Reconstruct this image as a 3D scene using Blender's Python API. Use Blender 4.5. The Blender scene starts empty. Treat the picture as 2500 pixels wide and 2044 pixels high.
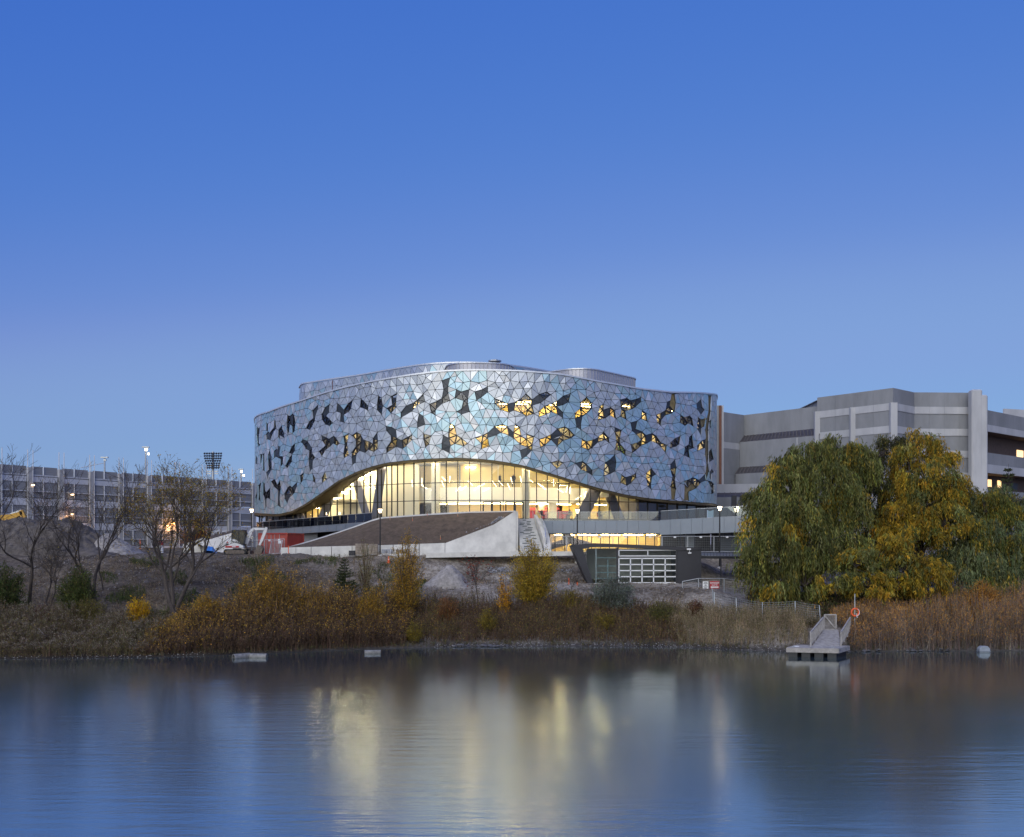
import bpy, bmesh, math, random
import numpy as np
from mathutils import Vector, Matrix, noise as mnoise
from mathutils.geometry import delaunay_2d_cdt

# ------------------------------------------------------------------ camera, sky, light, exposure
scene = bpy.context.scene
COL = scene.collection
random.seed(7); RNG = np.random.default_rng(7)
F, CX, HY, CZ = 2600.0, 1250.0, 1338.0, 9.0      # focal length and horizon in photo pixels, eye height over the pond

cam = bpy.data.cameras.new('camera'); cam_o = bpy.data.objects.new('camera', cam); COL.objects.link(cam_o)
cam_o.location = (0, 0, CZ); cam_o.rotation_euler = (math.pi/2, 0, 0)
cam.sensor_width = 36; cam.sensor_fit = 'HORIZONTAL'; cam.lens = 36*F/2500
cam.shift_y = (HY-1022)/2500; cam.clip_end = 5000; cam.clip_start = 0.5
scene.camera = cam_o

world = bpy.data.worlds.new('World'); scene.world = world; world.use_nodes = True
wn = world.node_tree; bg = wn.nodes['Background']
SUN_EL, SUN_AZ = 9.0, 200.0                        # last glow of the west, behind the camera and to the left
sky = wn.nodes.new('ShaderNodeTexSky'); sky.sky_type = 'NISHITA'; sky.sun_disc = False
sky.sun_elevation = math.radians(SUN_EL); sky.sun_rotation = math.radians(SUN_AZ)
sky.air_density = 1.0; sky.dust_density = 0.3; sky.ozone_density = 3.0
tint = wn.nodes.new('ShaderNodeVectorMath'); tint.operation = 'MULTIPLY'; tint.inputs[1].default_value = (0.72, 0.70, 0.42)
dusk = wn.nodes.new('ShaderNodeVectorMath'); dusk.operation = 'ADD'; dusk.inputs[1].default_value = (0.0, 0.42, 4.7)
wn.links.new(sky.outputs[0], tint.inputs[0]); wn.links.new(tint.outputs[0], dusk.inputs[0]); 
ev = wn.nodes.new('ShaderNodeVectorMath'); ev.operation = 'SCALE'; ev.inputs['Scale'].default_value = .1; wn.links.new(dusk.outputs[0], ev.inputs[0])
tone = wn.nodes.new('ShaderNodeRGBCurve'); cm = tone.mapping; cm.use_clip = False; cm.extend = 'EXTRAPOLATED'      # evening haze lifts the mid-bright sky
for ch, pts_ in ((0, [(0,0),(.067,.076),(.095,.132),(.136,.212),(.205,.234),(.35,.37),(1,1)]), (1, [(0,0),(.156,.174),(.231,.264),(.292,.352),(.335,.372),(.45,.46),(1,1)])):
    cu_ = cm.curves[ch].points
    for k_, (a_, b_) in enumerate(pts_):
        if k_ == 0: cu_[0].location = (a_, b_)
        elif k_ == len(pts_)-1: cu_[-1].location = (a_, b_)
        else: cu_.new(a_, b_)
cm.update(); wn.links.new(ev.outputs[0], tone.inputs['Color'])
up_ = wn.nodes.new('ShaderNodeVectorMath'); up_.operation = 'SCALE'; up_.inputs['Scale'].default_value = 10.0; wn.links.new(tone.outputs[0], up_.inputs[0]); wn.links.new(up_.outputs[0], bg.inputs[0])
bg.inputs[1].default_value = 0.1

sun = bpy.data.lights.new('sun', 'SUN'); sun_o = bpy.data.objects.new('sun', sun); COL.objects.link(sun_o)
sun.energy = 2.6; sun.angle = math.radians(80); sun.color = (1.0, 0.985, 0.88)
sd = Vector((math.sin(math.radians(SUN_AZ))*math.cos(math.radians(32)), math.cos(math.radians(SUN_AZ))*math.cos(math.radians(32)), math.sin(math.radians(32))))
sun_o.rotation_euler = sd.to_track_quat('Z', 'Y').to_euler(); sun_o.location = sd*300

scene.render.engine = 'CYCLES'
vs = scene.view_settings; vs.view_transform = 'Standard'; vs.look = 'None'; vs.gamma = 1; vs.exposure = 0.0; vs.use_curve_mapping = False
cy = scene.cycles; cy.use_denoising = True; cy.max_bounces = 8; cy.transparent_max_bounces = 12; cy.caustics_reflective = False; cy.caustics_refractive = False
cy.sample_clamp_indirect = 6.0; cy.diffuse_bounces = 4; cy.glossy_bounces = 4; cy.use_adaptive_sampling = True; cy.adaptive_threshold = 0.02

# ------------------------------------------------------------------ helpers
def W(px, py, D):
    """world point at depth D (metres from the camera plane) that stands at this place of the photograph"""
    return Vector(((px-CX)/F*D, D, CZ+(HY-py)/F*D))
def ZP(py, D): return CZ+(HY-py)/F*D
def XP(px, D): return (px-CX)/F*D

ORG = {}
class MB:
    def __init__(s): s.v = []; s.f = []
    def add(s, vs_, fs):
        b = len(s.v); s.v += [tuple(p) for p in vs_]; s.f += [tuple(b+i for i in q) for q in fs]; return s
    def hexa(s, p): return s.add(p, [(3,2,1,0),(4,5,6,7),(0,1,5,4),(1,2,6,5),(2,3,7,6),(3,0,4,7)])
    def box(s, x0, x1, y0, y1, z0, z1):
        return s.hexa([(x0,y0,z0),(x1,y0,z0),(x1,y1,z0),(x0,y1,z0),(x0,y0,z1),(x1,y0,z1),(x1,y1,z1),(x0,y1,z1)])
    def cbox(s, c, d, rz=0.0):
        cs, sn = math.cos(rz), math.sin(rz); P = []
        for z in (-.5,.5):
            for x, y in ((-.5,-.5),(.5,-.5),(.5,.5),(-.5,.5)):
                X, Y = x*d[0], y*d[1]; P.append((c[0]+X*cs-Y*sn, c[1]+X*sn+Y*cs, c[2]+z*d[2]))
        return s.hexa(P)
    def bar(s, p, q, w, h=None, up=(0,0,1)):
        p, q = Vector(p), Vector(q); h = h or w; d = (q-p)
        if d.length < 1e-6: return s
        d.normalize(); u = Vector(up)
        if abs(d.dot(u)) > .98: u = Vector((0,1,0))
        a = d.cross(u).normalized()*w/2; b = a.cross(d).normalized()*h/2
        return s.hexa([p-a-b, p+a-b, p+a+b, p-a+b, q-a-b, q+a-b, q+a+b, q-a+b])
    def tube(s, p, q, r0, r1=None, n=8, cap=True):
        p, q = Vector(p), Vector(q); r1 = r0 if r1 is None else r1; d = (q-p).normalized()
        u = Vector((0,0,1)) if abs(d.z) < .95 else Vector((0,1,0)); a = d.cross(u).normalized(); b = a.cross(d)
        P = []
        for c, r in ((p,r0),(q,r1)):
            for i in range(n):
                t = 2*math.pi*i/n; P.append(c+a*(r*math.cos(t))+b*(r*math.sin(t)))
        fs = [(i,(i+1)%n,n+(i+1)%n,n+i) for i in range(n)]
        if cap: fs += [tuple(range(n-1,-1,-1)), tuple(range(n,2*n))]
        return s.add(P, fs)
    def lathe(s, c, prof, n=12):
        """prof: (radius, z) list, stands at c"""
        P = [(c[0]+r*math.cos(2*math.pi*i/n), c[1]+r*math.sin(2*math.pi*i/n), c[2]+z) for r, z in prof for i in range(n)]
        fs = [(k*n+i, k*n+(i+1)%n, (k+1)*n+(i+1)%n, (k+1)*n+i) for k in range(len(prof)-1) for i in range(n)]
        fs += [tuple(range(n-1,-1,-1)), tuple(range((len(prof)-1)*n, len(prof)*n))]
        return s.add(P, fs)
    def extr(s, poly, vec):
        """solid: 3-D polygon pushed along vec"""
        n = len(poly); A = [Vector(p) for p in poly]; B = [p+Vector(vec) for p in A]
        return s.add(A+B, [tuple(range(n)), tuple(range(2*n-1,n-1,-1))]+[(i,n+i,n+(i+1)%n,(i+1)%n) for i in range(n)])
    def strip(s, A, B):
        n = len(A); return s.add(list(A)+list(B), [(i,i+1,n+i+1,n+i) for i in range(n-1)])
    def mesh(s, name):
        m = bpy.data.meshes.new(name); m.from_pydata(s.v, [], s.f); m.update(); return m
    def build(s, name, mat, parent=None, smooth=False, bevel=0.0, fix=True):
        m = s.mesh(name)
        if fix:
            bm = bmesh.new(); bm.from_mesh(m); bmesh.ops.recalc_face_normals(bm, faces=bm.faces)
            if bevel > 0: bmesh.ops.bevel(bm, geom=[e for e in bm.edges], offset=bevel, segments=1, affect='EDGES', clamp_overlap=True)
            bm.to_mesh(m); bm.free()
        return link(name, m, mat, parent, smooth)
def link(name, m, mat, parent=None, smooth=False):
    o = bpy.data.objects.new(name, m); COL.objects.link(o)
    for k in (mat if isinstance(mat, (list, tuple)) else [mat]): m.materials.append(k)
    if smooth: m.polygons.foreach_set('use_smooth', [True]*len(m.polygons))
    if parent is not None:
        o.parent = parent; g = ORG.get(parent.name)
        if g is not None: o.location = (-g[0], -g[1], -g[2])
    return o
def tag(o, label=None, cat=None, group=None, kind=None):
    if label: o['label'] = label
    if cat: o['category'] = cat
    if group: o['group'] = group
    if kind: o['kind'] = kind
    return o
def thing(name, label, cat, loc=(0,0,0), group=None, local=False):
    """Empty at a thing's base. Parts are meshed in world space unless local."""
    o = bpy.data.objects.new(name, None); COL.objects.link(o); o.location = loc; o.empty_display_size = .3
    tag(o, label, cat, group)
    if not local: ORG[o.name] = tuple(loc)
    return o
def copy_tree(o, parent=None):
    c = o.copy(); COL.objects.link(c); c.parent = parent
    for ch in list(o.children): copy_tree(ch, c)
    return c
def np_quads(name, Q, C, mat, parent=None):
    Q = np.asarray(Q, np.float32); n, k = Q.shape[0], Q.shape[1]
    m = bpy.data.meshes.new(name); m.vertices.add(n*k); m.vertices.foreach_set('co', Q.reshape(-1))
    m.loops.add(n*k); m.loops.foreach_set('vertex_index', np.arange(n*k, dtype=np.int32))
    m.polygons.add(n); m.polygons.foreach_set('loop_start', np.arange(0, n*k, k, dtype=np.int32))
    m.update(calc_edges=True)
    if C is not None:
        a = m.color_attributes.new('tone', 'FLOAT_COLOR', 'POINT')
        c4 = np.ones((n*k, 4), np.float32); c4[:, :3] = np.repeat(np.asarray(C, np.float32), k, axis=0); a.data.foreach_set('color', c4.reshape(-1))
    return link(name, m, mat, parent)

# ------------------------------------------------------------------ materials
MATS = {}
def mat(name, col, rough=.6, metal=0., var=.15, scale=2., bump=0., bscale=None, spec=.5, emit=None, estr=0., stretch=None, col2=None):
    if name in MATS: return MATS[name]
    m = bpy.data.materials.new(name); m.use_nodes = True; nt = m.node_tree; b = nt.nodes['Principled BSDF']; MATS[name] = m
    b.inputs['Roughness'].default_value = rough; b.inputs['Metallic'].default_value = metal; b.inputs['Specular IOR Level'].default_value = spec
    tc = nt.nodes.new('ShaderNodeTexCoord'); mp = nt.nodes.new('ShaderNodeMapping'); nt.links.new(tc.outputs['Object'], mp.inputs[0])
    if stretch: mp.inputs['Scale'].default_value = stretch
    if var > 0 or col2:
        n = nt.nodes.new('ShaderNodeTexNoise'); n.inputs['Scale'].default_value = scale; n.inputs['Detail'].default_value = 6; n.inputs['Roughness'].default_value = .62
        nt.links.new(mp.outputs[0], n.inputs[0]); r = nt.nodes.new('ShaderNodeValToRGB')
        lo = [c*(1-var) for c in col]; hi = list(col2) if col2 else [min(1, c*(1+var)) for c in col]
        r.color_ramp.elements[0].position = .34; r.color_ramp.elements[1].position = .66
        r.color_ramp.elements[0].color = lo+[1]; r.color_ramp.elements[1].color = hi+[1]
        nt.links.new(n.outputs[0], r.inputs[0]); nt.links.new(r.outputs[0], b.inputs['Base Color'])
    else: b.inputs['Base Color'].default_value = list(col)+[1]
    if bump > 0:
        n2 = nt.nodes.new('ShaderNodeTexNoise'); n2.inputs['Scale'].default_value = bscale or scale*3; n2.inputs['Detail'].default_value = 5
        nt.links.new(mp.outputs[0], n2.inputs[0]); bp = nt.nodes.new('ShaderNodeBump'); bp.inputs['Strength'].default_value = bump; bp.inputs['Distance'].default_value = .1
        nt.links.new(n2.outputs[0], bp.inputs['Height']); nt.links.new(bp.outputs[0], b.inputs['Normal'])
    if emit: b.inputs['Emission Color'].default_value = list(emit)+[1]; b.inputs['Emission Strength'].default_value = estr
    return m
def glass(name, tintc=(.85,.93,.92), refl=.10, rough=.0, ior=1.5):
    if name in MATS: return MATS[name]
    m = bpy.data.materials.new(name); m.use_nodes = True; nt = m.node_tree; nt.nodes.remove(nt.nodes['Principled BSDF']); MATS[name] = m
    t = nt.nodes.new('ShaderNodeBsdfTransparent'); t.inputs[0].default_value = list(tintc)+[1]
    g = nt.nodes.new('ShaderNodeBsdfGlossy'); g.inputs['Roughness'].default_value = rough; g.inputs[0].default_value = (.95,.97,1,1)
    fr = nt.nodes.new('ShaderNodeFresnel'); fr.inputs[0].default_value = ior
    ad = nt.nodes.new('ShaderNodeMath'); ad.operation = 'ADD'; ad.inputs[1].default_value = refl; ad.use_clamp = True; nt.links.new(fr.outputs[0], ad.inputs[0])
    mx = nt.nodes.new('ShaderNodeMixShader'); nt.links.new(ad.outputs[0], mx.inputs[0]); nt.links.new(t.outputs[0], mx.inputs[1]); nt.links.new(g.outputs[0], mx.inputs[2])
    nt.links.new(mx.outputs[0], nt.nodes['Material Output'].inputs[0]); return m
def leafmat(name, rough=.75, trans=.35):
    if name in MATS: return MATS[name]
    m = bpy.data.materials.new(name); m.use_nodes = True; nt = m.node_tree; b = nt.nodes['Principled BSDF']; MATS[name] = m
    at = nt.nodes.new('ShaderNodeAttribute'); at.attribute_name = 'tone'
    b.inputs['Roughness'].default_value = rough; b.inputs['Specular IOR Level'].default_value = .25
    nt.links.new(at.outputs['Color'], b.inputs['Base Color'])
    tr = nt.nodes.new('ShaderNodeBsdfTranslucent'); nt.links.new(at.outputs['Color'], tr.inputs[0])
    mx = nt.nodes.new('ShaderNodeMixShader'); mx.inputs[0].default_value = trans
    nt.links.new(b.outputs[0], mx.inputs[1]); nt.links.new(tr.outputs[0], mx.inputs[2]); nt.links.new(mx.outputs[0], nt.nodes['Material Output'].inputs[0]); return m
def emis(name, col, st):
    return mat(name, (.8,.8,.8), .5, var=0, emit=col, estr=st)

M_CONC = mat('concrete_pale', (.62,.60,.55), .85, var=.16, scale=.8, bump=.15, bscale=6)
M_CONC_D = mat('concrete_weathered', (.235,.24,.25), .9, var=.15, scale=.35, bump=.08, bscale=5, stretch=(1,1,.3))
M_CONC_L = mat('concrete_band', (.42,.42,.43), .9, var=.12, scale=.4, bump=.06, bscale=5, stretch=(1,1,.3))
M_BLACK = mat('black_metal', (.015,.015,.017), .45, var=.1)
M_CHAR = mat('charcoal_metal', (.017,.017,.024), .5, var=.12, scale=1.2)
M_WHITE = mat('white_paint', (.72,.73,.74), .5, var=.07)
M_STEEL = mat('galvanised_steel', (.42,.44,.46), .42, metal=.6, var=.15, scale=8)
M_GREYP = mat('grey_metal_panel', (.22,.25,.285), .42, metal=.35, var=.05, scale=.5)
M_MULL = mat('dark_mullion', (.02,.022,.025), .4, metal=.3, var=.05)
M_WOOD = mat('weathered_wood', (.35,.325,.30), .85, var=.25, scale=3, bump=.3, bscale=14, stretch=(1,1,1))
M_SOIL = mat('brown_topsoil', (.085,.062,.046), .97, var=.3, scale=1.6, bump=.55, bscale=5)
M_ORANGE = mat('orange_plastic', (.75,.12,.03), .55, var=.12)
M_BARK = mat('dark_bark', (.065,.052,.045), .95, var=.35, scale=9, bump=.5, bscale=25, stretch=(1,1,.3))
M_LEAF = leafmat('leaves'); M_STALK = leafmat('dry_stalks', .85, .15)
# ------------------------------------------------------------------ ground, pond
def lerp_tab(x, tab):
    xs = [t[0] for t in tab]; ys = [t[1] for t in tab]; return np.interp(x, xs, ys)
SHORE = [(-400,80),(-60,85),(-45,86),(-30,87.5),(-22,90.5),(-12,95),(-4,97),(8,97.2),(16,96.2),(21,93.2),(26,92),(34,92.8),(60,93.5),(400,92)]
PL = [(-90,-6),(-30,-3),(-2,-.35),(0,0),(1.2,.22),(3,.7),(6,1.4),(10,2.5),(14,3.6),(20,5.4),(26,7.3),(31,8.15),(36,8.3),(45,8.45),(90,9),(500,11),(3000,14)]
PC = [(-90,-6),(-30,-3),(-2,-.3),(0,0),(1.2,.2),(2.2,.45),(5,1.5),(9,3.0),(13,4.6),(16,5.25),(20.3,5.35),(22.5,6.9),(25,8.25),(30,8.4),(60,9),(500,11),(3000,14)]
PR = [(-90,-6),(-30,-3),(-2,-.35),(0,0),(1,.35),(3,1.75),(6,2.1),(12,3.0),(20,4.6),(28,6.8),(33,8.2),(60,9),(500,11),(3000,14)]
def ground_z(x, y, rough=True):
    x = np.asarray(x, float); y = np.asarray(y, float)
    t = y - lerp_tab(x, SHORE)
    wl = np.clip((-13-x)/9, 0, 1); wr = np.clip((x-19)/5, 0, 1); wl = wl*wl*(3-2*wl); wr = wr*wr*(3-2*wr)
    z = wl*lerp_tab(t, PL)+wr*lerp_tab(t, PR)+(1-wl-wr)*lerp_tab(t, PC)
    if rough:
        a = np.clip((t-.6)/4, 0, 1)*np.clip((x+200)/60, 0, 1)*np.clip((200-x)/60, 0, 1)
        n = .10*np.sin(x*.9+1.3*np.sin(y*.55))*np.cos(y*.8+.7*np.sin(x*.43))+.06*np.sin(x*2.3+y*1.1)*np.sin(y*2.7-x*.6)+.03*np.sin(x*5.1-y*3.3)*np.cos(y*6.1+x*2)
        w2 = np.clip((-8-x)/8, 0, 1)*np.clip((t-5)/5, 0, 1)*np.clip((33-t)/5, 0, 1)
        n = n*(1+.9*w2)
        flat = 1-.85*np.clip(1-np.abs(x-13)/10, 0, 1)*np.clip(1-np.abs(y-114.5)/5, 0, 1)
        z = z+a*n*flat
    return z
def gz(x, y): return float(ground_z(x, y))

def ground_mat():
    m = bpy.data.materials.new('site_dirt'); m.use_nodes = True; nt = m.node_tree; b = nt.nodes['Principled BSDF']; b.inputs['Roughness'].default_value = .95; b.inputs['Specular IOR Level'].default_value = .2
    tc = nt.nodes.new('ShaderNodeTexCoord')
    def nz(scale, detail=6, stretch=None):
        mp = nt.nodes.new('ShaderNodeMapping'); nt.links.new(tc.outputs['Object'], mp.inputs[0])
        if stretch: mp.inputs['Scale'].default_value = stretch
        n = nt.nodes.new('ShaderNodeTexNoise'); n.inputs['Scale'].default_value = scale; n.inputs['Detail'].default_value = detail; n.inputs['Roughness'].default_value = .65; nt.links.new(mp.outputs[0], n.inputs[0]); return n
    a = nz(.22, 8, (1,1,2.5)); r = nt.nodes.new('ShaderNodeValToRGB'); nt.links.new(a.outputs[0], r.inputs[0])
    e = r.color_ramp.elements; e[0].position = .36; e[0].color = (.135,.115,.093,1); e[1].position = .64; e[1].color = (.38,.345,.295,1); k = e.new(.5); k.color = (.265,.235,.195,1)
    c = nz(2.6, 8); r2 = nt.nodes.new('ShaderNodeValToRGB'); nt.links.new(c.outputs[0], r2.inputs[0]); r2.color_ramp.elements[0].position = .38; r2.color_ramp.elements[1].position = .66
    r2.color_ramp.elements[0].color = (.55,.52,.5,1); r2.color_ramp.elements[1].color = (1.25,1.25,1.25,1)
    s0 = nt.nodes.new('ShaderNodeSeparateXYZ'); nt.links.new(tc.outputs['Object'], s0.inputs[0]); w0 = nz(.12, 5)
    ad = nt.nodes.new('ShaderNodeMath'); ad.operation = 'MULTIPLY_ADD'; ad.inputs[1].default_value = 26; nt.links.new(w0.outputs[0], ad.inputs[0]); nt.links.new(s0.outputs[0], ad.inputs[2])
    lf = nt.nodes.new('ShaderNodeMapRange'); lf.inputs[1].default_value = -10; lf.inputs[2].default_value = 4; nt.links.new(ad.outputs[0], lf.inputs[0])          # turned topsoil left of the graded fill
    r3 = nt.nodes.new('ShaderNodeMix'); r3.data_type = 'RGBA'; r3.inputs[6].default_value = (.52,.48,.43,1); r3.inputs[7].default_value = (1,1,1,1); nt.links.new(lf.outputs[0], r3.inputs[0])
    m3 = nt.nodes.new('ShaderNodeMix'); m3.data_type = 'RGBA'; m3.blend_type = 'MULTIPLY'; m3.inputs[0].default_value = 1; nt.links.new(r.outputs[0], m3.inputs[6]); nt.links.new(r3.outputs[2], m3.inputs[7])
    mx = nt.nodes.new('ShaderNodeMix'); mx.data_type = 'RGBA'; mx.blend_type = 'MULTIPLY'; mx.inputs[0].default_value = 1
    nt.links.new(m3.outputs[2], mx.inputs[6]); nt.links.new(r2.outputs[0], mx.inputs[7]); 
    sx = nt.nodes.new('ShaderNodeSeparateXYZ'); nt.links.new(tc.outputs['Object'], sx.inputs[0])
    wet = nt.nodes.new('ShaderNodeMapRange'); wet.inputs[1].default_value = .12; wet.inputs[2].default_value = .75; wet.inputs[3].default_value = .30; wet.inputs[4].default_value = 1; nt.links.new(sx.outputs[2], wet.inputs[0])   # soaked soil at the water's edge
    mw = nt.nodes.new('ShaderNodeVectorMath'); mw.operation = 'SCALE'; nt.links.new(mx.outputs[2], mw.inputs[0]); nt.links.new(wet.outputs[0], mw.inputs['Scale']); nt.links.new(mw.outputs[0], b.inputs['Base Color'])
    d = nz(1.7, 8); bp = nt.nodes.new('ShaderNodeBump'); bp.inputs['Strength'].default_value = .8; bp.inputs['Distance'].default_value = .25
    nt.links.new(d.outputs[0], bp.inputs['Height']); nt.links.new(bp.outputs[0], b.inputs['Normal']); return m
M_DIRT = ground_mat()
xs = np.concatenate([[-2500,-1200,-600,-300,-200,-140,-100,-85], np.arange(-75, 62, .55), [70,85,100,140,200,300,600,1200,2500]])
ys = np.concatenate([[10,30,50,65,75], np.arange(80, 126, .5), np.arange(127, 160, 3), [170,190,220,260,320,420,600,900,1500,2600]])
GX, GY = np.meshgrid(xs, ys); GZ = ground_z(GX, GY)
V = np.stack([GX, GY, GZ], -1).reshape(-1, 3); nx, ny = len(xs), len(ys)
i, j = np.meshgrid(np.arange(nx-1), np.arange(ny-1)); q = (j*nx+i).reshape(-1)
Fq = np.stack([q, q+1, q+nx+1, q+nx], -1)
m = bpy.data.meshes.new('ground'); m.from_pydata(V.tolist(), [], Fq.tolist()); m.update()
tag(link('ground', m, M_DIRT, smooth=True), kind='structure')

def water_mat():
    m = bpy.data.materials.new('pond_water'); m.use_nodes = True; nt = m.node_tree; nt.nodes.remove(nt.nodes['Principled BSDF'])
    body = nt.nodes.new('ShaderNodeBsdfDiffuse'); body.inputs[0].default_value = (.045,.065,.080,1)
    gl = nt.nodes.new('ShaderNodeBsdfGlossy'); gl.distribution = 'MULTI_GGX'; gl.inputs[0].default_value = (.95,1.0,.95,1)
    fr = nt.nodes.new('ShaderNodeFresnel'); fr.inputs[0].default_value = 1.33
    k = nt.nodes.new('ShaderNodeMath'); k.operation = 'MULTIPLY_ADD'; k.inputs[1].default_value = .30; k.inputs[2].default_value = .58; k.use_clamp = True; nt.links.new(fr.outputs[0], k.inputs[0])
    mx = nt.nodes.new('ShaderNodeMixShader'); nt.links.new(k.outputs[0], mx.inputs[0]); nt.links.new(body.outputs[0], mx.inputs[1]); nt.links.new(gl.outputs[0], mx.inputs[2]); nt.links.new(mx.outputs[0], nt.nodes['Material Output'].inputs[0])
    tc = nt.nodes.new('ShaderNodeTexCoord')
    def nz(sc, st, rot=0, det=3):
        mp = nt.nodes.new('ShaderNodeMapping'); mp.inputs['Scale'].default_value = st; mp.inputs['Rotation'].default_value = (0,0,rot); nt.links.new(tc.outputs['Object'], mp.inputs[0])
        n = nt.nodes.new('ShaderNodeTexNoise'); n.inputs['Scale'].default_value = sc; n.inputs['Detail'].default_value = det; nt.links.new(mp.outputs[0], n.inputs[0]); return n
    a = nz(.8, (.30,1.9,1), math.radians(10), 4); c = nz(3.0, (.5,1.6,1), math.radians(-8), 2)
    big = nz(.05, (1,1.6,1), .3, 2); rr = nt.nodes.new('ShaderNodeMapRange'); rr.inputs[1].default_value = .40; rr.inputs[2].default_value = .62; rr.inputs[3].default_value = .12; rr.inputs[4].default_value = 1.0; nt.links.new(big.outputs[0], rr.inputs[0])
    sx = nt.nodes.new('ShaderNodeSeparateXYZ'); nt.links.new(tc.outputs['Object'], sx.inputs[0])
    calm = nt.nodes.new('ShaderNodeMapRange'); calm.inputs[1].default_value = 86; calm.inputs[2].default_value = 70; calm.inputs[3].default_value = .12; calm.inputs[4].default_value = 1; nt.links.new(sx.outputs[1], calm.inputs[0])   # sheltered, smooth water under the far bank
    rg_ = nt.nodes.new('ShaderNodeMapRange'); rg_.inputs[1].default_value = 88; rg_.inputs[2].default_value = 60; rg_.inputs[3].default_value = .07; rg_.inputs[4].default_value = .18; nt.links.new(sx.outputs[1], rg_.inputs[0]); nt.links.new(rg_.outputs[0], gl.inputs['Roughness'])
    s = nt.nodes.new('ShaderNodeMath'); s.operation = 'MULTIPLY_ADD'; s.inputs[1].default_value = .35; nt.links.new(c.outputs[0], s.inputs[0]); nt.links.new(a.outputs[0], s.inputs[2])
    s2 = nt.nodes.new('ShaderNodeMath'); s2.operation = 'MULTIPLY'; nt.links.new(rr.outputs[0], s2.inputs[0]); nt.links.new(calm.outputs[0], s2.inputs[1])
    s3 = nt.nodes.new('ShaderNodeMath'); s3.operation = 'MULTIPLY'; s3.inputs[1].default_value = .12; nt.links.new(s2.outputs[0], s3.inputs[0])
    bp = nt.nodes.new('ShaderNodeBump'); bp.inputs['Distance'].default_value = .25; nt.links.new(s.outputs[0], bp.inputs['Height']); nt.links.new(s3.outputs[0], bp.inputs['Strength'])
    for x in (gl, fr): nt.links.new(bp.outputs[0], x.inputs['Normal'])
    return m
mb = MB(); mb.add([(-1500,-200,0),(1500,-200,0),(1500,99,0),(-1500,99,0)], [(0,1,2,3)])
tag(mb.build('pond_water', water_mat()), kind='structure')

# the near bank behind the viewer (seen only in reflections)
xs2 = np.array([-2500,-600,-200,-80,0,80,200,600,2500]); ys2 = np.array([-2500,-600,-200,-80,-40,-20,-9,-6]); zz2 = np.array([14,12,10,8,6,3.5,.6,-.4])
Vn = [(float(a), float(b), float(c)) for b, c in zip(ys2, zz2) for a in xs2]; Fn = [(j*9+i, j*9+i+1, (j+1)*9+i+1, (j+1)*9+i) for j in range(7) for i in range(8)]
m = bpy.data.meshes.new('near_bank'); m.from_pydata(Vn, [], Fn); m.update(); tag(link('near_bank', m, mat('bank_grass', (.06,.065,.03), .95, var=.3, scale=.3)), kind='structure')
# ------------------------------------------------------------------ the round faceted building
CTRL = [(640,178),(628,170.5),(622.5,163),(625,156.5),(645,150.5),(690,145),(760,139.8),(850,135),(950,131.3),(1050,129),(1150,128),(1250,127.9),(1350,128.6),(1450,130),(1550,132.2),(1640,135.2),(1700,138.4),(1735,142.3),(1749.5,148),(1746,155),(1734,164)]
def catmull(P, n=24):
    P = [2*P[0]-P[1]]+P+[2*P[-1]-P[-2]]; out = []
    for k in range(1, len(P)-2):
        a, b, c, d = P[k-1], P[k], P[k+1], P[k+2]
        for i in range(n):
            t = i/n; out.append(.5*((2*b)+(c-a)*t+(2*a-5*b+4*c-d)*t*t+(3*b-a-3*c+d)*t**3))
    out.append(P[-2]); return np.array(out)
CP = catmull([np.array([XP(p, d), d]) for p, d in CTRL])
seg = np.linalg.norm(np.diff(CP, axis=0), axis=1); CS = np.concatenate([[0], np.cumsum(seg)]); SMAX = CS[-1]
_T = np.gradient(CP, CS, axis=0); _T /= np.linalg.norm(_T, axis=1)[:, None]; CN = np.stack([_T[:,1], -_T[:,0]], -1)   # towards the camera side
def cxy(s, off=0.0):
    x = np.interp(s, CS, CP[:,0])+off*np.interp(s, CS, CN[:,0]); y = np.interp(s, CS, CP[:,1])+off*np.interp(s, CS, CN[:,1]); return x, y
def CPT(s, z, off=0.0):
    x, y = cxy(s, off); return Vector((float(x), float(y), float(z)))
CPXS = CX+F*CP[:,0]/CP[:,1]
_i0, _i1 = int(np.argmin(CPXS[:len(CPXS)//2])), len(CPXS)//2+int(np.argmax(CPXS[len(CPXS)//2:]))
def s_of(px, off=0.0):
    """arc length where the sight line through this column of the photograph meets the wall (or a wall set back by off)"""
    if off == 0: xs_ = CPXS[_i0:_i1+1]
    else:
        Q = CP+CN*(off if np.isscalar(off) else 0); xs_ = (CX+F*Q[:,0]/Q[:,1])[_i0:_i1+1]; xs_ = np.maximum.accumulate(xs_)
    return float(np.interp(px, xs_, CS[_i0:_i1+1]))
S_L, S_R = CS[_i0], CS[_i1]
TOPY = [(621,1025),(656.5,1007),(731,981.5),(798,959),(882.6,937.7),(996,918),(1080,907.5),(1150,904.8),(1257,906.5),(1364,914.5),(1456,932),(1563,951),(1640,959.5),(1732,962.6),(1749,965)]
BOTY = [(621,1252),(679,1256),(713,1248.6),(747,1230),(783.7,1205),(826,1173.7),(882.6,1147),(939,1131),(996,1124),(1052,1120),(1123,1118),(1180,1121.5),(1211,1125),(1272,1135),(1334,1153),(1395,1172),(1456,1190.7),(1517,1206),(1578,1216.7),(1640,1222.5),(1701,1227),(1749,1232)]
def edge_fn(tab):
    ss = [s_of(p) for p, _ in tab]; zz = [ZP(y, float(cxy(s)[1])) for s, (_, y) in zip(ss, tab)]
    f = np.interp(np.linspace(0, SMAX, 900), ss, zz); k = np.ones(13)/13; f = np.convolve(np.pad(f, 6, 'edge'), k, 'valid')
    g = np.linspace(0, SMAX, 900); return lambda s: np.interp(s, g, f)
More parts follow.
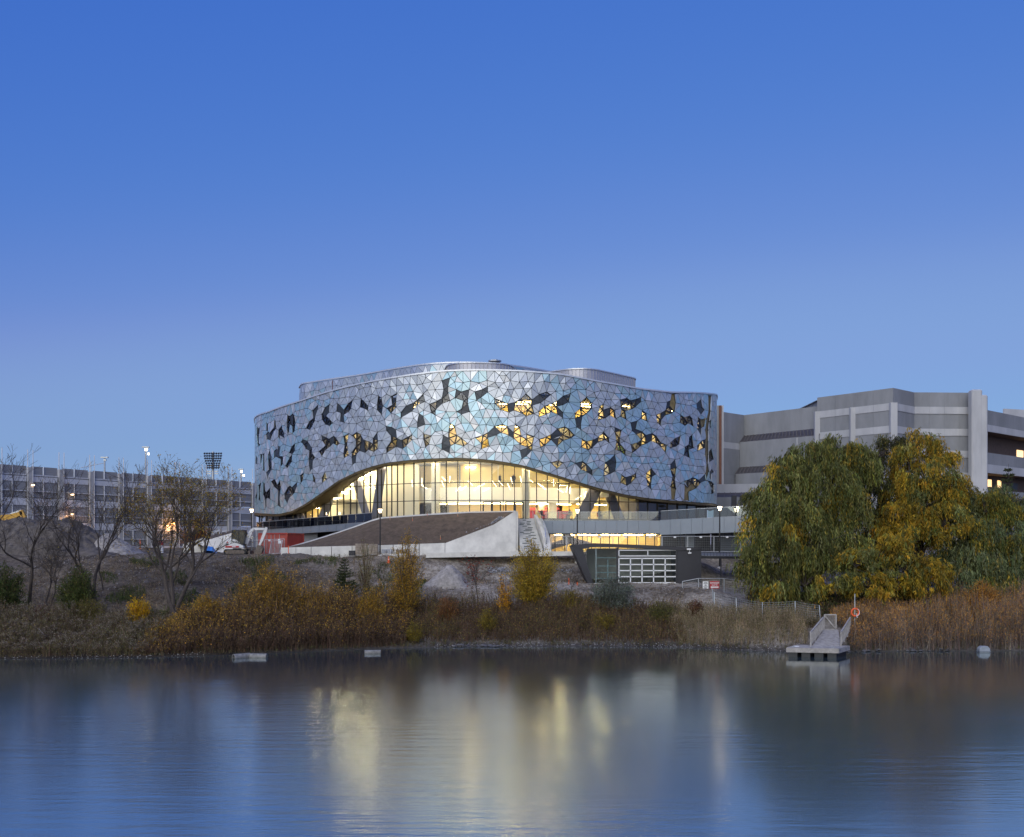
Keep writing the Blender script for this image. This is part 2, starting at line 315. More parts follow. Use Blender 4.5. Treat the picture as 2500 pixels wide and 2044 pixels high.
ztop, zbot = edge_fn(TOPY), edge_fn(BOTY)

TILE = {'A':(615,980,11.572),'B':(615,1110,10.615),'C':(780,930,10.615),'D':(780,1040,9.65),'E':(960,900,8.679),'F':(1160,900,8.679),'G':(1160,1020,8.679),'H':(1380,930,9.65),'I':(1560,940,10.21),'J':(1560,1080,10.21),'K':(1380,1060,10.21)}
SHAPES = '''
A w 145,715 190,770 235,690 215,900 190,960 190,1180 235,1220 180,1300 150,1180 140,950
A w 405,600 450,640 460,850 400,820
A d 400,930 455,860 505,895 515,1095 440,1065 410,1115
A w 505,895 615,740 630,515 670,560 675,770 610,860 550,1020 515,1095
A w 735,815 850,670 850,750 910,900 910,1030 790,960 775,1065 740,1000
A w 1000,385 1060,430 1075,650 1050,850 1005,950 985,740 985,610
A d 1060,430 1145,350 1135,690 1075,650
A w 1145,350 1200,395 1225,610 1205,830 1150,915 1135,690
A d 1700,265 1870,95 1870,210 1780,420 1730,480
A w 1730,480 1780,430 1780,545 1690,710 1640,800 1525,765 1610,580
A d 1390,1150 1440,1075 1560,1120 1455,1215
A w 1455,1215 1560,1120 1525,1340
A d 1560,1120 1690,1310 1620,1390 1525,1340
A w 1620,1390 1690,1310 1700,1460 1780,1590 1720,1665 1605,1630
B d 1475,120 1575,155 1560,360 1505,430 1485,290
A d 735,1265 800,1285 780,1550 750,1600 665,1560 620,1620 615,1410 685,1345 725,1375
B w 690,75 715,20 800,50 800,240 745,325 735,110
A w 1120,1290 1220,1195 1205,1400 1130,1500 1060,1450
B w 970,80 1040,0 1035,180 975,270 905,345 865,295
B d 105,20 140,100 140,250 95,225
B w 205,0 270,-20 245,200 210,260
B d 285,0 325,-60 320,230 330,430 285,400
B d 415,0 460,-120 510,60 500,140 415,110
B w 415,110 500,140 520,380 430,400 420,250
B d 430,400 520,380 425,560 405,710 370,470
B w 170,800 215,735 235,750 205,960 215,1220 170,1160
B w 290,700 325,760 340,930 375,985 370,1160 330,1150 290,1030
B w 375,985 465,860 475,1160 400,1120 370,1160
B d 330,1150 370,1160 370,1330 345,1430
B w 505,700 570,640 605,670 665,790 670,920 560,825
B w 665,790 725,665 740,840 735,1000 670,920
B d 670,920 735,1000 720,1130 735,1365 670,1310
B w 850,1010 915,860 990,805 1035,855 1100,980 1055,1040 845,1050
B d 1035,855 1165,715 1165,820 1100,980
B d 845,1050 1055,1040 970,1120 910,1265 840,1140
B w 1250,545 1335,470 1325,660 1265,745
B w 1565,490 1640,620 1645,745 1580,690
B w 1815,605 1900,450 1930,640 1820,730
B w 60,1100 130,970 130,1080 75,1330
C d 55,865 140,690 265,610 240,820 170,910
C w 55,880 170,910 260,990 335,1090 265,1165 150,1125 55,1000
C d 460,570 530,630 625,750 625,880 650,1085 530,1050 550,830 440,790
C w 625,750 735,590 855,495 825,715 745,800 630,885
C w 1075,465 1150,525 1260,650 1255,775 1180,720 1045,680
C w 1520,385 1610,445 1640,655 1610,880 1490,750 1490,620
C w 1855,405 2010,320 1980,540 1980,680 1855,845 1740,715 1885,625
D d 50,230 155,270 55,340
D w 55,340 155,270 220,310 245,480 140,570 60,720 -20,600 70,530 140,460
D d 220,310 330,235 320,410 240,480
D w 330,235 390,285 465,410 415,465 315,410
D w 565,245 685,180 650,380 660,500 680,690 575,760 570,650 590,440
D w 760,225 880,150 960,200 970,390 940,585 850,480 855,340
D d 960,200 1045,330 1070,630 945,585 970,390
D w 850,480 940,585 870,660 760,735 755,620
D d 755,735 865,680 850,860 780,915
D w 1045,330 1170,370 1250,420 1380,350 1360,545 1280,610 1150,560 1075,630
D d 1255,290 1360,150 1385,340
D w 1255,290 1385,340 1250,410
D d 1575,10 1700,30 1800,90 1825,290 1685,240 1580,110
D w 1685,240 1825,290 1690,360
D w 1690,360 1825,290 1800,490 1580,635 1575,520
D d 1825,290 1925,340 1955,540 1800,490
E w 165,1520 310,1450 395,1400 395,1505 275,1635 195,1700
E d 160,930 275,790 425,730 395,905 160,1045
E w 425,730 510,665 635,530 675,705 505,770 405,900
E d 1030,255 1205,190 1165,380 1160,510 1030,635 1070,440
E w 1030,635 1160,510 1200,680 1030,745
E d 930,690 1030,640 1030,745 895,870
E w 765,755 930,690 890,880 890,985 805,935
E d 545,950 635,1005 675,1185 515,1250 515,1135
E w 635,1375 800,1425 760,1605 680,1665 640,1490
E d 1335,445 1440,490 1305,620
E d 1440,490 1615,440 1580,640
E w 1440,490 1580,640 1490,680 1305,620
E w 1490,680 1580,640 1580,740 1445,860
E d 1445,860 1580,740 1620,915 1445,970 1345,915
E d 1725,490 1895,440 2000,380 2000,500 1860,615 1765,670
E w 1205,1165 1305,1220 1340,1410 1445,1470 1580,1590 1485,1640 1300,1590 1205,1650 1170,1470 1170,1350
E d 1065,1415 1170,1470 1205,1650 1190,1790 1030,1710 1030,1590
F w 410,630 570,690 690,750 715,930 545,870 410,740
F d 690,750 850,710 820,885 715,930
F w 850,710 950,655 1080,530 1210,660 1210,780 1250,955 1085,1000 985,945 820,885
F d 1210,660 1355,545 1475,660 1385,730 1210,775
F w 1355,545 1520,495 1605,550 1475,660
F w 1350,910 1475,795 1640,740 1735,690 1735,800 1760,975 1610,915 1515,965 1350,1015
F d 1735,690 1865,580 1980,705 1860,770 1740,800
F w 1865,580 2020,530 1985,705
F d 1740,800 1860,930 1860,1045 1760,975
G w 0,420 165,370 265,320 265,425 300,605 130,660 130,550
G d 265,320 410,185 545,315 450,370 270,420
G w 410,185 580,135 685,190 545,315
G w 685,190 715,375 545,315
G d 685,190 810,310 815,435 715,375
G w 855,145 945,205 975,385 1085,445 1090,345 1250,395 1210,580 1205,685 1120,630 950,565 815,430 815,325
G d 950,690 1120,635 1210,685 1085,815 990,870
G w 1350,460 1515,405 1610,360 1610,465 1475,585 1390,635
G d 1610,360 1740,235 1860,365 1610,465
G d 1610,465 1780,420 1740,600
G w 1740,235 1900,190 1985,240 2110,370 2030,430 1860,485 1740,600 1780,420 1860,365
G w 1605,950 1770,905 1865,955 1735,1080
H w 365,510 500,385 630,525 630,650 495,775 405,830 230,880 230,765 365,640
H d 230,880 405,835 365,1040 370,1155 270,1090
H w 815,605 900,545 905,680 945,875 775,920 780,800
H d 905,680 1070,625 1040,805 945,875
H w 1070,625 1165,690 1200,890 1040,805
H w 1295,445 1455,405 1540,465 1690,425 1660,610 1585,660 1410,710 1315,610
H d 1690,425 1785,380 1785,495 1660,610
H w 1330,650 1410,710 1445,910 1295,835
H w 1820,690 1905,760 1940,960 1785,885
H d 1540,985 1700,940 1660,1135 1815,1200 1665,1250 1580,1180
H w 1665,1250 1815,1210 1900,1280 1930,1470 1780,1530 1665,1640 1575,1690 1550,1500 1720,1450 1785,1395
H d 1900,1280 2055,1235 2030,1410 1930,1470
I w 340,1200 425,1270 545,1430 700,1500 665,1700 550,1540 480,1480 310,1395
H d 1165,1095 1325,1165 1165,1200
H w 1165,1200 1325,1165 1285,1350 1290,1470 1210,1410
K w 1280,170 1365,240 1500,400 1500,520 1400,445 1240,380
H w 400,1370 505,1430 660,1390 635,1580 540,1630 375,1560
H d 660,1390 780,1330 780,1440 635,1580
H w 780,1330 905,1205 1030,1345 1035,1455 940,1390 780,1440
K d 250,725 430,680 390,880
K w 430,680 530,745 560,950 390,880
K d 530,745 670,900 670,1020 560,950
K d 1000,710 1110,640 1240,510 1275,700 1240,920 1130,985 1095,775
K w 1000,710 1095,775 1130,985 965,1040 965,910
K w 1405,1010 1495,1080 1545,1285 1375,1210
K d 1495,1080 1670,1030 1640,1220 1545,1285
K w 1670,1030 1765,970 1765,1085 1640,1220
I w 430,750 575,690 550,880 545,1010 465,945
I d 575,690 665,630 665,750 550,880
I d 700,430 790,380 790,530 665,630
I w 665,630 790,530 890,655 815,705 665,745
I t 820,225 890,225 915,450 890,640 790,500 790,380
I d 1440,470 1550,350 1580,560 1640,620 1550,745 1440,600
I w 1040,740 1125,810 1260,770 1335,835 1365,1035 1220,955 1155,1015 1020,935
I w 1475,805 1550,860 1560,1070 1450,1100 1460,950
I d 1450,1100 1560,1070 1550,1265
I t 1560,870 1665,835 1635,1030 1570,1070
I w 790,1440 900,1330 1040,1270 1010,1470 930,1530 790,1570
I w 1335,1240 1335,1370 1370,1570 1240,1610 1235,1490 1255,1300
J w 1150,120 1235,70 1240,190 1265,390 1130,320
I w 1455,1515 1550,1395 1670,1350 1650,1570 1455,1640
I t 1735,265 1800,265 1785,650 1760,900 1730,1130 1720,1410 1740,1736 1650,1736 1655,1400 1680,1300 1650,1130 1680,850 1740,650
J t 1650,310 1740,310 1725,560 1745,720 1690,940 1660,780 1680,540
I w 1765,890 1810,860 1800,1050 1755,1110
J w 1750,240 1805,150 1860,420 1755,500
J w 185,775 305,650 335,850 300,1060 225,1100 185,900
J d 305,650 425,795 335,850
J d 225,1100 300,1060 305,1175
J d 790,550 900,425 930,630 790,670
J w 790,670 930,630 905,850 895,960 930,1160 790,1100 830,880
J t 790,1120 930,1180 890,1430 815,1420
J w 1130,965 1255,930 1345,875 1490,940 1550,1000 1435,1140 1335,1010 1230,1130
J t 1140,1050 1230,1140 1335,1020 1420,1150 1230,1240 1250,1450 1125,1450
J d 1490,940 1650,770 1670,950 1550,1000
J d 1765,880 1765,740 1805,665 1870,740 1810,780 1805,980
J w 1720,960 1805,980 1870,1050 1870,1260 1810,1290 1800,1150 1745,1020
'''
# corner points of the openings, in metres along the wall and above the pond
verts = []; polys = []
def snap(s, z):
    for k, (a, b) in enumerate(verts):
        if (a-s)**2+(b-z)**2 < .21**2: return k
    verts.append((s, z)); return len(verts)-1
for ln in SHAPES.strip().splitlines():
    t = ln.split(); ox, oy, sc = TILE[t[0]]; ids = []
    for w_ in t[2:]:
        a, b = w_.split(','); px, py = ox+float(a)/sc, oy+float(b)/sc
        s = s_of(min(max(px, 623.5), 1748.5)); k = snap(s, ZP(py, float(cxy(s)[1])))
        if k not in ids: ids.append(k)
    if len(ids) < 3: continue
    if sum(verts[ids[i-1]][0]*verts[ids[i]][1]-verts[ids[i]][0]*verts[ids[i-1]][1] for i in range(len(ids))) < 0: ids.reverse()
    polys.append((t[1], ids))
nfix = len(verts); VF = np.array(verts)
SEG = np.array([(verts[p[i]], verts[p[(i+1) % len(p)]]) for _, p in polys for i in range(len(p))])
def dseg(P):
    A, B = SEG[:,0], SEG[:,1]; d = B-A; L = (d**2).sum(1)+1e-9
    t = np.clip(((P[:,None]-A)*d).sum(2)/L, 0, 1); return np.sqrt((((A+t[...,None]*d)-P[:,None])**2).sum(2)).min(1)
E_ = .98
pts = []
r_ = 0
for z in np.arange(12, 32, E_*.866):
    for s in np.arange(0 if r_ % 2 else E_/2, SMAX, E_): pts.append((s+RNG.uniform(-.17,.17), z+RNG.uniform(-.17,.17)))
    r_ += 1
pts = np.array(pts); pts = pts[(pts[:,1] > zbot(pts[:,0])+.5) & (pts[:,1] < ztop(pts[:,0])-.5) & (pts[:,0] > .5) & (pts[:,0] < SMAX-.5)]
pts = pts[dseg(pts) > .52]
verts += [tuple(p) for p in pts]
bt = np.linspace(0, SMAX, int(SMAX/.95)); ib = [snap(s, float(zbot(s))) for s in bt]; it_ = [snap(s, float(ztop(s))) for s in bt]
edges = [(a, b) for a, b in zip(ib, ib[1:]) if a != b]+[(a, b) for a, b in zip(it_, it_[1:]) if a != b]+[(ib[0], it_[0]), (ib[-1], it_[-1])]
ov, oe, of, o1, o2, ofc = delaunay_2d_cdt([Vector(v) for v in verts], edges, [p for _, p in polys], 0, 1e-4)
OV = np.array([tuple(v) for v in ov])
offs = np.where(np.arange(len(OV)) % 3 == 0, .035, np.where(np.arange(len(OV)) % 3 == 1, -.03, .0))+RNG.uniform(-.015,.015,len(OV))
tris = []
for k, t in enumerate(of):
    c = OV[list(t)].mean(0)
    if c[1] < zbot(c[0])-.01 or c[1] > ztop(c[0])+.01 or len(t) != 3: continue
    P = OV[list(t)]; ar = .5*abs((P[1]-P[0])[0]*(P[2]-P[0])[1]-(P[1]-P[0])[1]*(P[2]-P[0])[0])
    if ar < .006: continue
    tris.append((list(t), ofc[k][-1] if ofc[k] else -1, ar))

BL = thing('academic_building', 'round university building with silvery triangular facade panels over a lit glass atrium', 'building', (0, 135, 8.4))
def panel_mat(name, col, rough, metal):
    return mat(name, col, rough, metal, var=.04, scale=.6)
P_MATS = [panel_mat('panel_lilac_grey', (.465,.495,.53), .34, .5), panel_mat('panel_pale_silver', (.62,.64,.67), .30, .5), panel_mat('panel_teal_sheen', (.38,.525,.59), .30, .5), panel_mat('panel_deep_teal_sheen', (.33,.48,.56), .32, .5)]
M_DARKP = panel_mat('panel_charcoal', (.045,.052,.062), .4, .3)
M_BACK = mat('wall_membrane', (.03,.032,.036), .8, var=.1)
M_TAN = mat('bare_sheathing', (.20,.155,.075), .85, var=.25, scale=2, bump=.2, bscale=10)
M_PANE = glass('facade_glass', (.86,.90,.88), .04)
M_WFRAME = mat('window_frame', (.012,.012,.014), .45, var=0)
def tri3(t, off): return [CPT(OV[i][0], OV[i][1], off+offs[i]) for i in t]
def inset(P, d):
    c = (P[0]+P[1]+P[2])/3; a = [(P[(i+1)%3]-P[i]).length for i in range(3)]; per = sum(a); ar = ((P[1]-P[0]).cross(P[2]-P[0])).length/2; rin = 2*ar/per
    k = max(.08, 1-d/max(rin, 1e-4)); return [c+(p-c)*k for p in P]
def seen(t):
    P = tri3(t, 0); q_ = [(CX+F*p.x/p.y, p.z/p.y*F) for p in P]
    return .5*abs((q_[1][0]-q_[0][0])*(q_[2][1]-q_[0][1])-(q_[1][1]-q_[0][1])*(q_[2][0]-q_[0][0]))
def panel_prism(mb, t):
    P = tri3(t, 0); T_ = inset(P, .026); n = ((P[1]-P[0]).cross(P[2]-P[0])).normalized()
    if n.y > 0: n = -n
    B_ = [p-n*.07 for p in T_]; mb.add(T_+B_, [(0,1,2),(0,3,4,1),(1,4,5,2),(2,5,3,0)])
plain, dark, wins, back, tan = [], [], {}, MB(), {}
for t, pi, ar in tris:
    kd = polys[pi][0] if pi >= 0 else 'p'
    if kd == 'w': wins.setdefault(pi, []).append(t); continue
    (tan.setdefault(pi, MB()) if kd == 't' else back).add(tri3(t, -.24 if kd != 't' else -.16), [(0,1,2)])
    if kd == 'p': plain.append((seen(t), t))
    elif kd == 'd': dark.append(t)
back.build('wall_backing', M_BACK, BL, fix=False)
for tm in tan.values(): tm.build('exposed_sheathing', M_TAN, BL, fix=False)
plain.sort(key=lambda a: -a[0])
rest = [MB() for _ in P_MATS]
for k, (_, t) in enumerate(plain):
    c = OV[t].mean(0); px = CX+F*cxy(c[0])[0]/cxy(c[0])[1]
    clump = mnoise.noise(Vector((c[0]*.22, c[1]*.22, 3)))+.55*mnoise.noise(Vector((c[0]*.9, c[1]*.9, 9)))+random.uniform(-.45,.45)
    edge = .35 if px < 760 else (.06 if px < 980 else .28)  # teal share by position puts the angle-dependent sheen into the panel colour
    r = random.random()
    mi = 2 if clump > .55-edge*1.5 else (1 if r < .2 else 0)
    if mi == 2 and r < .22: mi = 3
    if k < 300:
        mb = MB(); panel_prism(mb, t); mb.build('facade_panel', P_MATS[mi], BL, fix=False)
    else: panel_prism(rest[mi], t)
for mb, pm in zip(rest, P_MATS):
    if mb.v: tag(mb.build('facade_panels', pm, BL, fix=False), kind='stuff')
for t in dark:
    mb = MB(); P = tri3(t, -.10); T_ = inset(P, .02); mb.add(T_+[p+Vector((0,.08,0)) for p in T_], [(0,1,2),(0,3,4,1),(1,4,5,2),(2,5,3,0)]); mb.build('dark_panel', M_DARKP, BL, fix=False)
pane_ct = 0; leftover = MB()
for pi, ts in wins.items():
    fr = MB(); panes = []
    for t in ts:
        P = tri3(t, -.06); I = inset(P, .055); n = ((P[1]-P[0]).cross(P[2]-P[0])).normalized(); n = -n if n.y > 0 else n
        Pb = [p-n*.3 for p in P]; Ib = [p-n*.2 for p in I]
        fr.add(P+I+Ib+Pb, [(0,1,4,3),(1,2,5,4),(2,0,3,5),(3,4,7,6),(4,5,8,7),(5,3,6,8),(0,9,10,1),(1,10,11,2),(2,11,9,0)])
        panes.append(([p-n*.09 for p in I], seen(t)))
    wf = fr.build('window', M_WFRAME, BL, fix=False)
    for I, a in panes:
        if a < 14 or pane_ct >= 300: leftover.add(I, [(0,1,2)]); continue
        pane_ct += 1; MB().add(I, [(0,1,2)]).build('pane', M_PANE, wf, fix=False)
if leftover.v: tag(leftover.build('small_panes', M_PANE, BL, fix=False), kind='stuff')

# coping, bottom trim, soffit, roof
ss = np.linspace(0, SMAX, 160)
def ribbon(mb, prof):
    """closed profile swept along the wall: prof(s) gives (off, z) points"""
    R = [[CPT(s, z, o) for o, z in prof(s)] for s in ss]; n = len(R[0]); b = len(mb.v); mb.v += [tuple(p) for r in R for p in r]
    for i in range(len(R)-1):
        for k in range(n): mb.f.append((b+i*n+k, b+i*n+(k+1)%n, b+(i+1)*n+(k+1)%n, b+(i+1)*n+k))
M_COPE = mat('coping_metal', (.62,.64,.68), .35, .5, var=.04)
M_SOFF = mat('bronze_soffit', (.10,.072,.028), .5, .4, var=.3, scale=1.2)
ribbon(mb := MB(), lambda s: [(.14, float(ztop(s))-.02), (.14, float(ztop(s))+.16), (-.6, float(ztop(s))+.16), (-.6, float(ztop(s))-.02)]); mb.build('coping', M_COPE, BL)
GIN = [(620,-.7),(660,-.9),(700,-1.7),(760,-2.7),(900,-1.5),(1000,-.55),(1150,-.45),(1250,-.9),(1400,-1.3),(1750,-1.5)]
_sg = [s_of(p) for p, _ in GIN]
def gin(s): return float(np.interp(s, _sg, [g for _, g in GIN]))
ribbon(mb := MB(), lambda s: [(.10, float(zbot(s))-.03), (.10, float(zbot(s))-.30), (-.25, float(zbot(s))-.34), (-.25, float(zbot(s))-.03)]); mb.build('lower_trim', M_SOFF, BL)
ribbon(mb := MB(), lambda s: [(-.25, float(zbot(s))-.2), (gin(s)-.35, float(zbot(s))-.12), (gin(s)-.35, float(zbot(s))+.05), (-.25, float(zbot(s))-.06)]); mb.build('soffit', M_SOFF, BL)
ZR = 27.6
mb = MB(); P = [CPT(s, ZR, -.7) for s in np.linspace(0, SMAX, 90)]; mb.add(P, [tuple(range(len(P)))]); mb.build('roof', mat('roof_membrane', (.25,.25,.26), .9), BL, fix=False)
mb = MB(); mb.strip([CPT(0, 8, -.5), CPT(SMAX, 8, -.5)], [CPT(0, 28.6, -.5), CPT(SMAX, 28.6, -.5)]); mb.build('rear_wall', M_CONC_D, BL, fix=False)

# rooftop screen with its own triangles
RS = [(731,945,172),(738,942,168),(760,938,166.3),(798,929,163.8),(883,914,159),(967,899.6,153.6),(1052,886,149.6),(1138,882.5,148.6),(1223,887,150),(1318,901,154.7),(1381,915,160),(1384,916,166)]
RC = catmull([np.array([XP(p, d), d]) for p, _, d in RS], 10); rs = np.concatenate([[0], np.cumsum(np.linalg.norm(np.diff(RC, axis=0), axis=1))])
def RPT(s, z, o=0): 
    t = (np.interp(s+.1, rs, RC[:,0])-np.interp(s-.1, rs, RC[:,0]), np.interp(s+.1, rs, RC[:,1])-np.interp(s-.1, rs, RC[:,1])); L = math.hypot(*t)
    return Vector((float(np.interp(s, rs, RC[:,0])+o*t[1]/L), float(np.interp(s, rs, RC[:,1])-o*t[0]/L), z))
v2 = []; n1 = int(rs[-1]/1.25); zs = [29.2,30.3,31.4,32.5,33.6,34.75]
for r, z in enumerate(zs):
    for k in range(n1+1): v2.append((min(max(k*1.25+(.6 if r % 2 else 0)+(random.uniform(-.25,.25) if 0 < k < n1 else 0), 0), rs[-1]), z+(random.uniform(-.22,.22) if 0 < r < len(zs)-1 else 0)))
o_ = delaunay_2d_cdt([Vector(v) for v in v2], [], [], 0, 1e-4); so = [random.uniform(-.08,.08) for _ in o_[0]]
SC = thing('rooftop_screen', 'curved rooftop screen of grey triangular panels behind the parapet', 'screen', (0,160,ZR))
MBs = [MB() for _ in P_MATS]; tri_list = []
for t in o_[2]:
    P = [RPT(o_[0][i].x, o_[0][i].y, so[i]) for i in t]
    if ((P[1]-P[0]).cross(P[2]-P[0])).length < .05: continue
    tri_list.append(P)
tri_list.sort(key=lambda P: -sum(p.z for p in P))
for k, P in enumerate(tri_list):
    T_ = inset(P, .022); mi = random.choice([0,0,0,1,1,2])
    tgt = MB() if k < 300 else MBs[mi]
    tgt.add(T_+[p+Vector((0,.07,0)) for p in T_], [(0,1,2),(0,3,4,1),(1,4,5,2),(2,5,3,0)])
    if k < 300: tgt.build('screen_panel', P_MATS[mi], SC, fix=False)
for mb, pm in zip(MBs, P_MATS):
    if mb.v: tag(mb.build('screen_panels', pm, SC, fix=False), kind='stuff')
mb = MB(); sr = np.linspace(0, rs[-1], 80); mb.strip([RPT(s, 27.7, -.25) for s in sr], [RPT(s, 34.7, -.25) for s in sr]); mb.build('backing', M_BACK, SC, fix=False)
mb = MB()
for a, b in zip(sr, sr[1:]): mb.bar(RPT(a, 34.88), RPT(b, 34.88), .3, .2)
mb.build('coping', M_COPE, SC, fix=False)

# two rounded plant enclosures with standing seams, and a roof vent
def plant_room(px0, px1, D0, D1, zt, label, rad):
    a = Vector((XP(px0, D0), D0, 0)); b = Vector((XP(px1, D1), D1, 0)); ax = (b-a).normalized(); pr = Vector((-ax.y, ax.x, 0)); L = (b-a).length; Wd = rad*2.6
    out = []
    for (cx_, cy_, a0) in ((rad,rad,180),(L-rad,rad,270),(L-rad,Wd-rad,0),(rad,Wd-rad,90)):
        for k in range(11):
            t = math.radians(a0+k*9); out.append(a+ax*(cx_+rad*math.cos(t))+pr*(cy_+rad*math.sin(t)))
    dense = []
    for k in range(len(out)):
        p, q = out[k], out[(k+1) % len(out)]; n = max(1, int((q-p).length/.5))
        dense += [p+(q-p)*(i/n) for i in range(n)]
    T = thing('plant_room', label, 'plant room', (a.x, a.y, ZR), 'rooftop plant rooms'); n = len(dense)
    mb = MB(); mb.add([p+Vector((0,0,ZR)) for p in dense]+[p+Vector((0,0,zt)) for p in dense], [(i,(i+1)%n,n+(i+1)%n,n+i) for i in range(n)]+[tuple(range(n,2*n))]); mb.build('cladding', mat('ribbed_zinc', (.44,.44,.48), .42, .4, var=.05), T)
    c = sum(dense, Vector())/n
    mb = MB()
    for p in dense: d = (p-c).normalized()*.02; mb.bar(p+d+Vector((0,0,ZR)), p+d+Vector((0,0,zt-.02)), .05)
    mb.build('standing_seams', mat('zinc_seam', (.28,.28,.31), .45, .4, var=0), T, fix=False)
    mb = MB()
    for i in range(n):
        d = (dense[i]-c).normalized()*.05; e = (dense[(i+1)%n]-c).normalized()*.05; mb.bar(dense[i]+d+Vector((0,0,zt+.06)), dense[(i+1)%n]+e+Vector((0,0,zt+.06)), .18, .14)
    mb.build('coping', M_COPE, T, fix=False)
plant_room(1098, 1262, 140.5, 142, 33.5, 'low ribbed zinc plant room beside the roof vent, behind the parapet', 3.4)
plant_room(1428, 1572, 141, 152, 32.9, 'taller ribbed zinc plant room at the right end of the roof', 3.2)
p = W(1208, 886, 145); T = thing('roof_vent', 'small round silver roof vent on top of the plant room', 'vent', (p.x, p.y, 33.5))
MB().lathe((p.x, p.y, 33.5), [(.5,0),(.5,.35),(.85,.4),(.85,.6),(.55,.75),(.9,.85),(.9,1.0),(.3,1.15)], 14).build('vent_stack', M_STEEL, T, smooth=False)
MB().lathe((p.x, p.y, 33.46), [(1.1,0),(1.1,.1)], 14).build('curb', M_COPE, T)
q = W(800, 945, 150); MB_ = MB().tube(CPT(s_of(800), 27.6, -.8), CPT(s_of(800), ZP(931, 139), -.8), .05, n=6); tag(MB_.build('roof_pole', mat('rust_red_pole', (.12,.04,.03), .6)), 'thin rust red pole standing at the parapet before the rooftop screen', 'pole')
# ------------------------------------------------------------------ glass atrium and rooms behind the facade
ZB, Z1, Z2 = 12.55, 14.75, 16.9
MPX = [626,632,640,652,667,683,699,716,734,748,763.5,777,792.5,808,824,840,856.5,872,889,905,922,932,945,957,971,986.4,1011,1036.5,1063,1090,1118,1146.6,1173.7,1201,1228.7,1256,1283,1309.7,1336,1363,1389,1415,1440,1462.7,1487,1510,1534,1557.6,1581,1605,1629,1653,1677,1700,1722]
GXY = np.array([[*cxy(s, gin(s))] for s in np.linspace(0, SMAX, 700)]); GS = np.linspace(0, SMAX, 700); GPX = CX+F*GXY[:,0]/GXY[:,1]
_a, _b = int(np.argmin(GPX[:350])), 350+int(np.argmax(GPX[350:])); GPXm = np.maximum.accumulate(GPX[_a:_b])
def sg_of(px): return float(np.interp(px, GPXm, GS[_a:_b]))
def GPT(s, z, o=0.0): return CPT(s, z, gin(s)+o)
GSS = [sg_of(p) for p in MPX]
CW = MB()
for s0, s1 in zip(GSS, GSS[1:]):
    for z in (ZB, Z1, Z2):
        if z < float(zbot(.5*(s0+s1)))+.1: CW.bar(GPT(s0, z), GPT(s1, z), .09, .09)
CWO = CW.build('curtain_wall', M_MULL, BL, fix=False)
M_CG = glass('atrium_glass', (.93,.945,.91), .035)
for k, s in enumerate(GSS):
    h = float(zbot(s)); MB().bar(GPT(s, ZB, .05), GPT(s, h+.1, .05), .085, .16, up=GPT(s,0,1)-GPT(s,0,0)).build('mullion', M_MULL, CWO, fix=False)
    if k+1 == len(GSS): break
    s1 = GSS[k+1]; h1 = float(zbot(s1)); lv = [ZB, Z1, Z2]
    for a, b in zip(lv, lv[1:]+[99]):
        t0, t1 = min(b, h+.1), min(b, h1+.1)
        if t0 < a+.06 and t1 < a+.06: continue
        t0, t1 = max(t0, a+.01), max(t1, a+.01)
        MB().add([GPT(s, a), GPT(s1, a), GPT(s1, t1), GPT(s, t0)], [(0,1,2,3)]).build('pane', M_CG, CWO, fix=False)
# door frames in the glass
for pa, pb in ((1180,1200),(1202,1222),(1235,1255),(1258,1277)):
    a, b = sg_of(pa), sg_of(pb); fr = MB(); z0, z1 = ZB+.05, 14.55
    for p, q in ((GPT(a,z0,.1),GPT(a,z1,.1)),(GPT(b,z0,.1),GPT(b,z1,.1)),(GPT(a,z1,.1),GPT(b,z1,.1))): fr.bar(p, q, .16, .16)
    fr.build('door_frame', M_MULL, CWO, fix=False)
# interior
M_INW = mat('interior_white', (.80,.76,.64), .7, var=.03, scale=.3)
M_INC = mat('interior_cream', (.82,.66,.32), .7, var=.08, scale=.3)
M_ING = mat('interior_grey', (.20,.215,.22), .7, var=.25, scale=.5)
M_RED = mat('interior_red', (.50,.05,.07), .6, var=.05)
M_FLR = mat('interior_floor', (.32,.30,.27), .4, var=.1)
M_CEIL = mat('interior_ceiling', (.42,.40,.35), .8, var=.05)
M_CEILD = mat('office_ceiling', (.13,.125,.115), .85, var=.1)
M_COLB = mat('slanted_column_paint', (.16,.16,.22), .5, var=.04)
L_HOT = emis('light_tube', (1,.72,.32), 46); L_STRIP = emis('ceiling_strip', (1,.78,.42), 30); L_DIM = emis('ceiling_strip_dim', (1,.80,.5), 10); L_STICK = emis('light_stick', (1,.90,.66), 10)
def sweep(mb, pa, pb, oa, ob, z0, z1, n=24, fn=None):
    """curved solid between two columns of the photograph, set back oa..ob from the glass"""
    sa, sb = sg_of(pa), sg_of(pb); S = np.linspace(sa, sb, n); R = [[GPT(s, z0, oa), GPT(s, z0, ob), GPT(s, z1, ob), GPT(s, z1, oa)] for s in S]
    b = len(mb.v); mb.v += [tuple(p) for r in R for p in r]
    for i in range(n-1):
        for k in range(4): mb.f.append((b+i*4+k, b+i*4+(k+1)%4, b+(i+1)*4+(k+1)%4, b+(i+1)*4+k))
    mb.f += [(b,b+1,b+2,b+3), (b+4*n-1,b+4*n-2,b+4*n-3,b+4*n-4)]; return mb
IN = BL
sweep(MB(), 700, 1722, -.1, -15, ZB-.4, ZB-.02).build('floor_slab', M_FLR, IN)
sweep(MB(), 905, 1500, -4.5, -15, 16.35, 16.6).build('floor_slab', M_FLR, IN)
sweep(MB(), 905, 1500, -4.3, -4.5, 14.75, 16.6).build('balcony_fascia', mat('fascia_white', (.90,.885,.83), .6, var=.02), IN)
sweep(MB(), 905, 1500, -4.5, -15, 14.72, 14.9).build('lower_ceiling', M_CEIL, IN)
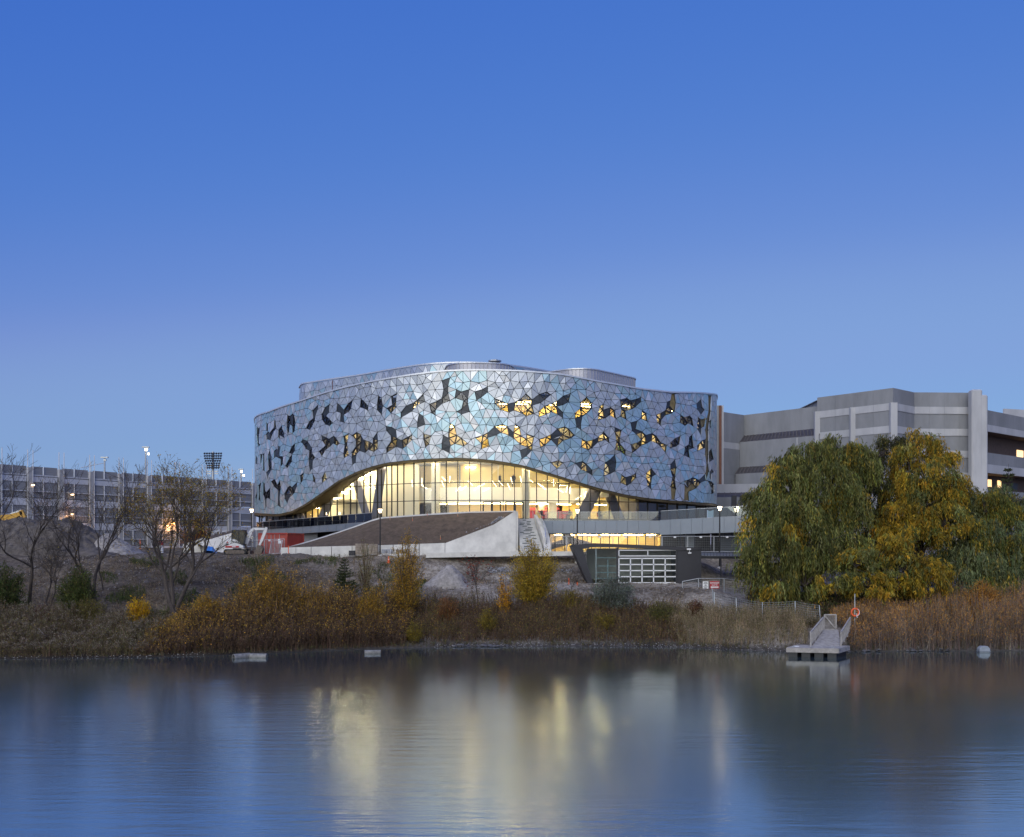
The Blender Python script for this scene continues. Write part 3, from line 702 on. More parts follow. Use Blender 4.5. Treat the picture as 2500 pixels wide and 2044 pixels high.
sweep(MB(), 905, 1500, -4.4, -15, 19.55, 19.75).build('upper_ceiling', M_CEIL, IN)
sweep(MB(), 744, 990, -3.2, -3.4, ZB, 19.5).build('inner_wall', M_INW, IN)
sweep(MB(), 990, 1090, -10, -10.2, 16.6, 19.5).build('inner_wall', M_ING, IN)
sweep(MB(), 1090, 1205, -12, -12.2, 16.6, 19.5).build('inner_wall', M_INC, IN)
sweep(MB(), 1205, 1500, -13, -13.2, 16.6, 19.5).build('inner_wall', M_ING, IN)
sweep(MB(), 990, 1300, -11, -11.2, ZB, 14.7).build('inner_wall', M_INC, IN)
sweep(MB(), 1300, 1440, -11, -11.2, ZB, 14.7).build('inner_wall', M_INC, IN)
sweep(MB(), 1312, 1428, -5.6, -5.8, ZB, 13.75).build('inner_wall', M_RED, IN)
sweep(MB(), 1440, 1560, -9, -9.2, ZB, 16.4).build('inner_wall', M_INC, IN)
sweep(MB(), 1556, 1562, -.2, -15, ZB, 19).build('partition', M_ING, IN)
sweep(MB(), 1562, 1722, -3, -3.2, ZB, 16).build('inner_wall', M_BLACK, IN)  # black wall paints the unlit interior behind this glass
sweep(MB(), 1214, 1217, -6, -12.9, 16.6, 19.5, 2).build('partition', M_INW, IN)
sweep(MB(), 1088, 1091, -6, -11.9, 16.6, 19.5, 2).build('partition', M_ING, IN)
sweep(MB(), 1232, 1250, -9, -9.15, 17.1, 18.6, 4).build('notice_board', M_INC, IN)
sweep(MB(), 1303, 1345, -8, -8.3, 13.9, 14.2).build('bulkhead', M_RED, IN)
sweep(MB(), 1350, 1412, -7, -7.3, 13.95, 14.2).build('bulkhead', M_RED, IN)
sweep(MB(), 700, 744, -3.0, -3.2, ZB, 15).build('inner_wall', M_INC, IN)
sweep(MB(), 626, 700, -1.6, -1.8, ZB-4, 15).build('inner_wall', M_BLACK, IN)  # black colour stands in for the unlit interior at the left end
def slant(pa, ya, pb, yb, off, w, m_=M_COLB, d=.5):
    sa, sb = sg_of(pa), sg_of(pb); A = GPT(sa, 0, off); B = GPT(sb, 0, off); A.z = ZP(ya, A.y); B.z = ZP(yb, B.y)
    MB().bar(A, B, w, d, up=(0,1,0)).build('slanted_column', m_, IN, fix=False)
for a in ((857,1176,884,1268,-1.0,.95),(921,1130,901,1272,-1.1,1.0),(797,1205,770,1274,-.9,1.1),(1466,1188,1423,1272,-1.0,1.5),(1494,1200,1524,1272,-1.0,1.25),(716,1246,726,1272,-.8,.9)): slant(*a)
for a in ((1366,1300,1372,1300,-1,.3),): pass
for px, r, z1, off in ((1047,.55,19.5,-2.2),(1288,.5,19.5,-1.5),(1377,.55,14.7,-5),(1449,.6,16.4,-3),(1350,.4,14.7,-6)):
    s = sg_of(px); MB().tube(GPT(s, ZB, off), GPT(s, z1, off), r, n=16).build('round_column', M_INW, IN, smooth=False)
# hanging light sticks and ceiling strips, added fill strips
random.seed(21)
for k in range(30):
    px = 985+k*17+random.uniform(-6,6); s = sg_of(px); top = min(17.6, float(zbot(s))-.5); z = random.uniform(max(15.3, top-1.6), max(15.5, top)); c = GPT(s, z, -2.6+random.uniform(-.7,.7))
    a = random.uniform(-1.1,1.1); d = Vector((math.sin(a)*.42, random.uniform(-.2,.2), math.cos(a)*.42))
    if z < float(zbot(s))-.2: MB().tube(c-d, c+d, .018, n=5).build('light_stick', L_STICK, IN, fix=False)
for k in range(9):
    px = 770+k*17; s = sg_of(px); z = min(17.2, float(zbot(s))-.8)-.4*(k%2); c = GPT(s, z, -1.8); a = random.uniform(-1,1); d = Vector((math.sin(a)*.6,0,math.cos(a)*.6))
    if k > 3: MB().tube(c-d, c+d, .02, n=5).build('light_stick', L_STICK, IN, fix=False)
def strip_light(px, off, z, L=1.5, w=.16, m_=L_HOT, along=True):
    s = sg_of(px); p = GPT(s, z, off); q = GPT(s+(L if along else 0), z, off-(0 if along else L)); MB().bar(p, q, w, .07).build('ceiling_or_fill_light', m_, IN, fix=False)
for px in (1095,1110,1125,1142,1160,1175): strip_light(px, -6-random.random()*3, 18.9+random.random()*.4, 1.6, .14)
for px in (1225,1245,1300,1318,1335,1352,1370,1388,1405,1425,1445): strip_light(px, -7-random.random()*3, 19.2, 1.4, .16)
M_FILL = emis('hidden_fill_light', (1,.82,.50), 80)
for k in range(34): strip_light(800+k*20.5, -.95, min(20.0, float(zbot(sg_of(800+k*20.5)))+.3), 1.15, .16, M_FILL)     # unseen fill lights added behind the facade's lower edge to brighten the atrium
for k in range(13): strip_light(742+k*14, -1.8, min(20.0, float(zbot(sg_of(742+k*14)))+.5), .8, .16, M_FILL)  # second unseen row, added to brighten the left end
for px in (1010,1040): strip_light(px, -7, 19.3, 1.2, .1, L_DIM)
for px in (1005,1040,1080,1110,1140,1175,1205,1235,1265): strip_light(px, -7, 14.66, 1.6, .16)
for px in (1310,1330,1352,1374,1396,1418,1455,1475,1498,1520): strip_light(px, -5.2-random.random()*2, 14.62, 1.7, .18)
for px in (710,722,735): strip_light(px, -1.6, 14.4, .8, .1)
for k in range(5): strip_light(1448+k*18, -6, 16.2, 1.3, .14)
# offices behind the panels: slabs, ceilings, partitions, strips
def fsweep(mb, sa, sb, oa, ob, z0, z1):
    n = max(2, int((sb-sa)/1.5)+1); S = np.linspace(sa, sb, n); b = len(mb.v)
    mb.v += [tuple(CPT(s, z, o)) for s in S for o, z in ((oa,z0),(ob,z0),(ob,z1),(oa,z1))]
    for i in range(n-1):
        for k in range(4): mb.f.append((b+i*4+k, b+i*4+(k+1)%4, b+(i+1)*4+(k+1)%4, b+(i+1)*4+k))
    mb.f += [(b,b+1,b+2,b+3), (b+4*n-1,b+4*n-2,b+4*n-3,b+4*n-4)]; return mb
sL, sR = s_of(660), s_of(1738)
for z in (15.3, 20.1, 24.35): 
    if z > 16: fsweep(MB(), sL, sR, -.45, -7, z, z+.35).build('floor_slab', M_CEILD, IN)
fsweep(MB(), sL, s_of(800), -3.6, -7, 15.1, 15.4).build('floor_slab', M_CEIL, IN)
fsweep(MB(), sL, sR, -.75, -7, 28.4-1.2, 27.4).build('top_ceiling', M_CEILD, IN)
fsweep(MB(), sL, sR, -6.8, -7.1, 15.3, 27.2).build('core_wall', M_INC, IN)
fsweep(MB(), s_of(662), s_of(745), -3.2, -3.4, 14.4, 19.8).build('core_wall', M_ING, IN)
M_LIME = mat('interior_lime', (.35,.55,.03), .6, var=.05)
LIT = {24.35: {1:0,2:0,3:.2,4:0,5:.7,6:0,7:0,8:.9,9:1.2,10:1.1,11:.9,12:.9,13:.9,14:1}, 20.1: {1:.1,2:.5,3:.8,4:.9,5:.5,6:.8,7:.9,8:1.1,9:.9,10:1,11:.9,12:.8,13:.0,14:.9}, 15.3: {0:.5,1:.5,2:.9,11:.9,12:.9,13:.5,14:.9}}
NR = 15; ed = np.linspace(sL, sR, NR+1)
for zf, zc in ((24.35, 27.15), (20.1, 24.3), (15.3, 19.8)):
    for k in range(NR+1):
        if zf < 16 and 3 <= k <= 10: continue
        s = ed[k]; MB().add([CPT(s, zf, -.6), CPT(s, zf, -6.9), CPT(s, zc, -6.9), CPT(s, zc, -.6)], [(0,1,2,3)]).build('partition', M_INW if k % 2 else M_ING, IN, fix=False)
    for k in range(NR):
        g = LIT[zf].get(k, 0)
        if g <= 0: continue
        m_ = emis('room_light_%d' % round(g*10), (1,.69,.26), 42*g*g)
        for q in range(4):
            for o in ((-3.4, -5.6) if zf > 24 else (-1.6, -3.4, -5.4)):
                s = ed[k]+(ed[k+1]-ed[k])*(.1+.23*q)
                MB().bar(CPT(s, zc-.12, o), CPT(s+1.2, zc-.12, o), .15, .04).build('ceiling_or_fill_light', m_, IN, fix=False)
MB().add([CPT(s_of(1540), 20.3, -3), CPT(s_of(1585), 20.3, -3), CPT(s_of(1585), 22.1, -3), CPT(s_of(1540), 22.1, -3)], [(0,1,2,3)]).build('lime_wall', M_LIME, IN, fix=False)
for k in range(12):
    px = 1302+k*17; s = sg_of(px); p = GPT(s, 16.6, -6.5-random.random()*4); h = random.uniform(.7,1.9); w = random.uniform(.7,1.4)
    T = thing('office_cabinet', '%s cabinet on the upper floor, %s to the right of the round white column' % (('dark','cream','grey')[k % 3], ('first','second','third','fourth','fifth','sixth','seventh','eighth','ninth','tenth','eleventh','twelfth')[k]), 'cabinet', p, 'furniture on the upper floor', local=True)
    m_ = (M_BLACK, M_INC, M_ING)[k % 3]; MB().box(-w/2,w/2,-.25,.25,.06,h).build('carcass', m_, T); MB().box(-w/2-.03,w/2+.03,-.28,.28,h,h+.04).build('top', M_INW, T)
for k in range(12):
    sa, sb = sg_of(985+k*36), sg_of(985+k*36+35); MB().add([GPT(sa,16.62,-4.4), GPT(sb,16.62,-4.4), GPT(sb,17.5,-4.4), GPT(sa,17.5,-4.4)], [(0,1,2,3)]).build('balcony_glass', M_CG, IN, fix=False)
# people seen through the glass
def skin_person(name, label, joints, links, radii, root, mats_, cuts, rz, loc):
    """one continuous body grown over its skeleton; cuts: height bands that pick the clothing material"""
    m = bpy.data.meshes.new(name); m.from_pydata(joints, links, []); m.update()
    o = bpy.data.objects.new(name, m); COL.objects.link(o)
    sk = o.modifiers.new('skin', 'SKIN'); su = o.modifiers.new('sub', 'SUBSURF'); su.levels = su.render_levels = 2
    for v, r in zip(m.skin_vertices[0].data, radii): v.radius = r if isinstance(r, tuple) else (r, r)
    m.skin_vertices[0].data[root].use_root = True
    dg = bpy.context.evaluated_depsgraph_get(); me = bpy.data.meshes.new_from_object(o.evaluated_get(dg)); o.modifiers.clear(); o.data = me; bpy.data.meshes.remove(m)
    me.materials.clear()
    for k in mats_: me.materials.append(k)
    for p in me.polygons:
        p.use_smooth = True; p.material_index = cuts(p.center)
    o.location = loc; o.rotation_euler = (0, 0, rz); tag(o, label, 'person', 'people inside the atrium'); return o
CLO = [mat('skin_tone', (.35,.20,.14), .6, var=.05), mat('dark_cloth', (.03,.035,.05), .85, var=.1), mat('pale_cloth', (.55,.53,.5), .85, var=.1), mat('jeans_cloth', (.05,.06,.1), .85, var=.1), mat('dark_hair', (.02,.015,.012), .7, var=0)]
ST_J = [(0,0,.95),(0,0,1.2),(0,0,1.42),(0,-.02,1.52),(0,-.04,1.66),(-.19,0,1.40),(-.25,.02,1.12),(-.22,-.16,.98),(.19,0,1.40),(.26,.02,1.12),(.22,-.14,.96),(-.1,0,.9),(-.11,-.02,.5),(-.11,.02,.08),(-.11,-.14,.03),(.1,0,.9),(.12,.03,.5),(.13,.07,.08),(.13,-.08,.03)]
ST_L = [(0,1),(1,2),(2,3),(3,4),(2,5),(5,6),(6,7),(2,8),(8,9),(9,10),(0,11),(11,12),(12,13),(13,14),(0,15),(15,16),(16,17),(17,18)]
ST_R = [.15,.14,.13,.06,.11,.075,.05,.035,.075,.05,.035,.1,.07,.045,.04,.1,.07,.045,.04]
def cut_stand(c): return 0 if c.z > 1.5 and c.y < .02 else (4 if c.z > 1.5 else (1 if c.z > .92 else 3))
s = sg_of(1221); p = GPT(s, 16.6, -5.4); skin_person('person', 'person in dark jacket looking down by the notice board on the upper floor', ST_J, ST_L, ST_R, 0, CLO, cut_stand, 1.2, p)
s = sg_of(1263); p = GPT(s, 16.6, -5.2); skin_person('person', 'person in dark clothes standing alone at the upper railing right of the notice board', ST_J, ST_L, ST_R, 0, CLO, cut_stand, -.3, p)
SI_J = [(0,0,.5),(0,.02,.75),(0,0,.98),(0,-.03,1.07),(0,-.06,1.2),(-.19,0,.96),(-.23,-.1,.72),(-.15,-.32,.72),(.19,0,.96),(.23,-.1,.72),(.15,-.32,.74),(-.1,-.1,.5),(-.12,-.45,.5),(-.12,-.45,.08),(-.12,-.58,.04),(.1,-.1,.5),(.12,-.45,.5),(.12,-.45,.08),(.12,-.58,.04)]
def cut_sit(up): return lambda c: 0 if c.z > 1.06 and c.y < -.02 else (4 if c.z > 1.06 else (up if c.z > .58 and c.y > -.4 else 3))
for px, up, off, rz, lb in ((1329,1,-1.6,.9,'person in dark top seated at a table by the red wall, nearest the stair'), (1401,2,-1.4,-.9,'person in pale top seated beside the red wall, reaching over a table'), (1476,1,-1.5,.5,'person in dark top seated on the red bench under the slanted columns')):
    s = sg_of(px); p = GPT(s, ZB, off); skin_person('person', lb, SI_J, ST_L, ST_R, 0, CLO, cut_sit(up), rz, p)
    c = thing('cafe_chair', {1329:'pale chair of the seated person nearest the stair',1401:'pale chair of the seated person in the pale top',1476:'red bench seat under the slanted columns'}[px], 'chair', p, local=True); c.rotation_euler = (0,0,rz)
    cm = M_INW if px != 1476 else M_RED
    MB().box(-.22,.22,-.28,.2,.36,.41).build('seat', cm, c); MB().box(-.22,.22,.2,.24,.42,.85).build('backrest', cm, c)
    for x in (-.19,.19):
        for y in (-.25,.17): MB().box(x-.02,x+.02,y-.02,y+.02,0,.36).build('leg', M_STEEL, c)
    q = p+Vector((math.sin(rz)*.85, -math.cos(rz)*.85, 0)); t = thing('cafe_table', {1329:'white table before the seated person nearest the stair',1401:'white table before the seated person in the pale top',1476:'white table before the red bench seat'}[px], 'table', q, local=True)
    MB().lathe((0,0,.7), [(.34,0),(.34,.04)], 16).build('table_top', M_INW, t); MB().lathe((0,0,0), [(.2,0),(.2,.03),(.03,.05),(.03,.7)], 10).build('pedestal', M_STEEL, t)
# ------------------------------------------------------------------ terraces, lower level, soil berm, stair
TB = BL
def wall_run(pts, thick=.35):
    """pts: (px, D, ztop, zbot) -> solid facing the camera"""
    mb = MB(); 
    for (p0,d0,t0,b0),(p1,d1,t1,b1) in zip(pts, pts[1:]):
        x0, x1 = XP(p0,d0), XP(p1,d1)
        mb.hexa([(x0,d0,b0),(x1,d1,b1),(x1,d1+thick,b1),(x0,d0+thick,b0),(x0,d0,t0),(x1,d1,t1),(x1,d1+thick,t1),(x0,d0+thick,t0)])
    return mb
def band(px0, d0, zt0, zb0, px1, d1, zt1, zb1, n, name='spandrel_panel'):
    for k in range(n):
        f0, f1 = k/n, (k+1)/n; L = lambda a, b, f: a+(b-a)*f
        x0, x1 = L(XP(px0,d0),XP(px1,d1),f0), L(XP(px0,d0),XP(px1,d1),f1); y0, y1 = L(d0,d1,f0), L(d0,d1,f1); g = .012
        mb = MB(); mb.hexa([(x0+g,y0,L(zb0,zb1,f0)),(x1-g,y1,L(zb0,zb1,f1)),(x1-g,y1+.12,L(zb0,zb1,f1)),(x0+g,y0+.12,L(zb0,zb1,f0)),(x0+g,y0,L(zt0,zt1,f0)),(x1-g,y1,L(zt0,zt1,f1)),(x1-g,y1+.12,L(zt0,zt1,f1)),(x0+g,y0+.12,L(zt0,zt1,f0))]); mb.build(name, M_GREYP, TB)
# right terrace: band in front, slab, soffit
band(1322,126.4,12.25,10.72, 1611,126.4,12.25,10.72, 11)
band(1611,126.4,12.3,10.55, 1850,120.5,12.75,10.85, 9)
mb = MB()
mb.box(XP(1322,126.4)+.05, XP(1611,126.4)+6, 126.55, 130.5, 12.0, 12.2); mb.build('terrace_slab', M_CONC_D, TB)
MB().box(XP(1322,126.4), XP(1611,126.4)+12, 126.6, 131.5, 10.74, 10.86).build('terrace_soffit', M_BLACK, TB)
wall_run([(1611,126.6,12.25,10.6),(1850,120.7,12.7,10.9)], 5).build('ramp_slab', M_CONC_D, TB)
# left terrace ramp
band(626,149.5,ZP(1294.5,149.5),ZP(1310,149.5), 912,129.5,12.2,11.35, 14)
wall_run([(626,149.7,ZP(1294.5,149.5)-.05,ZP(1310,149.5)),(912,129.7,12.15,11.4)], 3).build('ramp_slab', M_CONC_D, TB)
wall_run([(625,150,ZP(1310,150),8.0),(775,140.5,11.0,8.0)], .4).build('lower_wall', M_CONC_D, TB)
wall_run([(775,142.5,11.2,8.0),(830,138.5,11.3,8.0)], .4).build('opening_shade', M_BLACK, TB)  # solid black slab paints the shade inside the opening
wall_run([(830,137.5,11.6,8.0),(1335,129.5,12.3,8.0)], .4).build('lower_wall', M_CONC_D, TB)
# glass guards
M_GUARD = glass('guard_glass', (.62,.72,.68), .06); M_GUARD_D = glass('guard_glass_dark', (.40,.46,.44), .03)
def guard(px0, d0, z0, px1, d1, z1, n, h, m_=M_GUARD):
    A, B = Vector((XP(px0,d0),d0,z0)), Vector((XP(px1,d1),d1,z1)); up = Vector((0,0,h))
    for k in range(n):
        a, b = A+(B-A)*((k+.02)/n), A+(B-A)*((k+.98)/n); MB().extr([a, b, b+up, a+up], (0,.02,0)).build('guard_pane', m_, TB, fix=False)
    MB().bar(A+up+Vector((0,.01,.02)), B+up+Vector((0,.01,.02)), .05).build('guard_rail', M_STEEL, TB, fix=False)
guard(626,149.2,ZP(1294.5,149.5)+.02, 908,129.8,12.22, 16, 1.05, M_GUARD_D)  # dark tint paints a reflection into this guard glass
guard(1330,126.7,12.27, 1608,126.7,12.27, 13, 1.0, glass('guard_glass_clear', (.88,.92,.90), .0)); guard(1613,126.6,12.33, 1848,120.8,12.78, 10, 1.05)
# lower glazed storey
LX0, LX1, LD, LZ0, LZ1 = 1346, 1612, 128.0, 8.4, 10.74
lx = [XP(p, LD) for p in (1342,1355,1378,1400,1422,1444,1466,1488,1510,1532,1554,1576,1598,1612)]
lw = MB(); lw.bar((lx[0],LD,LZ1-.05),(lx[-1],LD,LZ1-.05),.1); lw.bar((lx[0],LD,LZ0+.05),(lx[-1],LD,LZ0+.05),.1); lwo = lw.build('lower_glazing', M_MULL, BL, fix=False)
for a, b in zip(lx, lx[1:]):
    MB().bar((a,LD-.03,LZ0),(a,LD-.03,LZ1),.1,.14,up=(0,1,0)).build('mullion', M_MULL, lwo, fix=False); MB().add([(a,LD,LZ0),(b,LD,LZ0),(b,LD,LZ1),(a,LD,LZ1)],[(0,1,2,3)]).build('pane', M_CG, lwo, fix=False)
MB().box(lx[0]-.3, lx[-1]+.3, LD+.1, LD+8, LZ0-.3, LZ0-.02).build('floor_slab', M_FLR, BL)
MB().box(lx[0]-.3, lx[-1]+.3, LD+3.6, LD+3.8, LZ0, LZ1).build('inner_wall', M_INC, BL)
MB().box(lx[-1]+.02, lx[-1]+.3, LD+.1, LD+6, LZ0, LZ1).build('partition', M_INC, BL); MB().box(lx[0]-.3, lx[0]-.05, LD+.1, LD+6, LZ0, LZ1).build('partition', M_INC, BL)
for k in range(9): MB().box(lx[0]+.6+k*1.4, lx[0]+1.7+k*1.4, LD+1.2+(k%2)*1.3, LD+1.35+(k%2)*1.3, LZ1-.16, LZ1-.1).build('ceiling_or_fill_light', emis('lower_strip', (1,.72,.3), 70), BL)
for a, b in (((1378,1300),(1385,1330)),((1346,1334),(1376,1325)),((1376,1325),(1385,1322)),((1385,1316),(1440,1332)),((1408,1332),(1378,1300))):
    A, B = W(a[0],a[1],LD+1.2), W(b[0],b[1],LD+1.2); MB().bar(A, B, .75, .5, up=(0,1,0)).build('slanted_column', M_COLB, BL, fix=False)
# garage bays right of the lower storey
for k, (pa, pb, m_) in enumerate(((1614,1660,M_BLACK),(1663,1672,M_CHAR),(1674,1694,M_GREYP),(1697,1735,M_CHAR),(1737,1757,M_BLACK),(1759,1830,M_GREYP))):
    MB().box(XP(pa,127), XP(pb,127), 127+.05*(k%2), 127.3, 8.0, 10.72).build('service_door', m_, BL)
    if m_ is M_GREYP:
        for q in range(9): MB().box(XP(pa,127)+.05, XP(pb,127)-.05, 126.96, 126.995, 8.25+q*.26, 8.27+q*.26).build('louvre', M_CHAR, BL)

# soil berm with its concrete retaining walls
FR = [(706,1338,123.2),(760,1336.5,121.6),(860,1334,121),(960,1331.5,120.9),(1040,1330,120.9),(1087,1328,121),(1145,1306,121.3),(1204,1283.5,121.7),(1232,1266,121.9),(1259,1250,122.1)]
BK = [(706,1337.5,124.6),(760,1322,126),(820,1303,127.3),(870,1286,127.6),(908,1272,127.6),(931,1265.5,127.3),(986,1261.5,126.7),(1060,1256,126.4),(1147,1251.5,126.2),(1259,1249.5,126.0)]
def resamp(T, n=40):
    P = np.array([tuple(W(*t)) for t in T]); d = np.concatenate([[0], np.cumsum(np.linalg.norm(np.diff(P, axis=0), axis=1))]); d /= d[-1]; u = np.linspace(0, 1, n); return np.stack([np.interp(u, d, P[:,k]) for k in range(3)], 1)
fa, bb = resamp(FR, 90), resamp(BK, 90); rows = []
for v in np.linspace(0, 1, 22):
    r = fa*(1-v)+bb*v; r = r.copy(); r[:,2] += .28*math.sin(math.pi*v)*np.sin(np.linspace(.3, math.pi-.2, 90)); 
    r[:,2] += np.array([.07*mnoise.noise(Vector((x*1.1, y*1.1, 2)))+.03*mnoise.noise(Vector((x*4, y*4, 5))) for x, y, _ in r])*(4*v*(1-v)); rows.append(r)
R = np.array(rows); base = R[0].copy(); base[:,2] = 7.6
mb = MB(); mb.v = [tuple(p) for p in R.reshape(-1, 3)]; mb.f = [(j*90+i, j*90+i+1, (j+1)*90+i+1, (j+1)*90+i) for j in range(21) for i in range(89)]
BE = thing('soil_berm', 'smooth brown topsoil berm rising to the atrium glass', 'berm', (-10,123,8))
mb.build('topsoil', M_SOIL, BE, smooth=True, fix=False)
mb = MB()
for a, b in zip(bb, bb[1:]): mb.bar(Vector(a)+Vector((0,.05,-.05)), Vector(b)+Vector((0,.05,-.05)), .28, .34)
mb.build('kerb', mat('pale_kerb', (.62,.62,.62), .8, var=.1, scale=3), BE, fix=False)
RW = thing('retaining_wall', 'pale concrete wall sweeping up into a wedge beside the stair', 'wall', (-4,121,8))
lo = [W(1087,1328,121), W(1145,1306,121.3), W(1204,1283.5,121.7), W(1232,1266,121.9), W(1259,1248.5,122.1)]
def wedge(lo, zb, th):
    mb = MB()
    for a, b in zip(lo, lo[1:]):
        mb.hexa([(a.x,a.y-.25,zb),(b.x,b.y-.25,zb),(b.x,b.y+th,zb),(a.x,a.y+th,zb),(a.x,a.y-.1,a.z+.08),(b.x,b.y-.1,b.z+.08),(b.x,b.y+th,b.z+.08),(a.x,a.y+th,a.z+.08)])
    return mb
wedge(lo, 8.0, .35).build('wedge', M_CONC, RW)
lo2 = [W(686,1339,121.6), W(760,1337,121.2), W(860,1334.5,120.7), W(960,1332,120.6), W(1087,1327.5,120.9)]
cuts = [0,.125,.25,.375,.5,.625,.75,.875,1]
Pn = np.array([tuple(p) for p in lo2]); dn = np.linspace(0,1,len(lo2))
for a, b in zip(cuts, cuts[1:]):
    A = Vector([np.interp(a+.002, dn, Pn[:,k]) for k in range(3)]); B = Vector([np.interp(b-.002, dn, Pn[:,k]) for k in range(3)]); wedge([A, B], 7.6, .3).build('wall_panel', M_CONC, RW)
# ledge at the foot of the walls
LG = wall_run([(926,119.3,ZP(1352,119.3),ZP(1364,119.3)),(1000,119.3,ZP(1352,119.3),ZP(1364,119.3))], 1.0).build('concrete_ledge', M_CONC); tag(LG, 'low flat concrete ledge at the foot of the retaining wall beside the cone', 'ledge')
wall_run([(1040,119.6,ZP(1350,119.6),ZP(1362,119.6)),(1269,119.6,ZP(1346.5,119.6),ZP(1358,119.6)),(1345,119.6,ZP(1346.5,119.6),ZP(1358,119.6)),(1415,119.8,ZP(1346,119.8),ZP(1356,119.8))], 1.5).build('footing', M_CONC, RW)
# rock edging on the berm
def rocks(name, P, n, r0, r1, m_, parent=None):
    Q = []; ico = [(0,0,1),(.9,0,.3),(.3,.85,.3),(-.7,.5,.3),(-.7,-.5,.3),(.3,-.85,.3),(0,0,-.6)]; fs = [(0,1,2),(0,2,3),(0,3,4),(0,4,5),(0,5,1),(6,2,1),(6,3,2),(6,4,3),(6,5,4),(6,1,5)]
    mb = MB()
    for k in range(n):
        c = P(k); r = random.uniform(r0, r1); a = random.uniform(0,6.28); s_ = [random.uniform(.7,1.3) for _ in range(7)]
        mb.add([(c[0]+r*s_[i]*(x*math.cos(a)-y*math.sin(a)), c[1]+r*s_[i]*(x*math.sin(a)+y*math.cos(a)), c[2]+r*s_[i]*z*.7) for i, (x,y,z) in enumerate(ico)], fs)
    return mb.build(name, m_, parent, fix=False)
M_ROCK = mat('grey_rock', (.30,.30,.31), .9, var=.4, scale=2.5, bump=.3)
def pe(k):
    u = random.random(); i = u*(len(lo)-2); j = int(i); a = lo[j]; b = lo[j+1]; p = a+(b-a)*(i-j); return (p.x-.25+random.uniform(-.3,.3), p.y+.5+random.uniform(0,.7), p.z+.12+random.uniform(-.05,.12))
tag(rocks('rock_edging', pe, 420, .06, .17, M_ROCK), 'grey broken rock laid along the berm edge', 'rock', kind='stuff')
def pf(k):
    px = random.choice([random.uniform(1190,1235), random.uniform(1235,1400)]); d = 119.1+random.uniform(-.5,.3); x = XP(px,d); return (x, d, gz(x,d)+.05)
tag(rocks('rock_edging', pf, 300, .05, .16, M_ROCK), 'grey broken rock strewn below the stair footing', 'rock', kind='stuff')

# stair
ST = thing('outdoor_stair', 'broad concrete stair with short dark tread strips climbing to the atrium', 'stair', (1.5,122,8.6))
nS = 21; zS0, zS1, dS0, dS1 = 8.65, 12.5, 120.6, 126.2
M_STAIR = mat('stair_concrete', (.48,.475,.46), .85, var=.14, scale=1.5); M_STRIP = mat('tread_strip', (.03,.05,.055), .6, var=0)
for k in range(nS):
    f0 = k/nS; d = dS0+(dS1-dS0)*f0; z0 = zS0+(zS1-zS0)*f0; z1 = zS0+(zS1-zS0)*(k+1)/nS
    xl = XP(1271+(1262-1271)*f0, d); xr = XP(1326+(1302-1326)*f0, d)
    MB().box(xl, xr, d, d+(dS1-dS0)/nS+.02, 8.3, z1).build('step', M_STAIR, ST)
    for q in range(random.choice([1,2,2])):
        x = random.uniform(xl+.15, xr-.75); MB().box(x, x+random.uniform(.42,.6), d-.006, d+.12, z1-.075, z1+.006).build('tread_strip', M_STRIP, ST)
mb = MB(); 
def flank(a, b, h, w): # sloped parapet
    for (p,q) in zip(a, a[1:]): mb.hexa([(p[0],p[1],8.0),(p[0]+w,p[1],8.0),(q[0]+w,q[1],8.0),(q[0],q[1],8.0),(p[0],p[1],p[2]),(p[0]+w,p[1],p[2]),(q[0]+w,q[1],q[2]),(q[0],q[1],q[2])])
flank([(XP(1329,120.2),120.2,9.0),(XP(1326,121.6),121.6,10.2),(XP(1314,124),124,11.9),(XP(1303,126),126,12.95)], 0, 0, .75); mb.build('stair_wall', M_CONC, ST)
mb = MB(); flank([(XP(1258.5,122.1),122.1,13.2),(XP(1258.5,126),126,13.25)], 0, 0, .3); mb.build('stair_wall', M_CONC, ST)
P = [Vector((XP(1332,120.6),120.6,9.3)), Vector((XP(1330,121.6),121.6,10.3)), Vector((XP(1318,124),124,12.0)), Vector((XP(1307,126),126,13.0))]
for a, b in zip(P, P[1:]): MB().extr([a, b, b+Vector((0,0,.95)), a+Vector((0,0,.95))], (.03,0,0)).build('guard_pane', M_GUARD, ST, fix=False)
mb = MB(); H = [Vector((XP(1323,121),121,10.0)), Vector((XP(1311,124),124,12.1)), Vector((XP(1300,126),126,13.4))]
for a, b in zip(H, H[1:]): mb.tube(a, b, .025, n=6)
for k in range(6): p = H[0]+(H[-1]-H[0])*(k/5); mb.tube((p.x,p.y,p.z-.9), p, .02, n=6)
mb.build('handrail', M_STEEL, ST)

# ------------------------------------------------------------------ charcoal pavilion by the slope
PV = thing('garden_pavilion', 'low charcoal pavilion with slanted end wall, glass corner and white glazed door', 'pavilion', (14,115,5.2))
PD, PB, PZ = 113.0, 117.8, ZP(1425,113)
def PW(px, py, d=PD): return W(px, py, d)
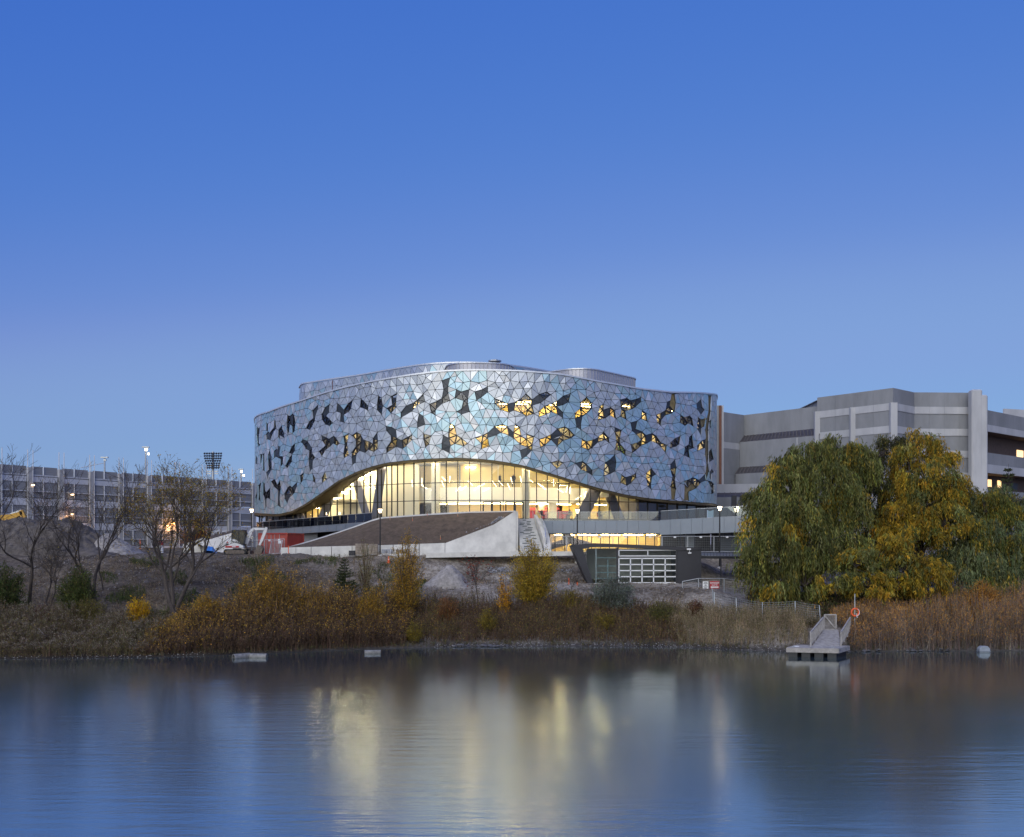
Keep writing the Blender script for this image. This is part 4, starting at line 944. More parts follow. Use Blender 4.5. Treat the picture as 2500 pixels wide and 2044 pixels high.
# slanted end wall and roof wedge, as one bent shell
z_ = lambda py: ZP(py, PD)
leg = [PW(1395,1331.5), PW(1423,1341), PW(1449,1426), PW(1436,1426)]
MB().extr(leg, (0,PB-PD,0)).build('slanted_wall', M_CHAR, PV)
roof = [PW(1395,1331.2), PW(1451,1326.2), PW(1560,1330.5), PW(1712,1337.5), PW(1712,1342), PW(1654,1343.5), PW(1506,1336), PW(1440,1336.5), PW(1421,1341)]
MB().extr([p+Vector((0,-.12,0)) for p in roof], (0,PB-PD+.3,0)).build('roof', M_CHAR, PV)
MB().box(XP(1654,PD), XP(1712,PD), PD, PB, PZ-.4, z_(1342)).build('store_room', M_CHAR, PV)
MB().box(XP(1440,PD), XP(1712,PD), PB-.2, PB, PZ-.3, z_(1340)).build('rear_wall', mat('paled_rear_wall', (.52,.48,.43), .8, var=.15, scale=.8), PV)  # pale colour paints in the lit slope that would show through the door
MB().box(XP(1438,PD), XP(1656,PD), PD-.05, PB, PZ-.3, PZ+.02).build('floor_slab', M_CONC, PV)
M_PGL = glass('pavilion_glass', (.82,.90,.90), .14)
# glass corner, return and clerestory
for a in ([PW(1423,1342), PW(1455,1338), PW(1455,1424.5), PW(1449,1424.5)], [PW(1455,1338), PW(1505,1337.5), PW(1505,1424.5), PW(1455,1424.5)]): MB().add([p+Vector((0,.12,0)) for p in a], [(0,1,2,3)]).build('corner_pane', M_PGL, PV, fix=False)
MB().bar(PW(1507,1337,PD+.1), PW(1507,1425,PD+.1), .16).build('post', M_CHAR, PV); MB().bar(PW(1455,1338,PD+.2), PW(1455,1425,PD+.2), .09).build('post', M_STEEL, PV)
mb = MB()
for py in (1362,1382,1398,1412): mb.bar(PW(1456,py,PD+.25), PW(1505,py,PD+.25), .05)
mb.bar(PW(1484,1366,PD+.25), PW(1484,1424,PD+.25), .06); mb.build('glazing_bars', mat('pale_teal_bar', (.30,.44,.46), .5), PV, fix=False)
def gframe(x0, x1, y0, y1, cols, rows, name, fw):
    fr = MB(); dd = PD+.1
    xs_ = np.linspace(x0, x1, cols+1); ys_ = np.linspace(y0, y1, rows+1)
    for x in xs_: fr.bar(PW(x, y0, dd), PW(x, y1, dd), fw, .08, up=(0,1,0))
    for y in ys_: fr.bar(PW(x0, y, dd), PW(x1, y, dd), fw, .08, up=(0,1,0))
    o = fr.build(name, M_WHITE, PV, fix=False)
    for a, b in zip(xs_, xs_[1:]):
        for c, d in zip(ys_, ys_[1:]): MB().add([PW(a,c,dd+.02), PW(b,c,dd+.02), PW(b,d,dd+.02), PW(a,d,dd+.02)], [(0,1,2,3)]).build('pane', M_PGL, o, fix=False)
gframe(1511, 1652, 1363.5, 1423, 5, 4, 'overhead_door', .115); gframe(1511, 1652, 1343.5, 1357.5, 2, 1, 'clerestory_window', .10)
MB().bar(PW(1509,1360.5,PD+.12), PW(1654,1360.5,PD+.12), .12).build('lintel', M_CHAR, PV)
MB().box(XP(1650,PD), XP(1654.5,PD), PD, PD+.2, PZ, z_(1342)).build('jamb', M_CHAR, PV)
p = PW(1682,1341,PD-.25); f = MB(); f.cbox((p.x,p.y+.1,p.z), (.42,.3,.16)); f.tube((p.x+.08,p.y+.1,p.z-.05),(p.x+.08,p.y+.1,p.z-.4),.03,n=6); f.cbox((p.x+.0,p.y+.1,p.z-.42),(.14,.2,.14)); f.cbox((p.x+.18,p.y+.1,p.z-.4),(.14,.2,.14)); f.build('security_lamp', M_WHITE, PV)
# seamed canopy to the right
MB().extr([PW(1712,1357.5,PD+.6), PW(1850,1359,PD+.6), PW(1850,1365,PD+.6), PW(1712,1364,PD+.6)], (0,.3,0)).build('canopy_beam', M_CHAR, PV)
mb = MB(); A, B, C_, D_ = PW(1712,1357,PD+.5), PW(1850,1358.5,PD+.5), PW(1850,1350,PB), PW(1712,1349,PB); mb.extr([A,B,C_,D_], (0,0,-.05)); mb.build('canopy_roof', mat('seamed_roof', (.16,.17,.20), .35, .5, var=.05), PV)
for k in range(19):
    f0 = k/18; MB().bar(A+(B-A)*f0+Vector((0,0,.04)), D_+(C_-D_)*f0+Vector((0,0,.04)), .05, .09).build('roof_seam', M_CHAR, PV, fix=False)
for px in (1760,1822): MB().bar(PW(px,1364,PD+.75), PW(px,1428,PD+.75), .12).build('post', M_CHAR, PV)
# ------------------------------------------------------------------ concrete campus building on the right
def vwall(mb, A, B, z0, z1, th=.4):
    """vertical slab from plan point A to B; thickness goes away from the camera"""
    d = Vector((B[0]-A[0], B[1]-A[1])); n = Vector((-d.y, d.x)).normalized()*th
    if n.y < 0: n = -n
    return mb.hexa([(A[0],A[1],z0),(B[0],B[1],z0),(B[0]+n.x,B[1]+n.y,z0),(A[0]+n.x,A[1]+n.y,z0),(A[0],A[1],z1),(B[0],B[1],z1),(B[0]+n.x,B[1]+n.y,z1),(A[0]+n.x,A[1]+n.y,z1)])
def PLN(px, D): return Vector((XP(px,D), D))
CB = thing('concrete_building', 'large grey concrete building with pale bands behind the willows', 'building', (80,185,9))
ZT = ZP(947, 175)
corner = [PLN(1995,186.4), PLN(2180.5,175), PLN(2232,180), PLN(2378,180.5)]
floors = [ZT, ZT-2.45, ZT-3.65, ZT-6.15, ZT-7.35, ZT-9.85, ZT-11.05, ZT-13.55, ZT-14.75, ZT-17.3, ZT-18.4, 9]
for si, (A, B) in enumerate(zip(corner, corner[1:])):
    nsub = (4,2,4)[si]
    for k, (za, zb) in enumerate(zip(floors, floors[1:])):
        pale = k % 2 == 1
        for q in range(nsub):
            a, b = A+(B-A)*((q+.004)/nsub), A+(B-A)*((q+.996)/nsub)
            vwall(MB(), (a.x,a.y-(.12 if pale else 0)), (b.x,b.y-(.12 if pale else 0)), zb+.01, za-.01).build('pale_band' if pale else 'wall_panel', M_CONC_L if pale else M_CONC_D, CB)
# pale verticals
for P_, w in ((corner[0],1.0),(corner[0]+(corner[1]-corner[0])*.48,.9),(corner[1],1.1)):
    MB().cbox((P_.x, P_.y-.1, (ZT-2.45+9)/2), (w,.7,ZT-2.45-9-.05)).build('pale_pier', M_CONC_L, CB)
for px, r, dz in ((2381,1.05,.15),(2395,1.0,-.75)):
    P_ = PLN(px,178.5); MB().cbox((P_.x,P_.y,(ZT+dz+9)/2),(r*1.7,r*1.6,ZT+dz-9)).build('stair_pier', M_CONC_L, CB, bevel=.22)
mb = MB(); mb.extr([(p.x,p.y+.5,ZT-.5) for p in corner]+[(corner[-1].x+2,215,ZT-.5),(corner[0].x,215,ZT-.5)], (0,0,.1)); mb.build('roof', M_CONC_D, CB)
MB().box(corner[0].x+.4, corner[0].x+1, corner[0].y, 215, 9, ZT-.4).build('side_wall', M_CONC_D, CB)
# lower block with sloping glazed strips
z2 = ZP(992,187); L0, L1, L2 = PLN(1767,195), PLN(1817,199.5), PLN(1996,187)
vwall(MB(), L0, L1, z2-5.4, z2).build('wall_panel', M_CONC_D, CB)
for a, b, m_ in ((z2-6.6,z2-5.42,M_CONC_L),(z2-11.3,z2-6.62,M_CONC_D),(9,z2-11.32,M_CONC_D)): vwall(MB(), L0, L1+(L0-L1)*.2, a, b).build('wall_panel', m_, CB)
M_SLOPE = mat('sloped_glazing', (.06,.055,.06), .38, .0, var=.1, spec=.5); M_SBAR = mat('glazing_bar_brown', (.11,.10,.10), .6, var=.1)
def lerp2(a, b, f): return a+(b-a)*f
zc = z2
for k, (out, h) in enumerate(((0,3.9),(1.2,4.7),(2.4,4.7),(3.6,4.7))):
    a, b = L1+Vector((-.5*out*1.8,-out)), L2+Vector((0,-out)); zb = zc-h
    vwall(MB(), a, b, zb, zc, .5).build('wall_panel', M_CONC_D, CB)
    a2, b2 = L1+Vector((-.5*(out+1.2)*1.8,-(out+1.2))), L2+Vector((0,-(out+1.2)))
    if k < 3:
        q = [(a.x,a.y-.02,zb+.02),(b.x,b.y-.02,zb+.02),(b2.x,b2.y,zb-1.3),(a2.x,a2.y,zb-1.3)]
        go = MB().add(q, [(0,1,2,3)]).build('sloped_glazing', M_SLOPE, CB)
        for j in range(23): f0 = j/22; MB().bar(Vector(q[0]).lerp(Vector(q[1]),f0)+Vector((0,-.05,.03)), Vector(q[3]).lerp(Vector(q[2]),f0)+Vector((0,-.05,.03)), .10).build('glazing_bar', M_SBAR, go, fix=False)
    zc = zb-1.3
for f0 in (.35,.72):
    for k, (out, za, zb) in enumerate(((1.25,z2-5.25,z2-9.85),(2.45,z2-11.2,z2-15.8))): P_ = lerp2(L1,L2,f0); MB().cbox((P_.x,P_.y-out-.05,(za+zb)/2),(.5,.2,za-zb-.1)).build('pale_pier', M_CONC_L, CB)
mb = MB(); mb.extr([(L0.x,L0.y+.5,z2-.4),(L1.x,L1.y+.5,z2-.4),(L2.x,L2.y+.5,z2-.4),(L2.x,215,z2-.4),(L0.x,215,z2-.4)], (0,0,.1)); mb.build('roof', M_CONC_D, CB)
# link by the round building: columns, rust downpipe, low wing with slanted glass
for px, w, m_, d in ((1753,.85,M_CONC_D,186),(1759,.4,mat('rust_pipe',(.14,.055,.03),.7),185.6),(1763,.5,M_CONC_L,186)): MB().box(XP(px,d)-w/2, XP(px,d)+w/2, d, d+.6, 9, ZP(990,d)).build('link_column', m_, CB)
d = 165
vwall(MB(), PLN(1742,d+4), PLN(1990,d), ZP(1203,d), ZP(1179,d)).build('pale_band', M_CONC_L, CB)
q = [W(1742,1204,d+3.9), W(1990,1199,d-.1), W(1990,1211,d-1.6), W(1742,1217,d+2.4)]; go = MB().add(q, [(0,1,2,3)]).build('sloped_glazing', M_SLOPE, CB)
for j in range(19): f0 = j/18; MB().bar(q[0].lerp(q[1],f0)+Vector((0,-.05,.03)), q[3].lerp(q[2],f0)+Vector((0,-.05,.03)), .1).build('glazing_bar', M_SBAR, go, fix=False)
vwall(MB(), PLN(1742,d+2), PLN(1990,d-2), 9, ZP(1212,d-1)).build('wall_panel', M_CONC_D, CB)
for px in (1791,1811): MB().box(XP(px-6,162.5), XP(px+6,162.5), 162.0, 162.4, 10, ZP(1210,162)).build('tall_window', M_BLACK, CB)
# far right wing with open galleries
WR = thing('gallery_wing', 'concrete wing with dark open galleries and lit windows at the right edge', 'building', (95,188,9))
A, B = PLN(2404,184), PLN(2640,214); zt = ZP(1000,184)
lv = [(zt,zt-2.5,M_CONC_D,0),(zt-2.52,zt-3.7,M_CONC_L,-.1),(zt-7.4,zt-9.4,M_CONC_D,-.2),(zt-9.42,zt-10.9,M_CONC_L,-.3),(zt-13.8,zt-15.6,M_CONC_D,-.2),(zt-15.62,zt-17,M_CONC_L,-.3),(zt-19.5,9,M_CONC_D,0)]
for a, b, m_, o in lv: vwall(MB(), A+Vector((0,o)), B+Vector((0,o)), b, a, .5).build('parapet_band', m_, WR)
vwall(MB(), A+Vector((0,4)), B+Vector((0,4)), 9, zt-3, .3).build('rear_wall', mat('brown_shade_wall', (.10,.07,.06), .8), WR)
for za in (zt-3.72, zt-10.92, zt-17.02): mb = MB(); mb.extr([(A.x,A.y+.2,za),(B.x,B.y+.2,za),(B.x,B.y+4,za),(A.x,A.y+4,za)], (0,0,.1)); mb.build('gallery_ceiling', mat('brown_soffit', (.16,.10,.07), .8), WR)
M_LITW = emis('lit_window_warm', (1,.62,.22), 1.6); M_LITO = emis('orange_strip_lamp', (1,.42,.12), 6)
dirw = (B-A).normalized()
for f0, z0, w, h, m_ in ((.40,zt-6.9,3.0,1.4,M_LITW),(.02,zt-12.9,1.8,1.5,M_LITW),(.10,zt-12.9,2.4,1.3,M_LITW),(.21,zt-12.9,1.6,1.3,M_LITW),(.34,zt-13,3,1.2,M_BLACK),(.6,zt-12.9,4,1.2,M_LITW)):
    P_ = A+(B-A)*f0; Q_ = P_+dirw*w; vwall(MB(), P_+Vector((0,3.9)), Q_+Vector((0,3.9)), z0, z0+h, .05).build('gallery_window', m_, WR)
for f0 in (.22,.28,.34,.40): P_ = A+(B-A)*f0; Q_ = P_+dirw*1.5; MB().bar((P_.x,P_.y+2,zt-17.1),(Q_.x,Q_.y+2,zt-17.1),.25,.1).build('strip_lamp', M_LITO, WR)
mb = MB(); mb.extr([(A.x,A.y+.5,zt-.5),(B.x,B.y+.5,zt-.5),(B.x,230,zt-.5),(A.x,230,zt-.5)], (0,0,.1)); mb.build('roof', M_CONC_D, WR)
p = W(2452,998,225); vwall(MB(), PLN(2452,225), PLN(2640,232), 28, p.z).build('penthouse', M_CONC_L, WR)

# ------------------------------------------------------------------ parking garage on the left
PG = thing('parking_garage', 'long pale parking garage with dark louvred bays behind the bare trees', 'garage', (-60,165,9))
GA, GB = PLN(0,149), PLN(616,190); gd = (GB-GA).normalized(); gz_top = ZP(1177,190)
def garage_at(px):
    k = (px-CX)/F; t = (k*GA.y-GA.x)/(gd.x-k*gd.y); return GA+gd*t
cols = [-95,-5,71,147,221.6,293,362,430,496,559,618]
M_LOUV = mat('dark_louvre', (.29,.29,.30), .7, var=.12, scale=1.5, stretch=(.2,.2,12)); M_SPAN = mat('garage_spandrel', (.64,.64,.66), .8, var=.08, scale=.5); M_PIER = mat('garage_pier', (.44,.43,.42), .85, var=.12, scale=.8)
M_GBACK = mat('garage_inside', (.12,.10,.09), .9)
lev = [gz_top, gz_top-1.15]; 
fl = []
z = gz_top
fl.append(('l', z-.02, z-1.2)); z -= 1.2
for k in range(3): fl.append(('s', z, z-1.05)); fl.append(('L', z-1.05, z-3.35)); z -= 3.4
fl.append(('s', z, z-1.6)); fl.append(('b', z-1.6, 7.5))
nrm = Vector((gd.y, -gd.x))
for ca, cb in zip(cols, cols[1:]):
    a, b = garage_at(ca)+gd*.36, garage_at(cb)-gd*.36; mid = a+(b-a)*(.45 if int(ca) % 2 else .5)
    for kd, z1, z0 in fl:
        if kd == 's': vwall(MB(), a, b, z0, z1, .35).build('spandrel', M_SPAN, PG)
        elif kd == 'b':
            for p_, q_ in ((a,mid),(mid,b)): vwall(MB(), p_+gd*.05-nrm*.12, q_-gd*.05-nrm*.12, z0, z1-.05, .3).build('base_panel', M_SPAN, PG)
        else:
            for p_, q_ in ((a,mid),(mid,b)):
                if kd == 'l': vwall(MB(), p_+gd*.07-nrm*.1, q_-gd*.07-nrm*.1, z0, z1, .1).build('louvre', M_LOUV, PG)
                else:
                    zm = z0+(z1-z0)*.42
                    vwall(MB(), p_+gd*.07-nrm*.1, q_-gd*.07-nrm*.1, zm+.08, z1-.05, .1).build('louvre', M_LOUV, PG)
                    vwall(MB(), p_+gd*.07-nrm*.15, q_-gd*.07-nrm*.15, z0+.05, zm-.08, .1).build('louvre', M_LOUV, PG)
            if kd == 'L': MB().bar((a.x,a.y,z0+(z1-z0)*.42),(b.x,b.y,z0+(z1-z0)*.42),.13).build('mid_rail', M_SPAN, PG, fix=False)
            MB().bar((mid.x,mid.y,z0),(mid.x,mid.y,z1),.14).build('bay_post', M_SPAN, PG, fix=False)
for c in cols:
    p_ = garage_at(c); MB().cbox((p_.x,p_.y+.1,(gz_top+7.5)/2-.1),(.62,.7,gz_top-7.5-.2),math.atan2(gd.y,gd.x)).build('pier', M_PIER, PG)
    for s_ in (-.42,.42):
        q_ = p_+gd*s_+nrm*.3; MB().tube((q_.x,q_.y,7.5),(q_.x,q_.y,gz_top+2.3),.055,n=6).build('pole', M_SPAN, PG)
e0, e1 = garage_at(-95), garage_at(618)
vwall(MB(), e0-nrm*3, e1-nrm*3, 7.5, gz_top-1.3, .3).build('rear_wall', M_GBACK, PG)
mb = MB(); mb.extr([(e0.x,e0.y,gz_top-1.5),(e1.x,e1.y,gz_top-1.5),(e1.x,e1.y+30,gz_top-1.5),(e0.x,e0.y+30,gz_top-1.5)],(0,0,.15)); mb.build('roof_deck', M_CONC_D, PG)
# wall lamps on the garage
M_SOD = emis('sodium_lamp', (1,.36,.06), 30); M_SODW = emis('warm_white_lamp', (1,.70,.40), 6)
def wall_lamp(px, py, m_, label, pw):
    p_ = garage_at(px)+nrm*.35; z = ZP(py, p_.y); T = thing('wall_lamp', label, 'lamp', (p_.x,p_.y,z), 'lamps on the garage wall', local=True)
    MB().cbox((0,.05,.12),(.6,.3,.08)).build('hood', M_BLACK, T); MB().cbox((0,-.08,-.08),(.42,.2,.16)).build('lens', m_, T)
    if pw:
        l = bpy.data.lights.new('glow', 'POINT'); l.energy = pw; l.color = (1,.5,.2); l.shadow_soft_size = .3; lo_ = bpy.data.objects.new('glow', l); COL.objects.link(lo_); lo_.parent = T; lo_.location = (0,-.7,-.4)
wall_lamp(173.5,1272,M_SOD,'orange lamp low on the garage wall above the dirt pile',260); wall_lamp(419.5,1277,M_SOD,'orange lamp low on the garage wall right of the leafy tree',260)
wall_lamp(173.5,1206.5,M_SODW,'white lamp in the upper garage bay, above two other lamps',0); wall_lamp(174,1254.5,M_SODW,'white lamp in the lower garage bay just over the orange lamp',0); wall_lamp(77,1183.5,M_SODW,'small white lamp at the garage pier near the left edge',0)
# roof-deck light poles
def deck_pole(px, ytop, lit, label, w=.55):
    p_ = garage_at(px)+Vector((1,6)); zt_ = ZP(ytop, p_.y); T = thing('light_pole', label, 'light pole', (p_.x,p_.y,gz_top-1.35), 'light poles on the garage deck')
    MB().tube((p_.x,p_.y,gz_top-1.35),(p_.x,p_.y,zt_-.1),.16,.12,n=8).build('pole', M_STEEL, T)
    MB().cbox((p_.x,p_.y,zt_),(w*2.0,.5,.18)).build('lamp_head', M_STEEL, T); MB().cbox((p_.x+.1,p_.y-.1,zt_-.42),(w*.7,.3,.28)).build('lens', emis('deck_lamp', (1,.85,.55), 9) if lit else M_STEEL, T)
    if lit: MB().cbox((p_.x+.5,p_.y-.1,zt_-1.1),(.22,.2,.28)).build('lens', MATS['deck_lamp'], T)
deck_pole(308,1092,True,'lit tall light pole rising behind the parking garage roof'); deck_pole(202,1117,False,'unlit short light pole on the garage deck at left'); deck_pole(553,1146,True,'short light pole with yellow lamp beside the floodlight mast',.4)
T = thing('roof_antenna', 'thin grey aerial on the garage deck', 'antenna', tuple(W(222,1140,170)), None); p_ = W(222,1130,170)
MB().tube((p_.x,p_.y,gz_top-1.4),(p_.x,p_.y,p_.z+.2),.06,n=6).build('mast', M_STEEL, T); MB().tube(W(197,1142,170),W(257,1130,170),.045,n=6).build('boom', M_STEEL, T)
mb = MB()
for k in range(6): f0 = k/5; c = W(205,1140.5,170).lerp(W(250,1131.5,170),f0); mb.tube(c-Vector((.1,.5,.15)),c+Vector((.1,.5,.15)),.03,n=5)
mb.build('element', M_STEEL, T)
# stadium floodlights
T = thing('floodlight_mast', 'stadium floodlight mast with rows of lamps beyond the garage', 'floodlight', (XP(520,235),235,9.8)); DF = 235
MB().tube((XP(520,DF),DF,9.7),(XP(520,DF),DF,ZP(1103,DF)),.38,.25,n=10).build('mast', M_STEEL, T)
M_FL = mat('floodlight_housing', (.05,.07,.11), .45, .3, var=.1)
rows_ = [(1106.5,8,23),(1112.5,8,22.5),(1118.5,8,21.5),(1124.5,7,20),(1130.5,6,18.5),(1136,6,17.5),(1141.5,6,16.5)]
for y, n, hw in rows_:
    MB().bar(W(520-hw,y,DF), W(520+hw,y,DF), .14).build('crossarm', M_STEEL, T)
    for k in range(n):
        c = W(520-hw+2*hw*(k+.5)/n, y, DF-.5); MB().tube(c+Vector((0,.25,.05)), c+Vector((0,-.2,-.12)), .12, .24, n=8).build('lamp', M_FL, T)
for y in (1151,1156.5): 
    for a, b in ((505,516),(524,533)): MB().bar(W(a,y,DF), W(b,y,DF), .25).build('ballast_box', M_STEEL, T)
# ------------------------------------------------------------------ lamps
def street_lamp(px, ybase, ytop, D, label, pw=0, em=20):
    x, zb, zt = XP(px,D), ZP(ybase,D), ZP(ytop,D); zb = min(zb, gz(x,D)+.02) if D < 126 else zb; h = zt-zb
    T = thing('street_lamp', label, 'street lamp', (x,D,zb), 'black post lamps around the building', local=True)
    MB().lathe((0,0,-.2), [(.26,0),(.26,.32),(.16,.38)], 12).build('base', M_CONC, T); MB().tube((0,0,.1),(0,0,h-.75),.085,.07,n=10).build('post', M_BLACK, T)
    MB().lathe((0,0,h-.78), [(.07,0),(.11,.12),(.13,.2)], 10).build('collar', M_BLACK, T)
    MB().lathe((0,0,h-.6), [(.10,0),(.20,.30),(.25,.46)], 12).build('lamp_glass', emis('lamp_glow_%d' % em, (1,.80,.52), em), T); MB().lathe((0,0,h-.13), [(.33,0),(.33,.05),(.12,.12)], 14).build('cap', M_BLACK, T)
    for a in range(4): t = a*math.pi/2+.4; MB().bar((.09*math.cos(t),.09*math.sin(t),h-.62),(.27*math.cos(t),.27*math.sin(t),h-.12),.025).build('lamp_arm', M_BLACK, T, fix=False)
    if pw:
        l = bpy.data.lights.new('glow','POINT'); l.energy = pw; l.color = (1,.76,.48); l.shadow_soft_size = .25; o = bpy.data.objects.new('glow', l); COL.objects.link(o); o.parent = T; o.location = (0,-.1,h-.38)
street_lamp(928,1358,1240,119,'black post lamp before the soil berm, left of the stair',0,5)
street_lamp(1409.5,1340,1241,120.5,'black post lamp just behind the charcoal pavilion',0,5)
street_lamp(1757,1346,1234,120,'lit black post lamp at the right end of the round building',60,14)
street_lamp(1801.5,1290,1234,146,'lit lamp half hidden by the left edge of the willow',60,14)
street_lamp(614.5,1312,1241,143,'lit post lamp between the garage and the round building',80,12)

# ------------------------------------------------------------------ site fencing
M_SIGNW = mat('sign_white', (.75,.76,.77), .5, var=.03); M_WIRE = mat('fence_wire', (.30,.32,.33), .5, .4, var=.1)
def fence_panel(px0, px1, y0t, y1t, D, h, label, sign=None, grp='temporary site fence panels', D1=None, wires=(9,14)):
    D1 = D1 or D; A, B = W(px0,y0t,D), W(px1,y1t,D1); dn = Vector((0,0,-h)); T = thing('fence_panel', label, 'fence', (A.x,A.y,A.z-h), grp)
    fr = MB()
    for p, q in ((A,B),(A+dn,B+dn)): fr.tube(p, q, .035, n=6)
    fr.build('frame', M_STEEL, T, fix=False)
    for p in (A,B): MB().tube(p, p+dn-Vector((0,0,.05)), .04, n=6).build('upright', M_STEEL, T, fix=False)
    w = MB()
    for k in range(1, wires[0]): f0 = k/wires[0]; w.bar(A+dn*f0, B+dn*f0, .014)
    for k in range(1, wires[1]): f0 = k/wires[1]; p = A+(B-A)*f0; w.bar(p, p+dn, .008)
    tag(w.build('wire_infill', M_WIRE, T, fix=False), kind='stuff')
    for s_ in (sign or []):
        p = A+(B-A)*s_[0]+dn*s_[1]; MB().box(p.x-s_[2]/2, p.x+s_[2]/2, p.y-.05, p.y-.03, p.z-s_[3]/2, p.z+s_[3]/2).build('notice', s_[4] if len(s_) > 4 else M_SIGNW, T)
fp = [(1346,1383),(1384,1433.5),(1434,1496),(1497,1559),(1560,1615),(1617,1678),(1679.5,1742.5),(1743.5,1807),(1808,1860)]
fl_ = ['beside the foot of the stair','left of the pavilion ridge','behind the pavilion ridge','behind the white glazed door','behind the pavilion clerestory','behind the pavilion store room','left of the lit post lamp','behind the lit post lamp','half hidden by the willow']
for k, (a, b) in enumerate(fp):
    fence_panel(a, b, 1311-.35*k if k < 4 else 1310, 1311-.35*(k+1) if k < 4 else 1309.5, 121.6, 1.75, 'wire site fence panel '+fl_[k], [(.5,.05,.28,.17)] if k in (2,3,4,5,6,7) else None)
# wire fence by the water
WF = thing('wire_fence', 'sagging low wire fence on steel posts running down to the gangway', 'fence', (22,101,3))
po = [(1738,1436,1480,103),(1744,1446,1492,101.5),(1797,1460,1504,100.5),(1861,1471,1512,99),(1941,1468,1512,97.5),(2000,1478,1506,95.8)]
pp = []
for k, (px, yt, yb, d) in enumerate(po):
    t = W(px,yt,d); b = W(px+(6 if k == 0 else (4 if k == 5 else 1)),yb,d); b.z = gz(b.x,b.y)-.1; MB().bar(b, t, .07).build('post', M_STEEL, WF, fix=False); pp.append((t,b))
for (t0,b0),(t1,b1) in zip(pp, pp[1:]):
    w = MB()
    for k in range(9):
        f0 = k/9; a, b = t0.lerp(b0, f0*.9), t1.lerp(b1, f0*.9); m_ = (a+b)/2-Vector((0,0,.06)); w.bar(a, m_, .016); w.bar(m_, b, .016)
    for k in range(1,12): f0 = k/12; w.bar(t0.lerp(t1,f0)-Vector((0,0,.05)), b0.lerp(b1,f0)+Vector((0,0,.15)), .008)
    tag(w.build('wire_mesh', M_WIRE, WF, fix=False), kind='stuff')
fence_panel(1666,1705,1420,1412.5,109.5,2.0,'tall site fence panel behind the scrub, left of the danger sign',grp='tall site fence panels by the pavilion'); fence_panel(1705.5,1767.5,1412.5,1412.5,109.3,2.1,'tall site fence panel that carries the danger sign',grp='tall site fence panels by the pavilion'); fence_panel(1768,1850,1412.5,1424,109.2,2.1,'tall site fence panel running behind the hanging willow',grp='tall site fence panels by the pavilion')
def text_mesh(s, size, p, m_, parent, name='lettering', sx=1.0):
    cu = bpy.data.curves.new('t','FONT'); cu.body = s; cu.size = size; cu.align_x = 'CENTER'; cu.align_y = 'CENTER'; cu.extrude = .004; cu.offset = .004
    o = bpy.data.objects.new('t', cu); COL.objects.link(o); dg = bpy.context.evaluated_depsgraph_get(); dg.update(); me = bpy.data.meshes.new_from_object(o.evaluated_get(dg)); COL.objects.unlink(o); bpy.data.objects.remove(o)
    for v in me.vertices: x, y, z = v.co; v.co = (p[0]+x*sx, p[1]-z, p[2]+y)
    me.materials.clear(); return link(name, me, m_, parent)
M_SRED = mat('sign_red', (.42,.03,.04), .5, var=.05); M_INK = mat('sign_ink', (.08,.08,.10), .6, var=0)
c = W(1744.5,1428,109.1); T = thing('danger_sign', 'red danger sign on the tall site fence', 'sign', tuple(c)); hw, hh = .49, .39
MB().box(c.x-hw,c.x+hw,c.y-.02,c.y,c.z-hh,c.z+hh).build('sign_board', M_SRED, T)
text_mesh('DANGER', .25, (c.x,c.y-.026,c.z+.19), M_SIGNW, T, sx=.92); text_mesh('DUE TO', .16, (c.x,c.y-.026,c.z-.03), M_SIGNW, T)
MB().box(c.x-.4,c.x+.4,c.y-.026,c.y-.021,c.z-.31,c.z-.17).build('white_line', M_SIGNW, T)
c = W(1722.5,1429.5,109.1); T = thing('notice_sign', 'white notice with dark print beside the danger sign', 'sign', tuple(c)); hw, hh = .29, .42
MB().box(c.x-hw,c.x+hw,c.y-.02,c.y,c.z-hh,c.z+hh).build('sign_board', M_SIGNW, T); mb = MB()
for k, (w, o) in enumerate(((.34,.3),(.42,.2),(.2,.06),(.22,-.02),(.44,-.14),(.3,-.24),(.26,-.32))): mb.box(c.x-w/2,c.x+w/2,c.y-.025,c.y-.021,c.z+o-.025,c.z+o+.025)
mb.build('print', M_INK, T)

# ------------------------------------------------------------------ dock, gangway, life ring
DK = thing('floating_dock', 'weathered wooden floating dock on black floats at the end of the gangway', 'dock', (24,89,0))
dq = [PLN(1920,88.1), PLN(2047,87.2), PLN(2074,89.9), PLN(1946,90.8)]; dz = .76
def dl(u, v): a = dq[0]+(dq[1]-dq[0])*u; b = dq[3]+(dq[2]-dq[3])*u; return a+(b-a)*v
for k in range(17):
    a, b, c, d = dl(0,k/17), dl(1,k/17), dl(1,(k+.94)/17), dl(0,(k+.94)/17); MB().extr([(a.x,a.y,dz),(b.x,b.y,dz),(c.x,c.y,dz),(d.x,d.y,dz)], (0,0,-.05)).build('plank', M_WOOD, DK)
for p, q in zip(dq, dq[1:]+dq[:1]): MB().bar((p.x,p.y,dz-.22),(q.x,q.y,dz-.22),.07,.33).build('fascia_board', M_WOOD, DK)
M_FLOAT = mat('black_float', (.012,.012,.014), .5, var=.1)
for k in range(4):
    a, b, c, d = dl(.03+k*.25,.05), dl(.20+k*.25,.05), dl(.20+k*.25,.95), dl(.03+k*.25,.95); MB().extr([(a.x,a.y,dz-.35),(b.x,b.y,dz-.35),(c.x,c.y,dz-.35),(d.x,d.y,dz-.35)], (0,0,-.6)).build('float', M_FLOAT, DK)
for u in (.12,.88):
    p = dl(u,.08); MB().box(p.x-.12,p.x+.12,p.y-.03,p.y+.03,dz+.06,dz+.10).box(p.x-.03,p.x+.03,p.y-.03,p.y+.03,dz,dz+.07).build('mooring_cleat', M_STEEL, DK)
mb = MB(); p = dl(.12,.08); q0 = Vector((p.x,p.y,dz+.05))
